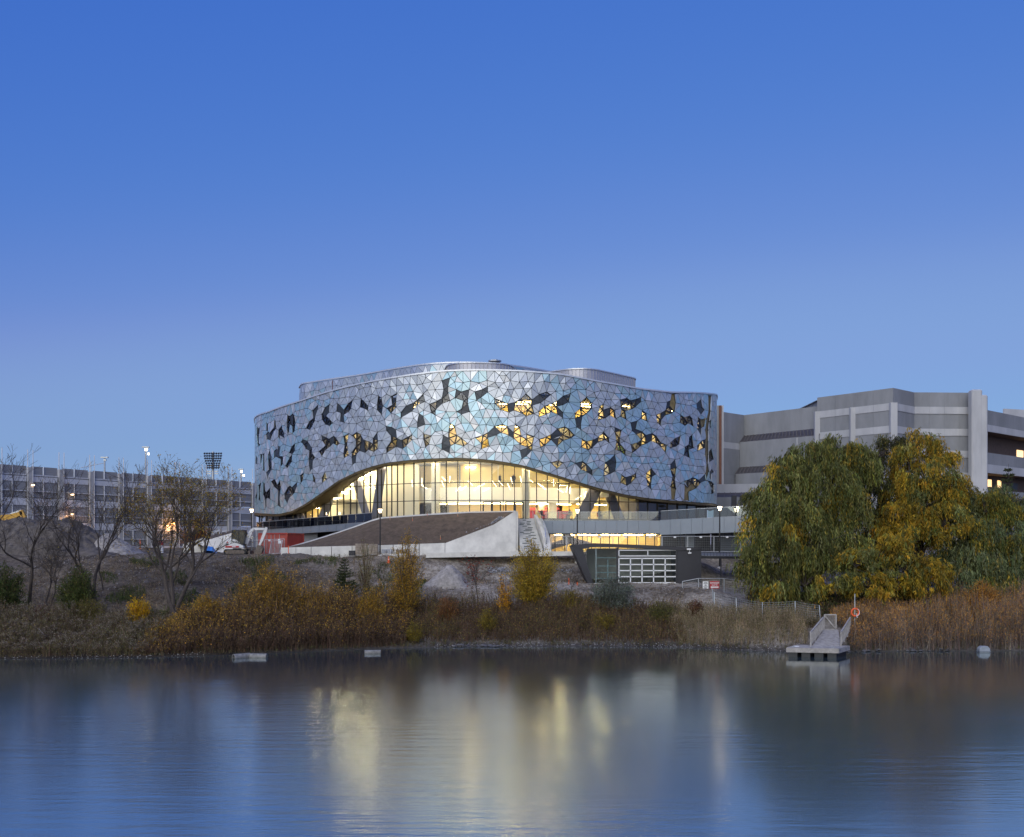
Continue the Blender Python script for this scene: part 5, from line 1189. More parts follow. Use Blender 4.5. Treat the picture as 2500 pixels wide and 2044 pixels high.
for k in range(14): a_ = k*.75; q1 = Vector((p.x+.35+(.16+.006*k)*math.cos(a_), p.y+.35+(.16+.006*k)*math.sin(a_), dz+.02+.004*k)); mb.tube(q0, q1, .018, n=5); q0 = q1
mb.build('rope', M_WHITE, DK, fix=False)
GW = thing('gangway', 'sloping wooden gangway with slatted railings and plank floor', 'gangway', (26,92,1))
fl0, fr0, bl0, br0 = W(1982,1578.5,89.3), W(2052,1578.5,89.3), W(2012,1537.5,94.3), W(2046,1537,94.3)
for k in range(26):
    a, b, c, d = [fl0.lerp(bl0,k/26), fr0.lerp(br0,k/26), fr0.lerp(br0,(k+.93)/26), fl0.lerp(bl0,(k+.93)/26)]; MB().extr([a,b,c,d],(0,0,-.05)).build('plank', M_WOOD, GW)
for a, b in ((fl0,bl0),(fr0,br0)): MB().bar(a+Vector((0,0,-.16)), b+Vector((0,0,-.16)), .08, .2).build('stringer', M_WOOD, GW, fix=False)
def railing(a, b, h, n):
    up = Vector((0,0,h))
    MB().bar(a+up, b+up, .12, .06).build('top_rail', M_WOOD, GW, fix=False); MB().bar(a+Vector((0,0,.12)), b+Vector((0,0,.12)), .06, .09).build('bottom_rail', M_WOOD, GW, fix=False)
    for k in range(n+1):
        p = a.lerp(b,k/n)
        if k % 9 == 0: MB().bar(p-Vector((0,0,.1)), p+up, .11).build('post', M_WOOD, GW, fix=False)
        else: MB().bar(p+Vector((0,0,.1)), p+up-Vector((0,0,.02)), .045, .07).build('baluster', M_WOOD, GW, fix=False)
railing(W(1979,1578.5,89.3), W(2010,1540,94.3), 1.2, 27); railing(W(2053,1578.5,89.3), W(2076,1540,94.8), 1.2, 27)
GT = thing('gangway_gate', 'closed wooden gate with diagonal brace at the top of the gangway', 'gate', tuple(W(2026,1538,94.4))); a, b = W(2012.5,1538,94.45), W(2041,1538,94.45); h = 1.3
for k in range(11): p = a.lerp(b,(k+.5)/11); MB().bar(p+Vector((0,.05,.05)), p+Vector((0,.05,h-.04)), .03, .075, up=(0,1,0)).build('gate_board', M_WOOD, GT, fix=False)
for p, q in ((a,b),(a+Vector((0,0,h)),b+Vector((0,0,h)))): MB().bar(p+Vector((0,0,.04)), q+Vector((0,0,.04)), .05, .11).build('gate_rail', M_WOOD, GT, fix=False)
for p in (a,b): MB().bar(p, p+Vector((0,-.02,h+.06)), .1, .07, up=(0,1,0)).build('gate_stile', M_WOOD, GT, fix=False)
MB().bar(a+Vector((.03,-.05,h-.05)), b+Vector((-.03,-.05,.1)), .11, .04, up=(0,1,0)).build('brace', M_WOOD, GT, fix=False)
p = W(2087,1520,95.2); zb = gz(p.x,p.y)-.1
tag(MB().tube((p.x,p.y,zb),(p.x,p.y,ZP(1450,95.2)),.04,n=8).build('ring_post', M_STEEL), 'tall grey pole with a life ring hanging on it', 'pole')
T = thing('life_ring', 'orange life ring with white rope hanging on the pole', 'life ring', (p.x,p.y-.1,ZP(1495,95.2)), local=True); mb = MB(); R0, r0 = .33, .085
for i in range(24):
    for j in range(8): u, v = 2*math.pi*i/24, 2*math.pi*j/8; mb.v.append(((R0+r0*math.cos(v))*math.cos(u), r0*.8*math.sin(v), (R0+r0*math.cos(v))*math.sin(u)))
mb.f = [(i*8+j, ((i+1)%24)*8+j, ((i+1)%24)*8+(j+1)%8, i*8+(j+1)%8) for i in range(24) for j in range(8)]; mb.build('ring', M_ORANGE, T, smooth=True)
mb = MB()
for i in range(7): a, b = -1.2+i*.32, -1.2+(i+1)*.32; mb.tube((.36*math.cos(a),-.1,.36*math.sin(a)),(.36*math.cos(b),-.1,.36*math.sin(b)),.022,n=5)
mb.tube((.1,-.1,-.1),(.12,-.1,-.5),.025,n=5); mb.tube((.12,-.1,-.5),(.2,-.1,-.42),.022,n=5); mb.build('rope', M_WHITE, T)

# ------------------------------------------------------------------ concrete pipes and float in the water
M_PIPE = mat('old_concrete_pipe', (.20,.195,.185), .85, var=.35, scale=3, bump=.2)
def pipe(px0, px1, y0, y1, D, r, tilt, label):
    a, b = W(px0,y0,D), W(px1,y1,D+tilt); a.z = b.z = r*.22; mb = MB(); n = 18; d = (b-a).normalized(); u = d.cross(Vector((0,0,1))).normalized()
    ring = lambda c, q: [c+u*(q*math.cos(2*math.pi*i/n))+Vector((0,0,q*math.sin(2*math.pi*i/n))) for i in range(n)]
    P = ring(a,r)+ring(b,r)+ring(b,r*.72)+ring(a,r*.72); mb.v = [tuple(p) for p in P]
    for k in range(4): mb.f += [(k*n+i, k*n+(i+1)%n, ((k+1)%4)*n+(i+1)%n, ((k+1)%4)*n+i) for i in range(n)]
    tag(mb.build('concrete_pipe', M_PIPE), label, 'pipe', 'concrete pipes at the waterline')
pipe(570,609.5,1600,1600,86.9,.28,1.0,'left piece of the two grey concrete pipes touching at the waterline'); pipe(611.5,652,1600,1600,87.6,.27,-.15,'right piece of the two grey concrete pipes touching at the waterline'); pipe(890,929,1594,1594,90.8,.24,.25,'single grey concrete pipe lying alone at the waterline')
c = W(2401,1590,92.1); T = thing('mooring_float', 'small boxy grey white float at the reed edge', 'float', (c.x,c.y,0), local=True)
MB().extr([(-.46,-.3,-.05),(.46,-.3,-.05),(.46,-.3,.30),(.25,-.3,.52),(-.25,-.3,.52),(-.46,-.3,.30)], (0,.6,0)).build('body', mat('pale_float',(.28,.31,.35),.6,var=.15), T, bevel=.03); MB().box(-.5,.5,-.34,.34,.06,.12).build('rub_strip', M_GREYP, T)

# ------------------------------------------------------------------ compact excavator
ED = 122.5; ex = XP(579,ED); ez = gz(ex,ED)
EX = thing('mini_excavator', 'white compact excavator with dark cab and raised curved boom', 'excavator', (ex,ED,ez), local=True)
M_EXW = mat('excavator_white', (.68,.68,.67), .4, var=.08); M_RUB = mat('rubber_track', (.02,.02,.02), .8, var=.2, bump=.3); M_MUD = mat('muddy_steel', (.16,.13,.105), .7, .2, var=.35, scale=4)
M_CABG = mat('cab_glass', (.02,.03,.032), .12, var=0)
def rounded(cx_, cz_, hl, r, n=8): return [(cx_+hl+r*math.sin(math.pi*i/n), cz_+r*math.cos(math.pi*i/n)) for i in range(n+1)]+[(cx_-hl-r*math.sin(math.pi*i/n), cz_-r*math.cos(math.pi*i/n)) for i in range(n+1)]
for y0 in (-1.0,.6):
    tr = MB().extr([(x,y0,z) for x, z in rounded(0,.33,.98,.33)], (0,.4,0)).build('track', M_RUB, EX)
    for k in range(5): MB().tube((-.9+k*.45,y0-.03,.3),(-.9+k*.45,y0+.43,.3),.2,n=12).build('road_wheel', M_MUD, tr)
    MB().extr([(x,y0-.012,z) for x, z in rounded(0,.33,.85,.2)], (0,.01,0)).build('track_frame', M_MUD, tr)
MB().box(-.7,.7,-.6,.6,.3,.62).build('undercarriage', M_BLACK, EX); MB().lathe((0,0,.6),[(.5,0),(.5,.14)],16).build('turntable', M_BLACK, EX)
body = [(-1.15,.78),(.95,.78),(.95,1.05),(.62,1.2),(.5,1.5),(.15,1.75),(-.3,1.86),(-.8,1.8),(-1.1,1.6),(-1.22,1.25)]
MB().extr([(x,-.95,z) for x, z in body], (0,1.9,0)).build('house', M_EXW, EX, bevel=.05)
MB().box(-1.1,.45,-.985,-.955,.84,1.02).build('red_stripe', mat('red_decal',(.45,.03,.03),.5,var=.03), EX); MB().box(-.35,.1,-.992,-.986,.89,.97).build('decal', M_SIGNW, EX); MB().extr([(-1.0,-.96,1.36),(-.74,-.96,1.36),(-.87,-.96,1.56)],(0,-.012,0)).build('decal', MATS['red_decal'], EX); MB().box(-1.0,-.74,-.972,-.955,1.1,1.3).build('decal', M_INK, EX)
cab = [(-.35,1.55),(.95,1.2),(1.12,2.05),(1.0,2.72),(-.3,2.8),(-.38,2.2)]
fr = MB()
for y0 in (-.95,.1):
    for p, q in zip(cab, cab[1:]+cab[:1]): fr.bar((p[0],y0,p[1]),(q[0],y0,q[1]),.09)
    fr.bar((.4,y0,1.35),(.4,y0,2.76),.08)
for p in cab: fr.bar((p[0],-.95,p[1]),(p[0],.1,p[1]),.09)
fr.build('cab_frame', M_BLACK, EX, fix=False); MB().extr([(x,-.93,z) for x, z in cab], (0,1.0,0)).build('cab_glass', M_CABG, EX); MB().box(-.36,1.06,-1.0,.16,2.72,2.84).build('cab_roof', M_CHAR, EX)
MB().box(.1,.5,-.7,-.2,1.5,2.1).build('seat', M_BLACK, EX)
def limb(pts, w, name, m_):
    mb = MB()
    for (p, wp), (q, wq) in zip(pts, pts[1:]):
        p, q = Vector(p), Vector(q); d = (q-p).normalized(); n = Vector((-d.z,0,d.x)); mb.hexa([p-n*wp+Vector((0,-w,0)),q-n*wq+Vector((0,-w,0)),q-n*wq+Vector((0,w,0)),p-n*wp+Vector((0,w,0)),p+n*wp+Vector((0,-w,0)),q+n*wq+Vector((0,-w,0)),q+n*wq+Vector((0,w,0)),p+n*wp+Vector((0,w,0))])
    return mb.build(name, m_, EX)
limb([((.95,-.1,.95),.18),((1.35,-.1,2.0),.24),((1.65,-.1,2.7),.19),((1.95,-.1,2.98),.15),((3.2,-.1,2.98),.11)], .16, 'boom', M_EXW)
limb([((3.42,-.1,3.15),.12),((3.25,-.1,2.7),.18),((2.9,-.1,1.75),.15),((2.6,-.1,1.1),.11)], .13, 'dipper_arm', M_EXW)
MB().bar((1.15,-.1,1.0),(1.55,-.1,1.95),.12).build('boom_ram', M_STEEL, EX, fix=False); MB().bar((1.95,-.1,3.2),(3.3,-.1,3.18),.1).build('arm_ram', M_BLACK, EX, fix=False); MB().bar((3.2,-.15,2.4),(2.82,-.15,1.25),.12).build('bucket_ram', M_BLACK, EX, fix=False)
MB().box(.85,1.15,-.3,.1,.7,1.25).build('swing_post', M_MUD, EX)
bk = [(2.42,1.1),(2.88,1.05),(3.05,.65),(2.92,.25),(2.55,.05),(1.98,.0),(2.12,.2),(2.28,.7)]
MB().extr([(x,-.5,z) for x, z in bk], (0,.8,0)).build('bucket', M_MUD, EX)
for k in range(4): MB().bar((2.05,-.42+k*.21,.05),(1.86,-.42+k*.21,-.0),.07,.05).build('tooth', M_MUD, EX, fix=False)
MB().box(1.55,1.68,-1.0,1.0,.08,.5).build('dozer_blade', M_MUD, EX); MB().bar((.8,0,.35),(1.6,0,.3),.2).build('blade_arm', M_MUD, EX, fix=False)

# yellow excavator arm behind the dirt pile at the far left
M_YEL = mat('machine_yellow', (.50,.27,.03), .5, var=.15)
d = 131; T = thing('yellow_excavator', 'yellow excavator with its bent arm showing over the dirt pile', 'excavator', (XP(-45,d),d,8.4))
def ylimb(pts, name):
    mb = MB()
    for (px,py,wp),(qx,qy,wq) in zip(pts, pts[1:]): p, q = W(px,py,d), W(qx,qy,d); dd = (q-p).normalized(); n = Vector((-dd.z,0,dd.x)); mb.hexa([p-n*wp+Vector((0,-.25,0)),q-n*wq+Vector((0,-.25,0)),q-n*wq+Vector((0,.25,0)),p-n*wp+Vector((0,.25,0)),p+n*wp+Vector((0,-.25,0)),q+n*wq+Vector((0,-.25,0)),q+n*wq+Vector((0,.25,0)),p+n*wp+Vector((0,.25,0))])
    return mb.build(name, M_YEL, T)
ylimb([(-40,1290,.35),(0,1267,.42),(30,1262,.34),(56,1252,.2)], 'boom'); ylimb([(52,1246,.2),(58,1262,.3),(66,1285,.16)], 'dipper_arm'); MB().bar(W(20,1258,d),W(52,1246,d),.2).build('arm_ram', M_STEEL, T, fix=False)
MB().cbox((XP(-60,d),d,9.8),(3,2.4,1.6)).build('house', M_YEL, T, bevel=.1); MB().cbox((XP(-60,d),d,8.6),(3.6,2.6,.8)).build('track', M_RUB, T, bevel=.2); MB().cbox((XP(-52,d),d-.6,11),(1.3,1,1.3)).build('cab', M_BLACK, T, bevel=.08)

# ------------------------------------------------------------------ red container
M_CRED = mat('container_red', (.36,.045,.032), .55, var=.12, scale=1.2, bump=.05); M_CREDL = mat('container_red_pale', (.42,.09,.065), .6, var=.12, scale=2)
CT = thing('shipping_container', 'red corrugated shipping container behind the compact excavator', 'container', (XP(690,128),128,8.4))
ca, cb2, cc = W(632,1360,126.5), W(700,1360,124.4), W(741,1352,129.5); zt0 = ZP(1303,125); zb0 = 8.35
ca.z = cb2.z = cc.z = zb0; H = Vector((0,0,zt0-zb0)); cd = ca+(cc-cb2)
MB().add([ca,cb2,cc,cd,ca+H,cb2+H,cc+H,cd+H], [(4,5,6,7),(0,4,7,3),(3,7,6,2)]).build('shell', M_CRED, CT)
def corr(p, q, n, m_, nm):
    d = (q-p); L = d.length; d.normalize(); nn = Vector((d.y,-d.x,0)); mb = MB(); pts = []
    for k in range(n):
        for f0, o in ((0,0),(.25,0),(.4,-.05),(.75,-.05),(.9,0)): pts.append(p+d*(L*(k+f0)/n)+nn*o)
    pts.append(q); mb.strip(pts, [x+H for x in pts]); mb.build(nm, m_, CT, fix=False)
corr(cb2, cc, 16, M_CRED, 'corrugated_side'); corr(ca, cb2, 3, M_CREDL, 'end_doors')  # end doors in a paler red than the side
for p in (ca,cb2,cc,cd): MB().bar(p, p+H, .16).build('corner_post', M_CRED, CT, fix=False)
for p, q in ((ca,cb2),(cb2,cc),(cc,cd),(cd,ca)): MB().bar(p+H, q+H, .14, .16).build('top_rail', M_CRED, CT, fix=False); MB().bar(p, q, .14, .16).build('bottom_rail', M_CRED, CT, fix=False)
for f0 in (.3,.45,.58,.75): p = ca.lerp(cb2,f0)+Vector((0,-.1,.1)); MB().tube(p, p+H-Vector((0,0,.2)), .03, n=6).build('lock_rod', M_STEEL, CT, fix=False)
fence_panel(646,694,1318,1316,123.6,1.75,'site fence panel standing before the red container doors',[(.25,.06,.25,.2),(.74,.05,.25,.2)])
p0 = W(662,1322,123.2); tag(fo := thing('fence_panel','site fence panel leaning crookedly on the one before the red container','fence',(p0.x,p0.y,8.4),'temporary site fence panels'))
a, b, c, d_ = W(663,1321,123.3), W(690,1319.5,123.3), W(684,1351,122.6), W(657,1352,122.6); mb = MB()
for p, q in ((a,b),(b,c),(c,d_),(d_,a)): mb.tube(p, q, .035, n=6)
mb.build('frame', M_STEEL, fo, fix=False); mb = MB()
for k in range(1,14): mb.bar(a.lerp(d_,k/14), b.lerp(c,k/14), .02)
for k in range(1,8): mb.bar(a.lerp(b,k/8), d_.lerp(c,k/8), .012)
tag(mb.build('wire_infill', M_WIRE, fo, fix=False), kind='stuff'); p = W(683,1324,123.2); MB().box(p.x-.18,p.x+.18,p.y-.04,p.y-.02,p.z-.18,p.z+.16).build('notice', M_SIGNW, fo)
fence_panel(615,645,1320,1318,124.3,1.7,'site fence panel between the excavator arm and the red container')

# ------------------------------------------------------------------ second wedge wall with handrails, blue tarp
LW = thing('stair_wedge_wall', 'pale concrete wedge wall with soil and handrails left of the excavator', 'wall', (XP(530,128),128,8.3)); d = 128
MB().extr([W(480,1326,d),W(582,1297,d+1.5),W(600,1300,d+1.5),W(600,1352,d+1.5),W(556,1352,d),W(520,1345,d)], (0,.35,0)).build('wedge', M_CONC, LW)
wall_run([(446,d+1,ZP(1330,d),8.2),(500,d+1.5,ZP(1312,d),8.2)],.3).build('low_wall', M_CONC, LW)
mb = MB(); mb.extr([W(484,1325,d+.4),W(580,1297.5,d+1.9),W(575,1294,d+6),W(480,1312,d+6)], (0,0,-.5)); mb.build('soil_slope', M_SOIL, LW)
for a in ((505,1302,518,1294),(522,1301,536,1294),(541,1299,552,1296)): A, B = W(a[0],a[1],d+5), W(a[2],a[3],d+5); m2 = MB(); m2.tube(A,B,.05,n=6); m2.tube(A,A-Vector((0,0,.9)),.04,n=6); m2.tube(B,B-Vector((0,0,.9)),.04,n=6); m2.build('handrail', M_SPAN, LW)
T = thing('tarp_heap', 'crumpled bright blue tarpaulin heaped against the wedge wall', 'tarpaulin', tuple(W(513,1336,127))); mb = MB(); n1, n2 = 26, 12
for j in range(n2):
    for i in range(n1):
        u, v = i/(n1-1), j/(n2-1); x = XP(497,126.6)+u*XP(527,126.6)-u*XP(497,126.6); hh = math.sin(math.pi*u)**.6*math.sin(math.pi*min(1,v*.9+.1))**.7; mb.v.append((x,126.3+v*1.3,gz(x,126.5)+hh*(.75+.35*mnoise.noise(Vector((x*2.2,v*3,1))))+.03))
mb.f = [(j*n1+i,j*n1+i+1,(j+1)*n1+i+1,(j+1)*n1+i) for j in range(n2-1) for i in range(n1-1)]; mb.build('sheet', mat('blue_tarp',(.03,.16,.50),.45,var=.2,scale=3,bump=.3), T, fix=False)

# ------------------------------------------------------------------ dirt piles
def heap(name, px0, px1, D0, D1, prof, label, m_, amp, grp=None, n=(70,40), fq=.9, cat='dirt pile'):
    """prof: (px, ytop) silhouette; a rough heap across D0..D1 that crests on it"""
    mb = MB(); n1, n2 = n; Dm = (D0+D1)/2; xs_ = np.linspace(XP(px0,Dm), XP(px1,Dm), n1)
    for j in range(n2):
        v = j/(n2-1); y = D0+(D1-D0)*v
        for x in xs_:
            px = CX+F*x/Dm; zt_ = ZP(float(np.interp(px,[p for p,_ in prof],[q for _,q in prof])), Dm); g = gz(x,y); e = min(1,(px-px0)/22,(px1-px)/22); e = max(0,e)
            h = max(0,zt_-g)*math.sin(math.pi*v)**.85*e; P_ = Vector((x*fq,y*fq,3)); h += h*0+min(1,h)*amp*(mnoise.noise(P_)+.6*mnoise.noise(P_*2.3)+.4*mnoise.noise(P_*5)+.25*mnoise.noise(P_*11))
            mb.v.append((x,y,g-.06+h))
    mb.f = [(j*n1+i,j*n1+i+1,(j+1)*n1+i+1,(j+1)*n1+i) for j in range(n2-1) for i in range(n1-1)]
    tag(mb.build(name, m_, smooth=False, fix=False), label, cat, grp)
M_CLAY = mat('dug_clay', (.105,.09,.078), .97, var=.35, scale=1.1, bump=.7, bscale=4); M_GRAV = mat('loose_gravel', (.30,.275,.25), .97, var=.3, scale=2.5, bump=.7, bscale=9)
heap('dirt_pile', -90, 345, 117, 130, [(-90,1262),(0,1268),(60,1266),(110,1271),(170,1265),(200,1278),(222,1296),(245,1312),(290,1332),(330,1348)], 'big rough dirt pile along the left edge before the garage', M_CLAY, .45, n=(150,50), fq=.55)
heap('dirt_pile', 225, 350, 119, 126, [(225,1335),(258,1302),(272,1300),(300,1320),(350,1352)], 'lighter grey spill of dirt at the right foot of the big pile', M_GRAV, .2)
heap('gravel_pile', 1035, 1150, 110.5, 115.5, [(1035,1420),(1065,1402),(1092,1378),(1104,1379),(1125,1398),(1150,1418)], 'small grey gravel cone on the bare slope', M_GRAV, .15, cat='gravel pile')
heap('dirt_pile', 672, 775, 119.4, 121.4, [(672,1358),(690,1350),(712,1352),(735,1349.5),(760,1354),(775,1360)], 'low lumpy dirt ridge at the foot of the retaining wall', M_CLAY, .3, fq=1.6)

# ------------------------------------------------------------------ pallets, cone, stakes, barrel
M_PAV = mat('stacked_pavers', (.27,.225,.18), .9, var=.3, scale=3); M_WRAP = mat('grey_wrap', (.36,.37,.39), .5, var=.2, scale=2)
def bundle(px0, px1, yt, yb, D, m_, label, rows_=3, cols_=4):
    a, b = W(px0,yb,D), W(px1,yt,D); g = gz((a.x+b.x)/2,D)+.02; z0 = max(g, a.z-.2); T = thing('paver_pallet', label, 'pallet', ((a.x+b.x)/2,D,z0), 'pallets of paving stone by the wall')
    for k in range(3): MB().box(a.x,b.x,D+k*.45,D+k*.45+.1,z0-.02,z0+.05).build('runner', M_WOOD, T)
    MB().box(a.x,b.x,D-.02,D+1.04,z0+.055,z0+.085).build('deck', M_WOOD, T); w = (b.x-a.x)/cols_; h = (b.z-z0-.1)/rows_
    for r in range(rows_):
        for c in range(cols_): MB().box(a.x+c*w+.012,a.x+(c+1)*w-.012,D+random.uniform(-.03,.03),D+1.0,z0+.09+r*h+.006,z0+.09+(r+1)*h-.006).build('block', m_, T)
bundle(851,866,1344,1354,119.7,M_CHAR,'small dark bundle at the left end of the pallets',2,2); bundle(867,896,1327,1352,119.9,M_PAV,'tall brown pallet of stone half behind the thin sapling',4,3); bundle(900,922,1328,1350,120.0,M_PAV,'tall brown pallet of stone beside the lamp post',4,3)
bundle(931,944,1341,1351,119.8,M_WRAP,'small wrapped grey pallet right of the lamp post',2,2); bundle(945,956,1340,1351,119.9,M_WRAP,'small wrapped grey pallet next to the cone',2,2); bundle(966,992,1341,1352,119.8,M_PAV,'low brown pallet of stone on the concrete ledge',2,3)
D_ = 117.3; x = XP(949,D_); zc_ = gz(x,D_); T = thing('traffic_cone', 'orange traffic cone before the concrete ledge', 'cone', (x,D_,zc_), local=True)
MB().box(-.22,.22,-.22,.22,0,.05).build('base', M_ORANGE, T); MB().lathe((0,0,.05),[(.17,0),(.035,.72)],14).build('cone_body', M_ORANGE, T); MB().lathe((0,0,.35),[(.118,0),(.09,.13)],14).build('pale_collar', mat('cone_collar',(.75,.35,.25),.5), T)
M_STAKE = mat('raw_stake', (.42,.30,.17), .85, var=.2)
def stake(px, yt, yb, D, m_, label, grp, w=.05):
    t = W(px,yt,D); b = W(px+.4,yb,D); T = thing('survey_stake', label, 'stake', tuple(b), grp)
    MB().bar(b-Vector((0,0,.25)), t, w, .03, up=(0,1,0)).build('stake', m_, T, fix=False); MB().bar(b.lerp(t,.55)-Vector((0,.022,0)), b.lerp(t,.72)-Vector((0,.022,0)), w*1.1, .01, up=(0,1,0)).build('flag_tape', M_ORANGE, T, fix=False)
G1 = 'wooden survey stakes on the berm'
for a in ((952,1258,1275,126.2,'stake at the upper left berm edge, just right of the lamp post'),(1007,1263,1281,125.2,'stake on the upper berm, second from the left'),(1043,1250,1268,126.2,'stake against the atrium glass left of the middle of the berm'),(1117.5,1253,1276,125.4,'stake in the middle of the upper berm, below the lit room'),(1212,1265,1280,122.6,'stake low on the berm beside the wedge top'),(1075,1307,1327,121.6,'stake at the lower berm edge where the rocks begin')): stake(a[0],a[1],a[2],a[3],M_STAKE,'thin wooden survey '+a[4],G1)
stake(1388.5,1412,1429,112.4,M_ORANGE,'taller orange stake left of the pavilion end wall','orange stakes by the pavilion',.1); stake(1409,1421,1430,112.3,M_ORANGE,'shorter orange stake close to the pavilion end wall','orange stakes by the pavilion',.1)
stake(704,1332,1349,120.4,M_ORANGE,'leaning orange stake at the left end of the retaining wall',None,.09); stake(342,1318,1335,123,M_ORANGE,'orange stake beside the dirt pile foot',None,.09)
x, D_ = XP(393,128), 128; zc_ = gz(x,D_); T = thing('site_barrel', 'white barrel with a red top standing before the garage', 'barrel', (x,D_,zc_), local=True); MB().lathe((0,0,0),[(.3,0),(.3,.5),(.27,.52),(.27,1.0)],14).build('drum', M_WHITE, T); MB().lathe((0,0,1.0),[(.3,0),(.3,.25),(.15,.5)],14).build('red_top', MATS['sign_red'], T)
# ------------------------------------------------------------------ vegetation
def unit(v): return v/np.maximum(np.linalg.norm(v, axis=-1, keepdims=True), 1e-6)
def leaf_quads(P, Dr, L, Wd, twist=None):
    """narrow diamond leaves: base P, direction Dr, length L, width Wd"""
    n = len(P); r = RNG.normal(size=(n,3)); a = unit(np.cross(Dr, r)); L = np.asarray(L).reshape(-1,1); Wd = np.asarray(Wd).reshape(-1,1)
    return np.stack([P, P+Dr*L*.5+a*Wd*.5, P+Dr*L, P+Dr*L*.5-a*Wd*.5], 1)
def tones(n, cols, wts, var=.18):
    cols = np.array(cols); k = RNG.choice(len(cols), n, p=np.array(wts)/sum(wts)); c = cols[k]*(1+RNG.normal(0, var, (n,1)))*(1+RNG.normal(0, .06, (n,3))); return np.clip(c, .004, .9)
def tube_tree(segs, name, m_, parent, n=5):
    mb = MB()
    for p, q, r0, r1 in segs: mb.tube(p, q, r0, r1, n=(n+3 if r0 > .12 else (n if r0 > .03 else 3)), cap=False)
    return mb.build(name, m_, parent, fix=False, smooth=False)
def grow(p, d, L, r, depth, rng, segs, tips, spread=.5, up=.12, shrink=.74, kids=(2,3), wob=.16, minr=.006):
    """branching skeleton; each limb is a few bent segments"""
    n = 3 if depth > 1 else 2
    for i in range(n):
        d = (d+Vector((rng.gauss(0,wob),rng.gauss(0,wob),rng.gauss(0,wob)+up*.4))).normalized(); q = p+d*(L/n); r1 = max(minr, r*(1-.25/n*(1 if depth else 2.5))); segs.append((p.copy(), q.copy(), r, r1)); p, r = q, r1
        if depth <= 2 and rng.random() < .6: tips.append((p.copy(), d.copy()))
        if depth > 1 and i and rng.random() < .8:
            dd = (d+Vector((rng.gauss(0,spread),rng.gauss(0,spread),rng.gauss(0,spread)+up))).normalized(); grow(p, dd, L*shrink*.8, r*.55, depth-2, rng, segs, tips, spread, up, shrink, kids, wob, minr) if depth >= 2 else None
    if depth <= 0: tips.append((p, d)); return
    for k in range(rng.choice(kids)):
        dd = (d+Vector((rng.gauss(0,spread),rng.gauss(0,spread),rng.gauss(0,spread)*.7+up))).normalized(); grow(p, dd, L*shrink*rng.uniform(.8,1.15), r*rng.uniform(.6,.75), depth-1, rng, segs, tips, spread, up, shrink, kids, wob, minr)

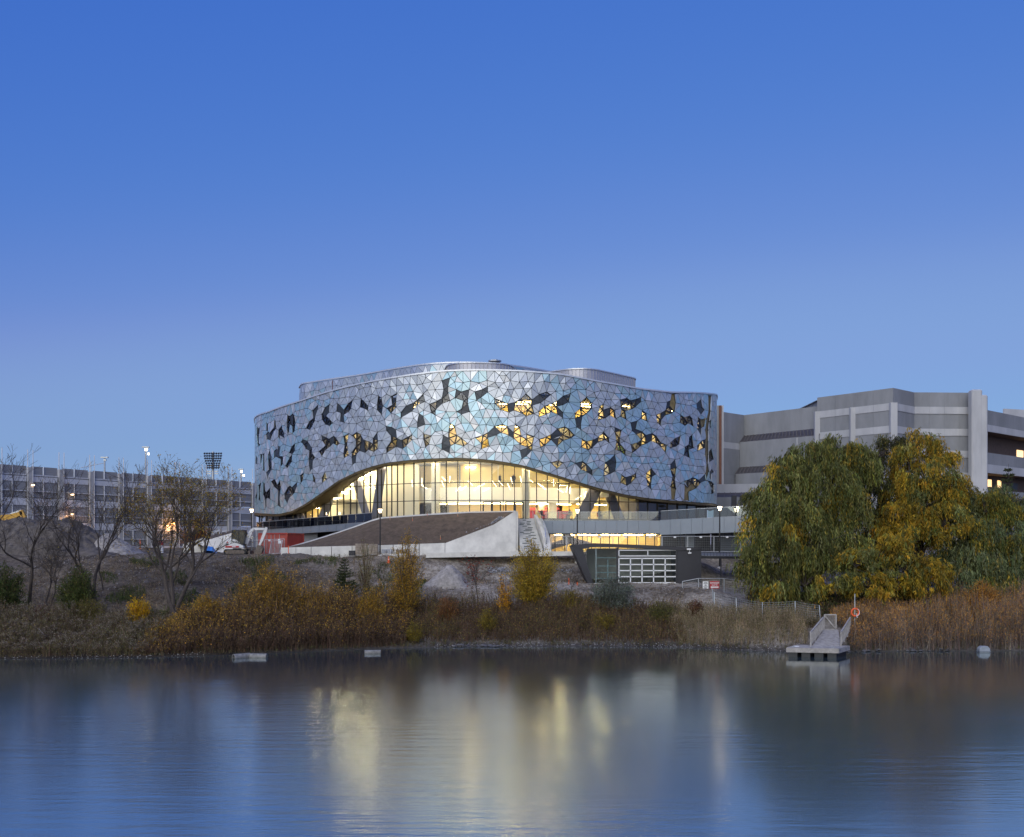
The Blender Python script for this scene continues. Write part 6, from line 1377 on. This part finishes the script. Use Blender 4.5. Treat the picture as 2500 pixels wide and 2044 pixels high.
# ---- willows: limbs carry mounds of hanging shoots
GREENS = ([(.150,.160,.045),(.195,.205,.07),(.095,.105,.03),(.29,.25,.05)], [4,3.5,2.6,1.5])
GOLDS = ([(.42,.27,.025),(.34,.24,.03),(.22,.19,.035),(.50,.30,.03),(.12,.13,.03)], [3,3,2.2,1.2,1.4])
MIXED = ([(.16,.16,.035),(.28,.21,.03),(.10,.12,.03),(.36,.25,.03)], [3,2.5,3,1.2])
GREY = ([(.135,.16,.07),(.17,.195,.095),(.09,.115,.05),(.29,.24,.06)], [4,3,3,.9])
def willow(label, base, mounds, pal, seed, strands=34, leaf=.34, drop=(1.2,3.6), group='willows on the bank', name='willow_tree', trunk_r=.42, dens=1.0, alt=None, altp=0.0, stiff=.26, lw=.19):
    """mounds: (px, py, D, rx_px, ry_px) masses of foliage in metres once scaled; shoots start on their upper side and hang"""
    rng = random.Random(seed); bx, by = base; bz = gz(bx, by); T = thing(name, label, 'tree', (bx,by,bz), group)
    segs = []; fork = Vector((bx,by,bz+2.2)); prev = Vector((bx,by,bz-.3))
    for q in (Vector((bx+rng.gauss(0,.1),by,bz+1.0)), fork): segs.append((prev, q, trunk_r*(1.15 if q is not fork else 1), trunk_r*.92)); prev = q
    Q, C = [], []
    for (px,py,D,rx,ry) in mounds:
        c = W(px,py,D); RX, RZ = rx/F*D, ry/F*D; RY = max(RX*.9, 1.2)
        # limb from the fork into the mound
        a = fork.copy(); tgt = c-Vector((0,0,RZ*.3)); n = 6; pr = a
        for i in range(1, n+1):
            t = i/n; q = a.lerp(tgt,t)+Vector((0,0,math.sin(math.pi*t)*.35*(tgt-a).length*.4))+Vector((rng.gauss(0,.18),rng.gauss(0,.18),rng.gauss(0,.1))); r0 = trunk_r*.55*(1-t*.8)+.03; segs.append((pr, q, r0+.02, r0)); pr = q
        for k in range(14):
            e = c+Vector((rng.gauss(0,.55)*RX, rng.gauss(0,.5)*RY, rng.uniform(-.1,.85)*RZ)); m1 = tgt.lerp(e,.5)+Vector((0,0,.25)); segs.append((tgt, m1, .05, .035)); segs.append((m1, e, .035, .012))
        # shoots, bunched into tufts
        nt = max(10, int(dens*RX*RZ*7.0)); 
        for k in range(nt):
            th = rng.uniform(0, 2*math.pi); cz_ = rng.uniform(-.75, 1)**1; rr = math.sqrt(max(0,1-cz_*cz_))*rng.uniform(.75,1.08); tip = c+Vector((RX*rr*math.cos(th), RY*rr*math.sin(th)*.95, RZ*cz_*rng.uniform(.8,1.06)))
            out = Vector((math.cos(th), math.sin(th), 0)); m = strands
            o = np.array(tip)+RNG.normal(0, .30, (m,3))*np.array([1.25,1.25,.75]); dro = RNG.uniform(drop[0], drop[1], m)*(.55 if cz_ < -.2 else 1)
            nl = 9; t = (np.arange(nl)+.3)/nl; tt = t[None,:]+RNG.uniform(-.04,.04,(m,nl))
            ho = np.array(out)*.9; swing = RNG.normal(0,.11,(m,3)); swing[:,2] = 0
            P = o[:,None,:]+ho[None,None,:]*(np.sin(tt*1.6)*.55)[...,None]*RNG.uniform(.2,1,(m,1,1))+swing[:,None,:]*(tt*dro[:,None])[...,None]
            P[...,2] += (.25*np.sin(tt*2.5)-tt**1.5*dro[:,None]*.9)
            P = P.reshape(-1,3); Dr = RNG.normal(0,stiff,(len(P),3)); Dr[:,2] -= .85; Dr[:,:2] += np.array(out)[:2]*.25*(1-tt.reshape(-1,1)); Dr = unit(Dr)
            Q.append(leaf_quads(P, Dr, RNG.uniform(.6,1.2,len(P))*leaf, RNG.uniform(.6,1.2,len(P))*leaf*lw))
            tuft = 1+rng.gauss(0,.24); pl = alt if alt and mnoise.noise(Vector((tip.x*.35,tip.y*.35,tip.z*.35+seed)))*.9+rng.uniform(-.35,.35)+.5 < altp else pal; C.append(np.repeat(tones(m, pl[0], pl[1], .22), nl, axis=0)*tuft*RNG.uniform(.85,1.15,(len(P),1)))
    tube_tree(segs, 'trunk', M_BARK, T); Q = np.concatenate(Q); C = np.concatenate(C); keep = Q[:,0,2] > ground_z(Q[:,0,0], Q[:,0,1])+.1
    np_quads('crown', Q[keep], C[keep], M_LEAF, T); return T
def X_(px, D): return (XP(px,D), D)
willow('big green willow left of the gangway with long hanging shoots', X_(1985,105), [(2048,1100,106,55,42),(1985,1118,105,55,42),(2085,1130,107,50,45),(1925,1160,104,52,45),(2020,1180,104,70,55),(1875,1215,104,45,45),(1950,1245,103,62,50),(2065,1240,105,60,55),(1858,1290,103,42,45),(1905,1320,102,55,50),(1985,1330,102,62,55),(1845,1370,102,38,45),(2060,1330,104,55,60),(1900,1415,101.5,45,40),(1965,1420,101.5,45,45)], GREENS, 3, dens=.92, leaf=.46, drop=(1.2,3.6), alt=GOLDS, altp=.11)
willow('golden willow with feathery upright crown right of the green one', X_(2225,107), [(2245,1085,108,32,34),(2290,1110,108,32,34),(2215,1125,107,38,36),(2260,1160,106,62,46),(2205,1195,107,50,45),(2310,1195,106,48,42),(2250,1235,105,68,50),(2185,1270,105,45,45),(2300,1275,104,60,48),(2235,1310,104,62,48),(2330,1250,106,40,45)], GOLDS, 5, drop=(.6,2.1), dens=.8, alt=GREENS, altp=.26, stiff=.34, lw=.22, leaf=.4)
willow('dark olive willow standing behind between the green and golden willows', X_(2150,112), [(2150,1105,113,40,38),(2180,1090,113,32,30),(2140,1160,112,48,50),(2120,1225,112,50,55),(2155,1290,111,50,55),(2110,1350,110,50,50)], ([(.06,.065,.02),(.10,.09,.025),(.16,.13,.03),(.04,.05,.018)],[3,3,1.5,2]), 8, drop=(.8,2.4), dens=.75)
willow('low golden bush willow spreading over the reeds beside the life ring', X_(2150,100), [(2090,1375,99.5,42,34),(2145,1365,99.5,48,36),(2210,1385,99,50,34),(2265,1395,99,45,30),(2065,1420,99,34,30),(2120,1425,98.8,50,32),(2190,1432,98.6,52,30),(2255,1435,98.6,46,26),(2175,1340,100,45,34)], GOLDS, 9, drop=(.5,1.5), dens=.95, trunk_r=.22, alt=GREENS, altp=.30, stiff=.38, lw=.22, leaf=.4)
willow('grey green willow at the right edge of the picture', X_(2430,106), [(2405,1240,106,48,42),(2460,1225,107,48,42),(2510,1260,107,52,50),(2380,1300,105,50,46),(2445,1305,105,58,50),(2360,1365,104,44,46),(2420,1380,104,55,46),(2495,1350,104,55,55),(2475,1425,103,52,40),(2340,1420,103,38,36),(2550,1330,105,55,60),(2410,1440,102.5,45,32),(2345,1225,108,40,40),(2350,1290,106,42,45),(2320,1350,105,40,45)], GREY, 12, dens=.85, leaf=.44, alt=MIXED, altp=.4)
# ---- bare and thinly leafed trees on the left
def bare_tree(label, px, D, h, seed, lean=(0,0), leaves=0, pal=None, depth=6, r=.2, stems=1, spread=.46, name='bare_tree', up=.12, grp='thin trees on the left bank', cat='tree', L0=.30, leaf=.16, minr=.011):
    rng = random.Random(seed); x = XP(px,D); z = gz(x,D); T = thing(name, label, cat, (x,D,z), grp); segs, tips = [], []
    for s_ in range(stems):
        d = Vector((lean[0]+rng.gauss(0,.16 if stems > 1 else .02), lean[1]+rng.gauss(0,.1), 1)).normalized(); grow(Vector((x+rng.gauss(0,.12)*(stems>1),D+rng.gauss(0,.12)*(stems>1),z-.15)), d, h*L0, r*rng.uniform(.75,1), depth, rng, segs, tips, spread, up, minr=minr)
    zmax = max(q.z for _, q, _, _ in segs); k = h/(zmax-z)                      # bring the crown to its height
    o = Vector((x,D,z)); segs = [(o+(p-o)*k, o+(q-o)*k, a, b) for p, q, a, b in segs]
    tube_tree(segs, 'trunk', M_BARK, T, n=4)
    if leaves:
        P = np.array([tuple(o+(p-o)*k) for p, _ in tips]); idx = RNG.integers(0, len(P), leaves); Pq = P[idx]+RNG.normal(0,.14,(leaves,3)); Dr = unit(RNG.normal(0,1,(leaves,3))+np.array([0,0,-.5])); np_quads('crown', leaf_quads(Pq, Dr, RNG.uniform(.6,1.3,leaves)*leaf, RNG.uniform(.6,1.2,leaves)*leaf*.55), tones(leaves, *pal), M_LEAF, T)
    return T
YEL = ([(.42,.30,.03),(.35,.22,.03),(.24,.19,.04),(.28,.13,.03)],[3,3,2,1])
bare_tree('forked tree with a thin scatter of yellow leaves before the garage', 425, 99, 15.0, 34, (.03,0), 8000, YEL, 6, .25, 3, .46)
bare_tree('dark bare tree standing left of the leafy forked tree', 232, 101, 13.6, 17, (.05,0), 300, YEL, 6, .19, 2, .42)
bare_tree('leaning bare tree with a crooked low trunk near the left edge', 72, 97.5, 14.4, 41, (.16,0), 0, None, 6, .19, 1, .50, L0=.24)
bare_tree('bare tree reaching in over the dirt pile from the left edge', -52, 102, 15.0, 23, (.26,0), 0, None, 6, .24, 1, .5)
bare_tree('slender bare sapling between the leaning tree and the green bush', 118, 99, 8.0, 52, (.02,0), 0, None, 5, .08, 2, .4, name='bare_sapling')
bare_tree('slender bare tree close behind the dark bare tree', 252, 105, 10.0, 77, (.08,0), 150, YEL, 5, .10, 1, .38, name='bare_sapling')
RED = ([(.20,.035,.02),(.28,.06,.025),(.14,.03,.02)],[3,2,1])
bare_tree('thin sapling with a few red leaves on the slope above the scrub', 1168, 107.5, 4.6, 61, (0,0), 260, RED, 4, .04, 2, .3, 'red_sapling', grp='saplings on the slope', leaf=.2)
bare_tree('thin bare sapling left of the pavilion end wall', 1393, 108.5, 3.0, 63, (0,0), 0, None, 4, .03, 1, .3, 'bare_sapling', grp='saplings on the slope')
# ---- bushes: many upright shoots from one foot
def bush(label, px, D, h, w, pal, seed, n=150, per=34, name='shrub', leaf=.15, cat='shrub', grp='shrubs along the bank', thin=1.0, y0=None, droop=0.0, stemcol=(.10,.07,.045)):
    x = XP(px,D); z = gz(x,D); T = thing(name, label, cat, (x,D,z), grp); rg = np.random.default_rng(seed)
    a = rg.uniform(0,2*np.pi,n); rad = np.sqrt(rg.uniform(0,1,n))*w; H = h*rg.uniform(.38,1.12,n)*(1-.35*(rad/w)**2); b0 = np.stack([x+rg.normal(0,.18,n), D+rg.normal(0,.18,n), np.full(n,z-.05)],1)
    tip = np.stack([x+rad*np.cos(a), D+rad*np.sin(a)*.9, z+H],1); S = []; t = np.linspace(0,1,6)
    cur = lambda tt: b0[:,None,:]+(tip-b0)[:,None,:]*np.stack([tt**1.35,tt**1.35,1-(1-tt)**1.25],-1)-np.stack([0*tt,0*tt,droop*h*tt**4],-1)
    P = cur(np.broadcast_to(t,(n,6))); wd = .016*thin
    for k in range(5): p, q = P[:,k], P[:,k+1]; S.append(np.stack([p-[wd,0,0],p+[wd,0,0],q+[wd*.7,0,0],q-[wd*.7,0,0]],1))
    S = np.concatenate(S); np_quads('stems', S, tones(len(S), [stemcol,(.16,.12,.08)], [3,1]), M_STALK, T)
    tt = rg.uniform(.28,1.0,(n,per))**.8; P = cur(tt).reshape(-1,3)+rg.normal(0,.10*w**.5,(n*per,3)); Dr = unit(rg.normal(0,.7,(len(P),3))+np.array([0,0,.35-1.2*droop])); C = tones(len(P), *pal)*np.repeat(1+rg.normal(0,.16,n),per)[:,None]
    keep = P[:,2] > ground_z(P[:,0],P[:,1])+.05
    np_quads('foliage', leaf_quads(P, Dr, rg.uniform(.6,1.3,len(P))*leaf, rg.uniform(.6,1.2,len(P))*leaf*.38)[keep], C[keep], M_LEAF, T); return T
OLIVE = ([(.26,.19,.025),(.20,.16,.03),(.34,.23,.03),(.13,.11,.025)],[3,3,1.5,1.5]); SAGE = ([(.17,.19,.15),(.22,.24,.20),(.12,.145,.10)],[3,2,2]); DKG = ([(.045,.065,.018),(.065,.09,.022),(.10,.11,.03)],[3,3,1.5]); ORA = ([(.44,.25,.03),(.34,.20,.03),(.52,.32,.035),(.23,.15,.03)],[3,3,1.5,2])
bush('rounded yellow olive willow bush in the middle of the bank', 1303, 105.2, 6.6, 2.7, ([(.46,.30,.03),(.36,.26,.035),(.55,.36,.035),(.22,.18,.03)],[3,3,1.5,1.5]), 1, 280, 75, leaf=.2)
bush('silvery grey green bush before the pavilion', 1495, 104.5, 4.1, 2.6, SAGE, 2, 210, 60, droop=.12, leaf=.2)
bush('bright golden little bush beside the forked tree', 338, 94.5, 3.0, 1.2, ([(.62,.36,.012),(.52,.30,.015),(.40,.25,.02)],[3,3,1]), 3, 90, 50, leaf=.17)
bush('leafy green bush below the dark bare tree', 188, 97, 4.6, 1.9, ([(.075,.10,.025),(.10,.13,.035),(.055,.07,.02),(.16,.15,.03)],[3,3,2,1]), 4, 240, 60, leaf=.2)
bush('dark green bush at the left edge of the picture', 10, 96, 5.0, 2.2, DKG, 5, 260, 60, leaf=.2)
bush('low olive shrub to the right of the leafy green bush', 222, 95, 2.7, 1.5, ([(.15,.13,.03),(.11,.10,.03),(.2,.16,.04)],[3,3,1]), 6, 130, 40)
bush('tall thin amber willow sapling right of the lamp post', 992, 101.5, 8.2, 1.9, ORA, 7, 110, 90, leaf=.18, name='willow_sapling', thin=1.5)
bush('pale thin sapling before the stone pallets', 893, 104.5, 6.4, 1.25, ([(.24,.21,.09),(.17,.16,.07),(.28,.22,.08)],[3,3,1]), 8, 34, 60, leaf=.15, name='willow_sapling', thin=1.5)
bush('tall amber willow spray rising over the orange scrub, left of the conifer', 655, 96.5, 6.2, 1.7, ORA, 9, 140, 75, leaf=.17)
bush('short amber willow spray at the left of the orange scrub', 597, 96, 5.2, 1.0, ORA, 10, 70, 55, leaf=.16)
bush('amber willow spray just left of the conifer', 718, 97.5, 5.2, 1.2, ORA, 16, 80, 55, leaf=.16)
bush('orange leaved sapling at the left foot of the olive willow bush', 1232, 103.2, 4.4, .9, ([(.58,.30,.015),(.50,.24,.015),(.36,.17,.02)],[3,3,1]), 11, 40, 34, leaf=.2, name='orange_sapling')
bush('rust orange bush behind the forked tree at the site edge', 478, 134, 4.2, 2.4, ([(.32,.11,.025),(.24,.09,.03),(.30,.17,.04)],[3,3,1]), 12, 150, 45, leaf=.2)
bush('yellow green shrub under the silvery bush', 1475, 100.8, 2.0, 1.2, OLIVE, 13, 90, 36)
bush('yellow green shrub right of the olive willow bush', 1392, 104.5, 2.6, 1.4, OLIVE, 14, 100, 36)
bush('wine red shrub beside the leaning bare tree', 100, 94.5, 1.9, .9, ([(.12,.025,.025),(.09,.02,.02),(.14,.05,.03)],[3,2,1]), 15, 80, 30)
bush('golden shrub low at the waterline below the amber sapling', 1012, 97.2, 1.9, .9, OLIVE, 17, 90, 40)
bush('rust brown shrub below the gravel cone', 1090, 101.3, 2.9, 1.3, ([(.24,.10,.035),(.17,.08,.03),(.30,.15,.04)],[3,2,1]), 21, 120, 40)
bush('olive shrub between the red sapling and the orange sapling', 1190, 100.4, 2.4, 1.1, OLIVE, 22, 100, 40)
bush('olive green shrub below the pavilion store room', 1612, 101.4, 2.5, 1.5, ([(.14,.14,.04),(.10,.11,.03),(.24,.19,.04)],[3,3,1]), 23, 120, 40)
bush('dark red shrub left of the sagging wire fence', 1700, 101.5, 2.0, 1.0, ([(.16,.06,.035),(.11,.05,.03),(.2,.12,.04)],[3,2,1]), 24, 90, 34)
bush('golden shrub below the small spruce', 770, 98.2, 3.8, 1.5, ORA, 25, 130, 55, leaf=.17)
bush('amber shrub below the pale sapling', 905, 98.6, 4.0, 1.4, ORA, 26, 130, 55, leaf=.17)
bush('amber shrub at the left end of the orange scrub', 505, 95.2, 3.4, 1.2, ORA, 27, 120, 50, leaf=.17)
bush('orange tinged shrub among the reeds near the right edge', 2395, 98.5, 3.7, 1.8, ([(.44,.20,.04),(.34,.17,.04),(.5,.28,.05)],[3,2,1]), 28, 150, 50, leaf=.18)
# conifer
x, D = XP(841,103.5), 103.5; z = gz(x,D); T = thing('young_conifer', 'small dark spruce on the slope left of the pale sapling', 'tree', (x,D,z)); h = 5.0
MB().tube((x,D,z-.1),(x,D,z+h),.07,.012,n=6).build('trunk', M_BARK, T); Q, C = [], []; rg = random.Random(5); segs = []
for lv_ in range(17):
    f0 = lv_/17; zz = z+.35+f0*(h-.45); R_ = 1.75*(1-f0)**.85+.08
    for k in range(8 if f0 < .7 else 5):
        a = rg.uniform(0,6.28); L = R_*rg.uniform(.75,1.1); n = max(12,int(85*L)); t = RNG.uniform(.05,1,n); d = np.array([math.cos(a),math.sin(a),.12]); P = np.array([x,D,zz])+d*L*t[:,None]; P[:,2] += -.18*L*t*(1-t)*2+.12*t*t; segs.append((Vector((x,D,zz)), Vector((x+d[0]*L,D+d[1]*L,zz+.1)), .018, .006))
        Dr = unit(d*.8+RNG.normal(0,.6,(n,3))+np.array([0,0,.15])); Q.append(leaf_quads(P,Dr,RNG.uniform(.10,.26,n),np.full(n,.045))); C.append(tones(n,[(.045,.06,.02),(.065,.085,.025),(.09,.09,.03)],[3,2,1]))
tube_tree(segs,'branches',M_BARK,T); np_quads('crown', np.concatenate(Q), np.concatenate(C), M_LEAF, T)
# a second, tiny evergreen near the gallery wing
x, D = XP(2462,128), 128; z = gz(x,D); T = thing('young_conifer', 'thin evergreen top poking up before the gallery wing', 'tree', (x,D,z)); h = ZP(1132,128)-z
MB().tube((x,D,z-.1),(x,D,z+h),.12,.015,n=6).build('trunk', M_BARK, T); Q, C = [], []
for lv_ in range(14):
    f0 = lv_/14; zz = z+2+f0*(h-2.2); R_ = 2.0*(1-f0)**.9+.15
    for k in range(5): a = rg.uniform(0,6.28); n = 50; t = RNG.uniform(.1,1,n); d = np.array([math.cos(a),math.sin(a),.1]); P = np.array([x,D,zz])+d*R_*t[:,None]; Q.append(leaf_quads(P,unit(d*.7+RNG.normal(0,.6,(n,3))),RNG.uniform(.2,.4,n),np.full(n,.07))); C.append(tones(n,[(.10,.11,.05),(.07,.08,.035)],[1,1]))
np_quads('crown', np.concatenate(Q), np.concatenate(C), M_LEAF, T)

# ---- bank scrub, reeds and weeds: uncountable cover
def scrub(name, label, px0, px1, t0, t1, dens, hfn, stemc, leafc, per=9, leaf=.13, lw=.34, lean=.16, plume=None, cat='scrub', width=.02, upleaf=.4, lo=.3, rag=.6):
    xs_, ts_ = [], []
    Dm = 95; area = (XP(px1,Dm)-XP(px0,Dm))*(t1-t0); n = int(area*dens); rg = RNG
    x = rg.uniform(XP(px0,Dm), XP(px1,Dm), n); t = t0+(t1-t0)*rg.uniform(0,1,n); y = lerp_tab(x, SHORE)+t
    keep = np.ones(n, bool); px = CX+F*x/y
    gx0 = (px > 1972) & (px < 2062) & (t < 3.2); keep &= ~gx0; x, y, t, px = x[keep], y[keep], t[keep], px[keep]; n = len(x)
    H = hfn(px, t)*rg.uniform(.6,1.12,n); cl = np.array([mnoise.noise(Vector((a*.6,b*.6,4)))*.5+mnoise.noise(Vector((a*.2,b*.22,14)))*.75 for a, b in zip(x, y)]); H *= np.clip(1+rag*cl,.25,2.2)
    ok = H > .12; x, y, px, H, cl, tn = x[ok], y[ok], px[ok], H[ok], cl[ok], ((t-t0)/(t1-t0))[ok]; n = len(x)
    z = ground_z(x,y)-.03; b = np.stack([x,y,z],1); dv = rg.normal(0,lean,(n,3)); dv[:,2] = 1; dv = unit(dv)
    S = []; prev = b; w = width
    for k in range(1,4): f0 = k/3; q = b+dv*(H*f0)[:,None]+np.stack([dv[:,0]*H*.35*f0*f0, dv[:,1]*H*.35*f0*f0, -.05*H*f0*f0],1); S.append(np.stack([prev-[w,0,0],prev+[w,0,0],q+[w*.75,0,0],q-[w*.75,0,0]],1)); prev = q; w *= .75
    S = np.concatenate(S); SC = np.tile(tones(n, *stemc), (3,1)); Qs, Cs = [S], [SC]
    f0 = rg.uniform(lo,1.0,(n,per)); P = b[:,None,:]+dv[:,None,:]*(H[:,None]*f0)[...,None]+np.stack([dv[:,0][:,None]*H[:,None]*.35*f0**2, dv[:,1][:,None]*H[:,None]*.35*f0**2, -.05*H[:,None]*f0**2],-1); P = P.reshape(-1,3)+rg.normal(0,.05,(n*per,3))
    Dr = unit(rg.normal(0,.75,(n*per,3))+np.array([0,0,upleaf])); cc = leafc(np.repeat(px,per), f0.reshape(-1), np.repeat(cl,per), np.repeat(tn,per)); Qs.append(leaf_quads(P,Dr,rg.uniform(.6,1.4,n*per)*leaf,rg.uniform(.6,1.2,n*per)*leaf*lw)); Cs.append(cc)
    vb = np.clip(1+.55*np.array([mnoise.noise(Vector((a*.8,b*.8,31))) for a, b in zip(x, y)])+rg.normal(0,.12,n),.45,1.7); Cs[0] = Cs[0]*np.tile(vb,3)[:,None]; Cs[1] = Cs[1]*np.repeat(vb,per)[:,None]
    if plume is not None:
        np_ = int(n*plume[0]); i = rg.choice(n, np_, replace=False); m = 14; tp = prev[i][:,None,:]+rg.normal(0,1,(np_,m,3))*np.array(plume[1]); tp = tp.reshape(-1,3); Qs.append(leaf_quads(tp, unit(rg.normal(0,.6,(len(tp),3))+np.array([0,0,.5])), rg.uniform(.5,1.2,len(tp))*.11, rg.uniform(.5,1.2,len(tp))*.05)); Cs.append(tones(len(tp), *plume[2]))
    return tag(np_quads(name, np.concatenate(Qs), np.concatenate(Cs), M_STALK), label, cat, kind='stuff')
def mixc(A, B, fn): 
    def f(px, f0, cl, tn):
        n = len(px); a, b = tones(n,*A), tones(n,*B); k = (RNG.uniform(0,1,n) < np.clip(fn(px,f0,cl,tn),0,1))[:,None]; return np.where(k, b, a)
    return f
BRN = ([(.10,.07,.045),(.14,.10,.06),(.07,.05,.035)],[3,2,2]); RBRN = ([(.105,.065,.042),(.085,.055,.038),(.14,.09,.055)],[3,3,1.5]); ORT = ([(.42,.235,.035),(.33,.195,.035),(.50,.30,.04),(.23,.15,.035)],[3,3,1.8,2]); OLV = ([(.11,.10,.035),(.15,.13,.04),(.08,.075,.03)],[3,2,2]); GRN = ([(.06,.085,.025),(.085,.11,.03),(.05,.06,.02)],[3,2,2]); TAN = ([(.30,.23,.14),(.24,.18,.11),(.36,.28,.18)],[3,2,1])
I_ = lambda tab: (lambda px: np.interp(px, [a for a,_ in tab], [b for _,b in tab]))
hL = I_([(-120,2.0),(60,1.9),(200,1.6),(300,1.3),(400,1.2),(460,1.3)])
scrub('weed_thicket', 'dull olive weeds with pale seed heads on the left bank', -260, 420, .5, 9, 34, lambda px, t: hL(px)*np.clip(.55+t*.09,.5,1.15), BRN, mixc(([(.13,.12,.045),(.17,.15,.05),(.10,.105,.035),(.24,.18,.05)],[3,2,2,1]), BRN, lambda p,f,c,t: .40-.6*c), per=10, leaf=.14, plume=(.35,(.10,.10,.07),([(.27,.23,.18),(.21,.175,.13),(.17,.135,.10)],[2,2,2])))
hM = I_([(380,1.1),(450,1.9),(540,2.6),(610,3.3),(700,3.3),(800,3.1),(880,2.9),(960,2.5),(1000,1.8)])
scrub('willow_scrub', 'dense amber topped willow scrub left of the middle', 395, 985, .6, 8, 40, lambda px, t: hM(px)*np.clip(.6+t*.08,.6,1.1), RBRN, mixc(RBRN, ORT, lambda p,f,c,t: (f-.30)*1.4*(.15+1.1*t)+.45*c), per=15, leaf=.18, rag=1.0)
hC = I_([(960,1.6),(1060,1.7),(1130,1.8),(1250,1.9),(1340,1.8),(1420,1.7),(1560,1.6),(1680,1.5)])
scrub('dogwood_scrub', 'reddish brown twiggy scrub below the stair and pavilion', 960, 1690, 1.6, 8.5, 36, lambda px, t: hC(px)*np.clip(.55+t*.08,.5,1.1), RBRN, mixc(RBRN, ([(.16,.14,.045),(.32,.21,.04),(.10,.115,.035),(.22,.13,.045)],[3,2,2,2]), lambda p,f,c,t: .38+.75*c+.15*t), per=11, leaf=.15, rag=.8)
hR = I_([(1660,1.5),(1750,1.5),(1850,1.5),(1950,1.5),(2010,1.1)])
scrub('grass_bank', 'tan grasses and weeds on the bank left of the gangway', 1660, 2012, 1.3, 8, 42, lambda px, t: hR(px)*np.clip(.4+t*.13,.35,1.1), TAN, mixc(OLV, TAN, lambda p,f,c,t: .40+.7*c), per=7, leaf=.2, lw=.16, width=.014, upleaf=1.3, plume=(.15,(.07,.07,.1),([(.34,.27,.18),(.25,.19,.12)],[1,1])))
hB = I_([(2050,1.2),(2110,1.9),(2180,2.4),(2300,2.7),(2450,2.9),(2600,3.0)])
scrub('reed_bed', 'tall brown reeds with rusty tops right of the gangway', 2058, 2860, .15, 7, 44, lambda px, t: hB(px)*np.clip(.72+t*.07,.7,1.1), ([(.165,.125,.10),(.125,.092,.075),(.21,.165,.13)],[3,3,1.5]), mixc(([(.14,.10,.075),(.11,.08,.06)],[1,1]), ([(.52,.26,.06),(.42,.21,.055),(.58,.32,.07)],[3,2,1]), lambda p,f,c,t: (f-.25)*2.4*(.35+.9*t)+.2*c), per=12, leaf=.2, lw=.15, lean=.07, upleaf=.9, lo=.25, cat='reeds')
scrub('shade_filler_scrub', 'added dark plant mass deepening the shade below the willows', 1895, 2640, 7, 15, 22, lambda px, t: 1.7+0*px, BRN, mixc(GRN, BRN, lambda p,f,c,t: .45), per=12, leaf=.22)  # plant mass added to darken the ground beneath the canopy
scrub('dry_grass', 'sparse dry grass and stalks on the dirt slope', -120, 1720, 8, 30, 11, lambda px, t: np.where(px < 1000, .42, .16)*(np.array([mnoise.noise(Vector((a*.02,b*.3,18))) for a, b in zip(px, t)]) > -.12), TAN, mixc(BRN, TAN, lambda p,f,c,t: .35), per=5, leaf=.17, lw=.16, width=.01, upleaf=1.1, lean=.35, cat='grass')
scrub('ground_cover', 'low dark green weeds scattered on the dirt slope', 100, 1000, 8, 29, 15, lambda px, t: .55*(np.array([mnoise.noise(Vector((a*.012,b*.20,8))) for a, b in zip(px, t)]) > .12), GRN, mixc(GRN, OLV, lambda p,f,c,t: .2), per=9, leaf=.15, cat='weeds')
scrub('shore_weeds', 'thin green and brown weeds along the water edge', -120, 2640, .15, 1.6, 9, lambda px, t: .4+0*px, BRN, mixc(OLV, GRN, lambda p,f,c,t: .35), per=7, leaf=.12, cat='weeds')
# pale driftwood and twigs lying in the left thicket
T = thing('dead_branch', 'bleached dead branch lying in the left weeds', 'branch', tuple(W(108,1550,90.5))); rg = random.Random(3); segs, tips = [], []
grow(W(95,1535,90.5), Vector((.7,-.2,-.7)).normalized(), 1.1, .03, 3, rg, segs, tips, .5, -.1); mb = MB()
for p, q, a, b in segs: mb.tube(p, q, a, b, n=4, cap=False)
mb.build('twigs', mat('bleached_wood',(.34,.32,.31),.9,var=.2), T, fix=False)
# pebbles on the little beaches
def pb(k):
    px = random.choice([random.uniform(-40,560), random.uniform(1060,2000), random.uniform(1060,1990)]); d = 96; x = XP(px,d); y = float(lerp_tab(x,SHORE))+random.uniform(.05,1.4); return (x,y,gz(x,y))
tag(rocks('shore_pebbles', pb, 900, .02, .075, mat('pale_pebble',(.36,.34,.31),.9,var=.4,scale=6)), 'pale pebbles on the narrow beach', 'pebbles', kind='stuff')
def pc(k):
    px = random.uniform(60,1750); d = random.uniform(104,119); x = XP(px,d); return (x,d,gz(x,d))
tag(rocks('dirt_clods', pc, 2600, .03, .14, M_GRAV), 'clods and stones strewn over the bare slope', 'stones', kind='stuff')
nl_ = 9000; lx_ = RNG.uniform(XP(-100,105), XP(1750,105), nl_); ly_ = lerp_tab(lx_, SHORE)+RNG.uniform(6,24,nl_); lz_ = ground_z(lx_,ly_)+.03
Pl = np.stack([lx_,ly_,lz_],1); Dl = unit(np.stack([RNG.normal(0,1,nl_),RNG.normal(0,1,nl_),RNG.normal(0,.15,nl_)],1)); tag(np_quads('leaf_litter', leaf_quads(Pl,Dl,RNG.uniform(.08,.2,nl_),RNG.uniform(.05,.12,nl_)), tones(nl_, [(.20,.12,.05),(.14,.09,.05),(.30,.20,.06),(.10,.07,.05)],[3,3,1,2]), M_LEAF), 'fallen brown leaves strewn over the slope', 'leaves', kind='stuff')
def pw(k):
    px = random.choice([random.uniform(1960,2010), random.uniform(2060,2320), random.uniform(1100,1240)]); d = 93; x = XP(px,d); y = float(lerp_tab(x,SHORE))+random.uniform(-.25,.4); return (x,y,gz(x,y)+.02)
tag(rocks('shore_rocks', pw, 90, .10, .32, mat('wet_rock',(.10,.095,.09),.55,var=.4,scale=3)), 'dark wet rocks along the waterline', 'rocks', kind='stuff')
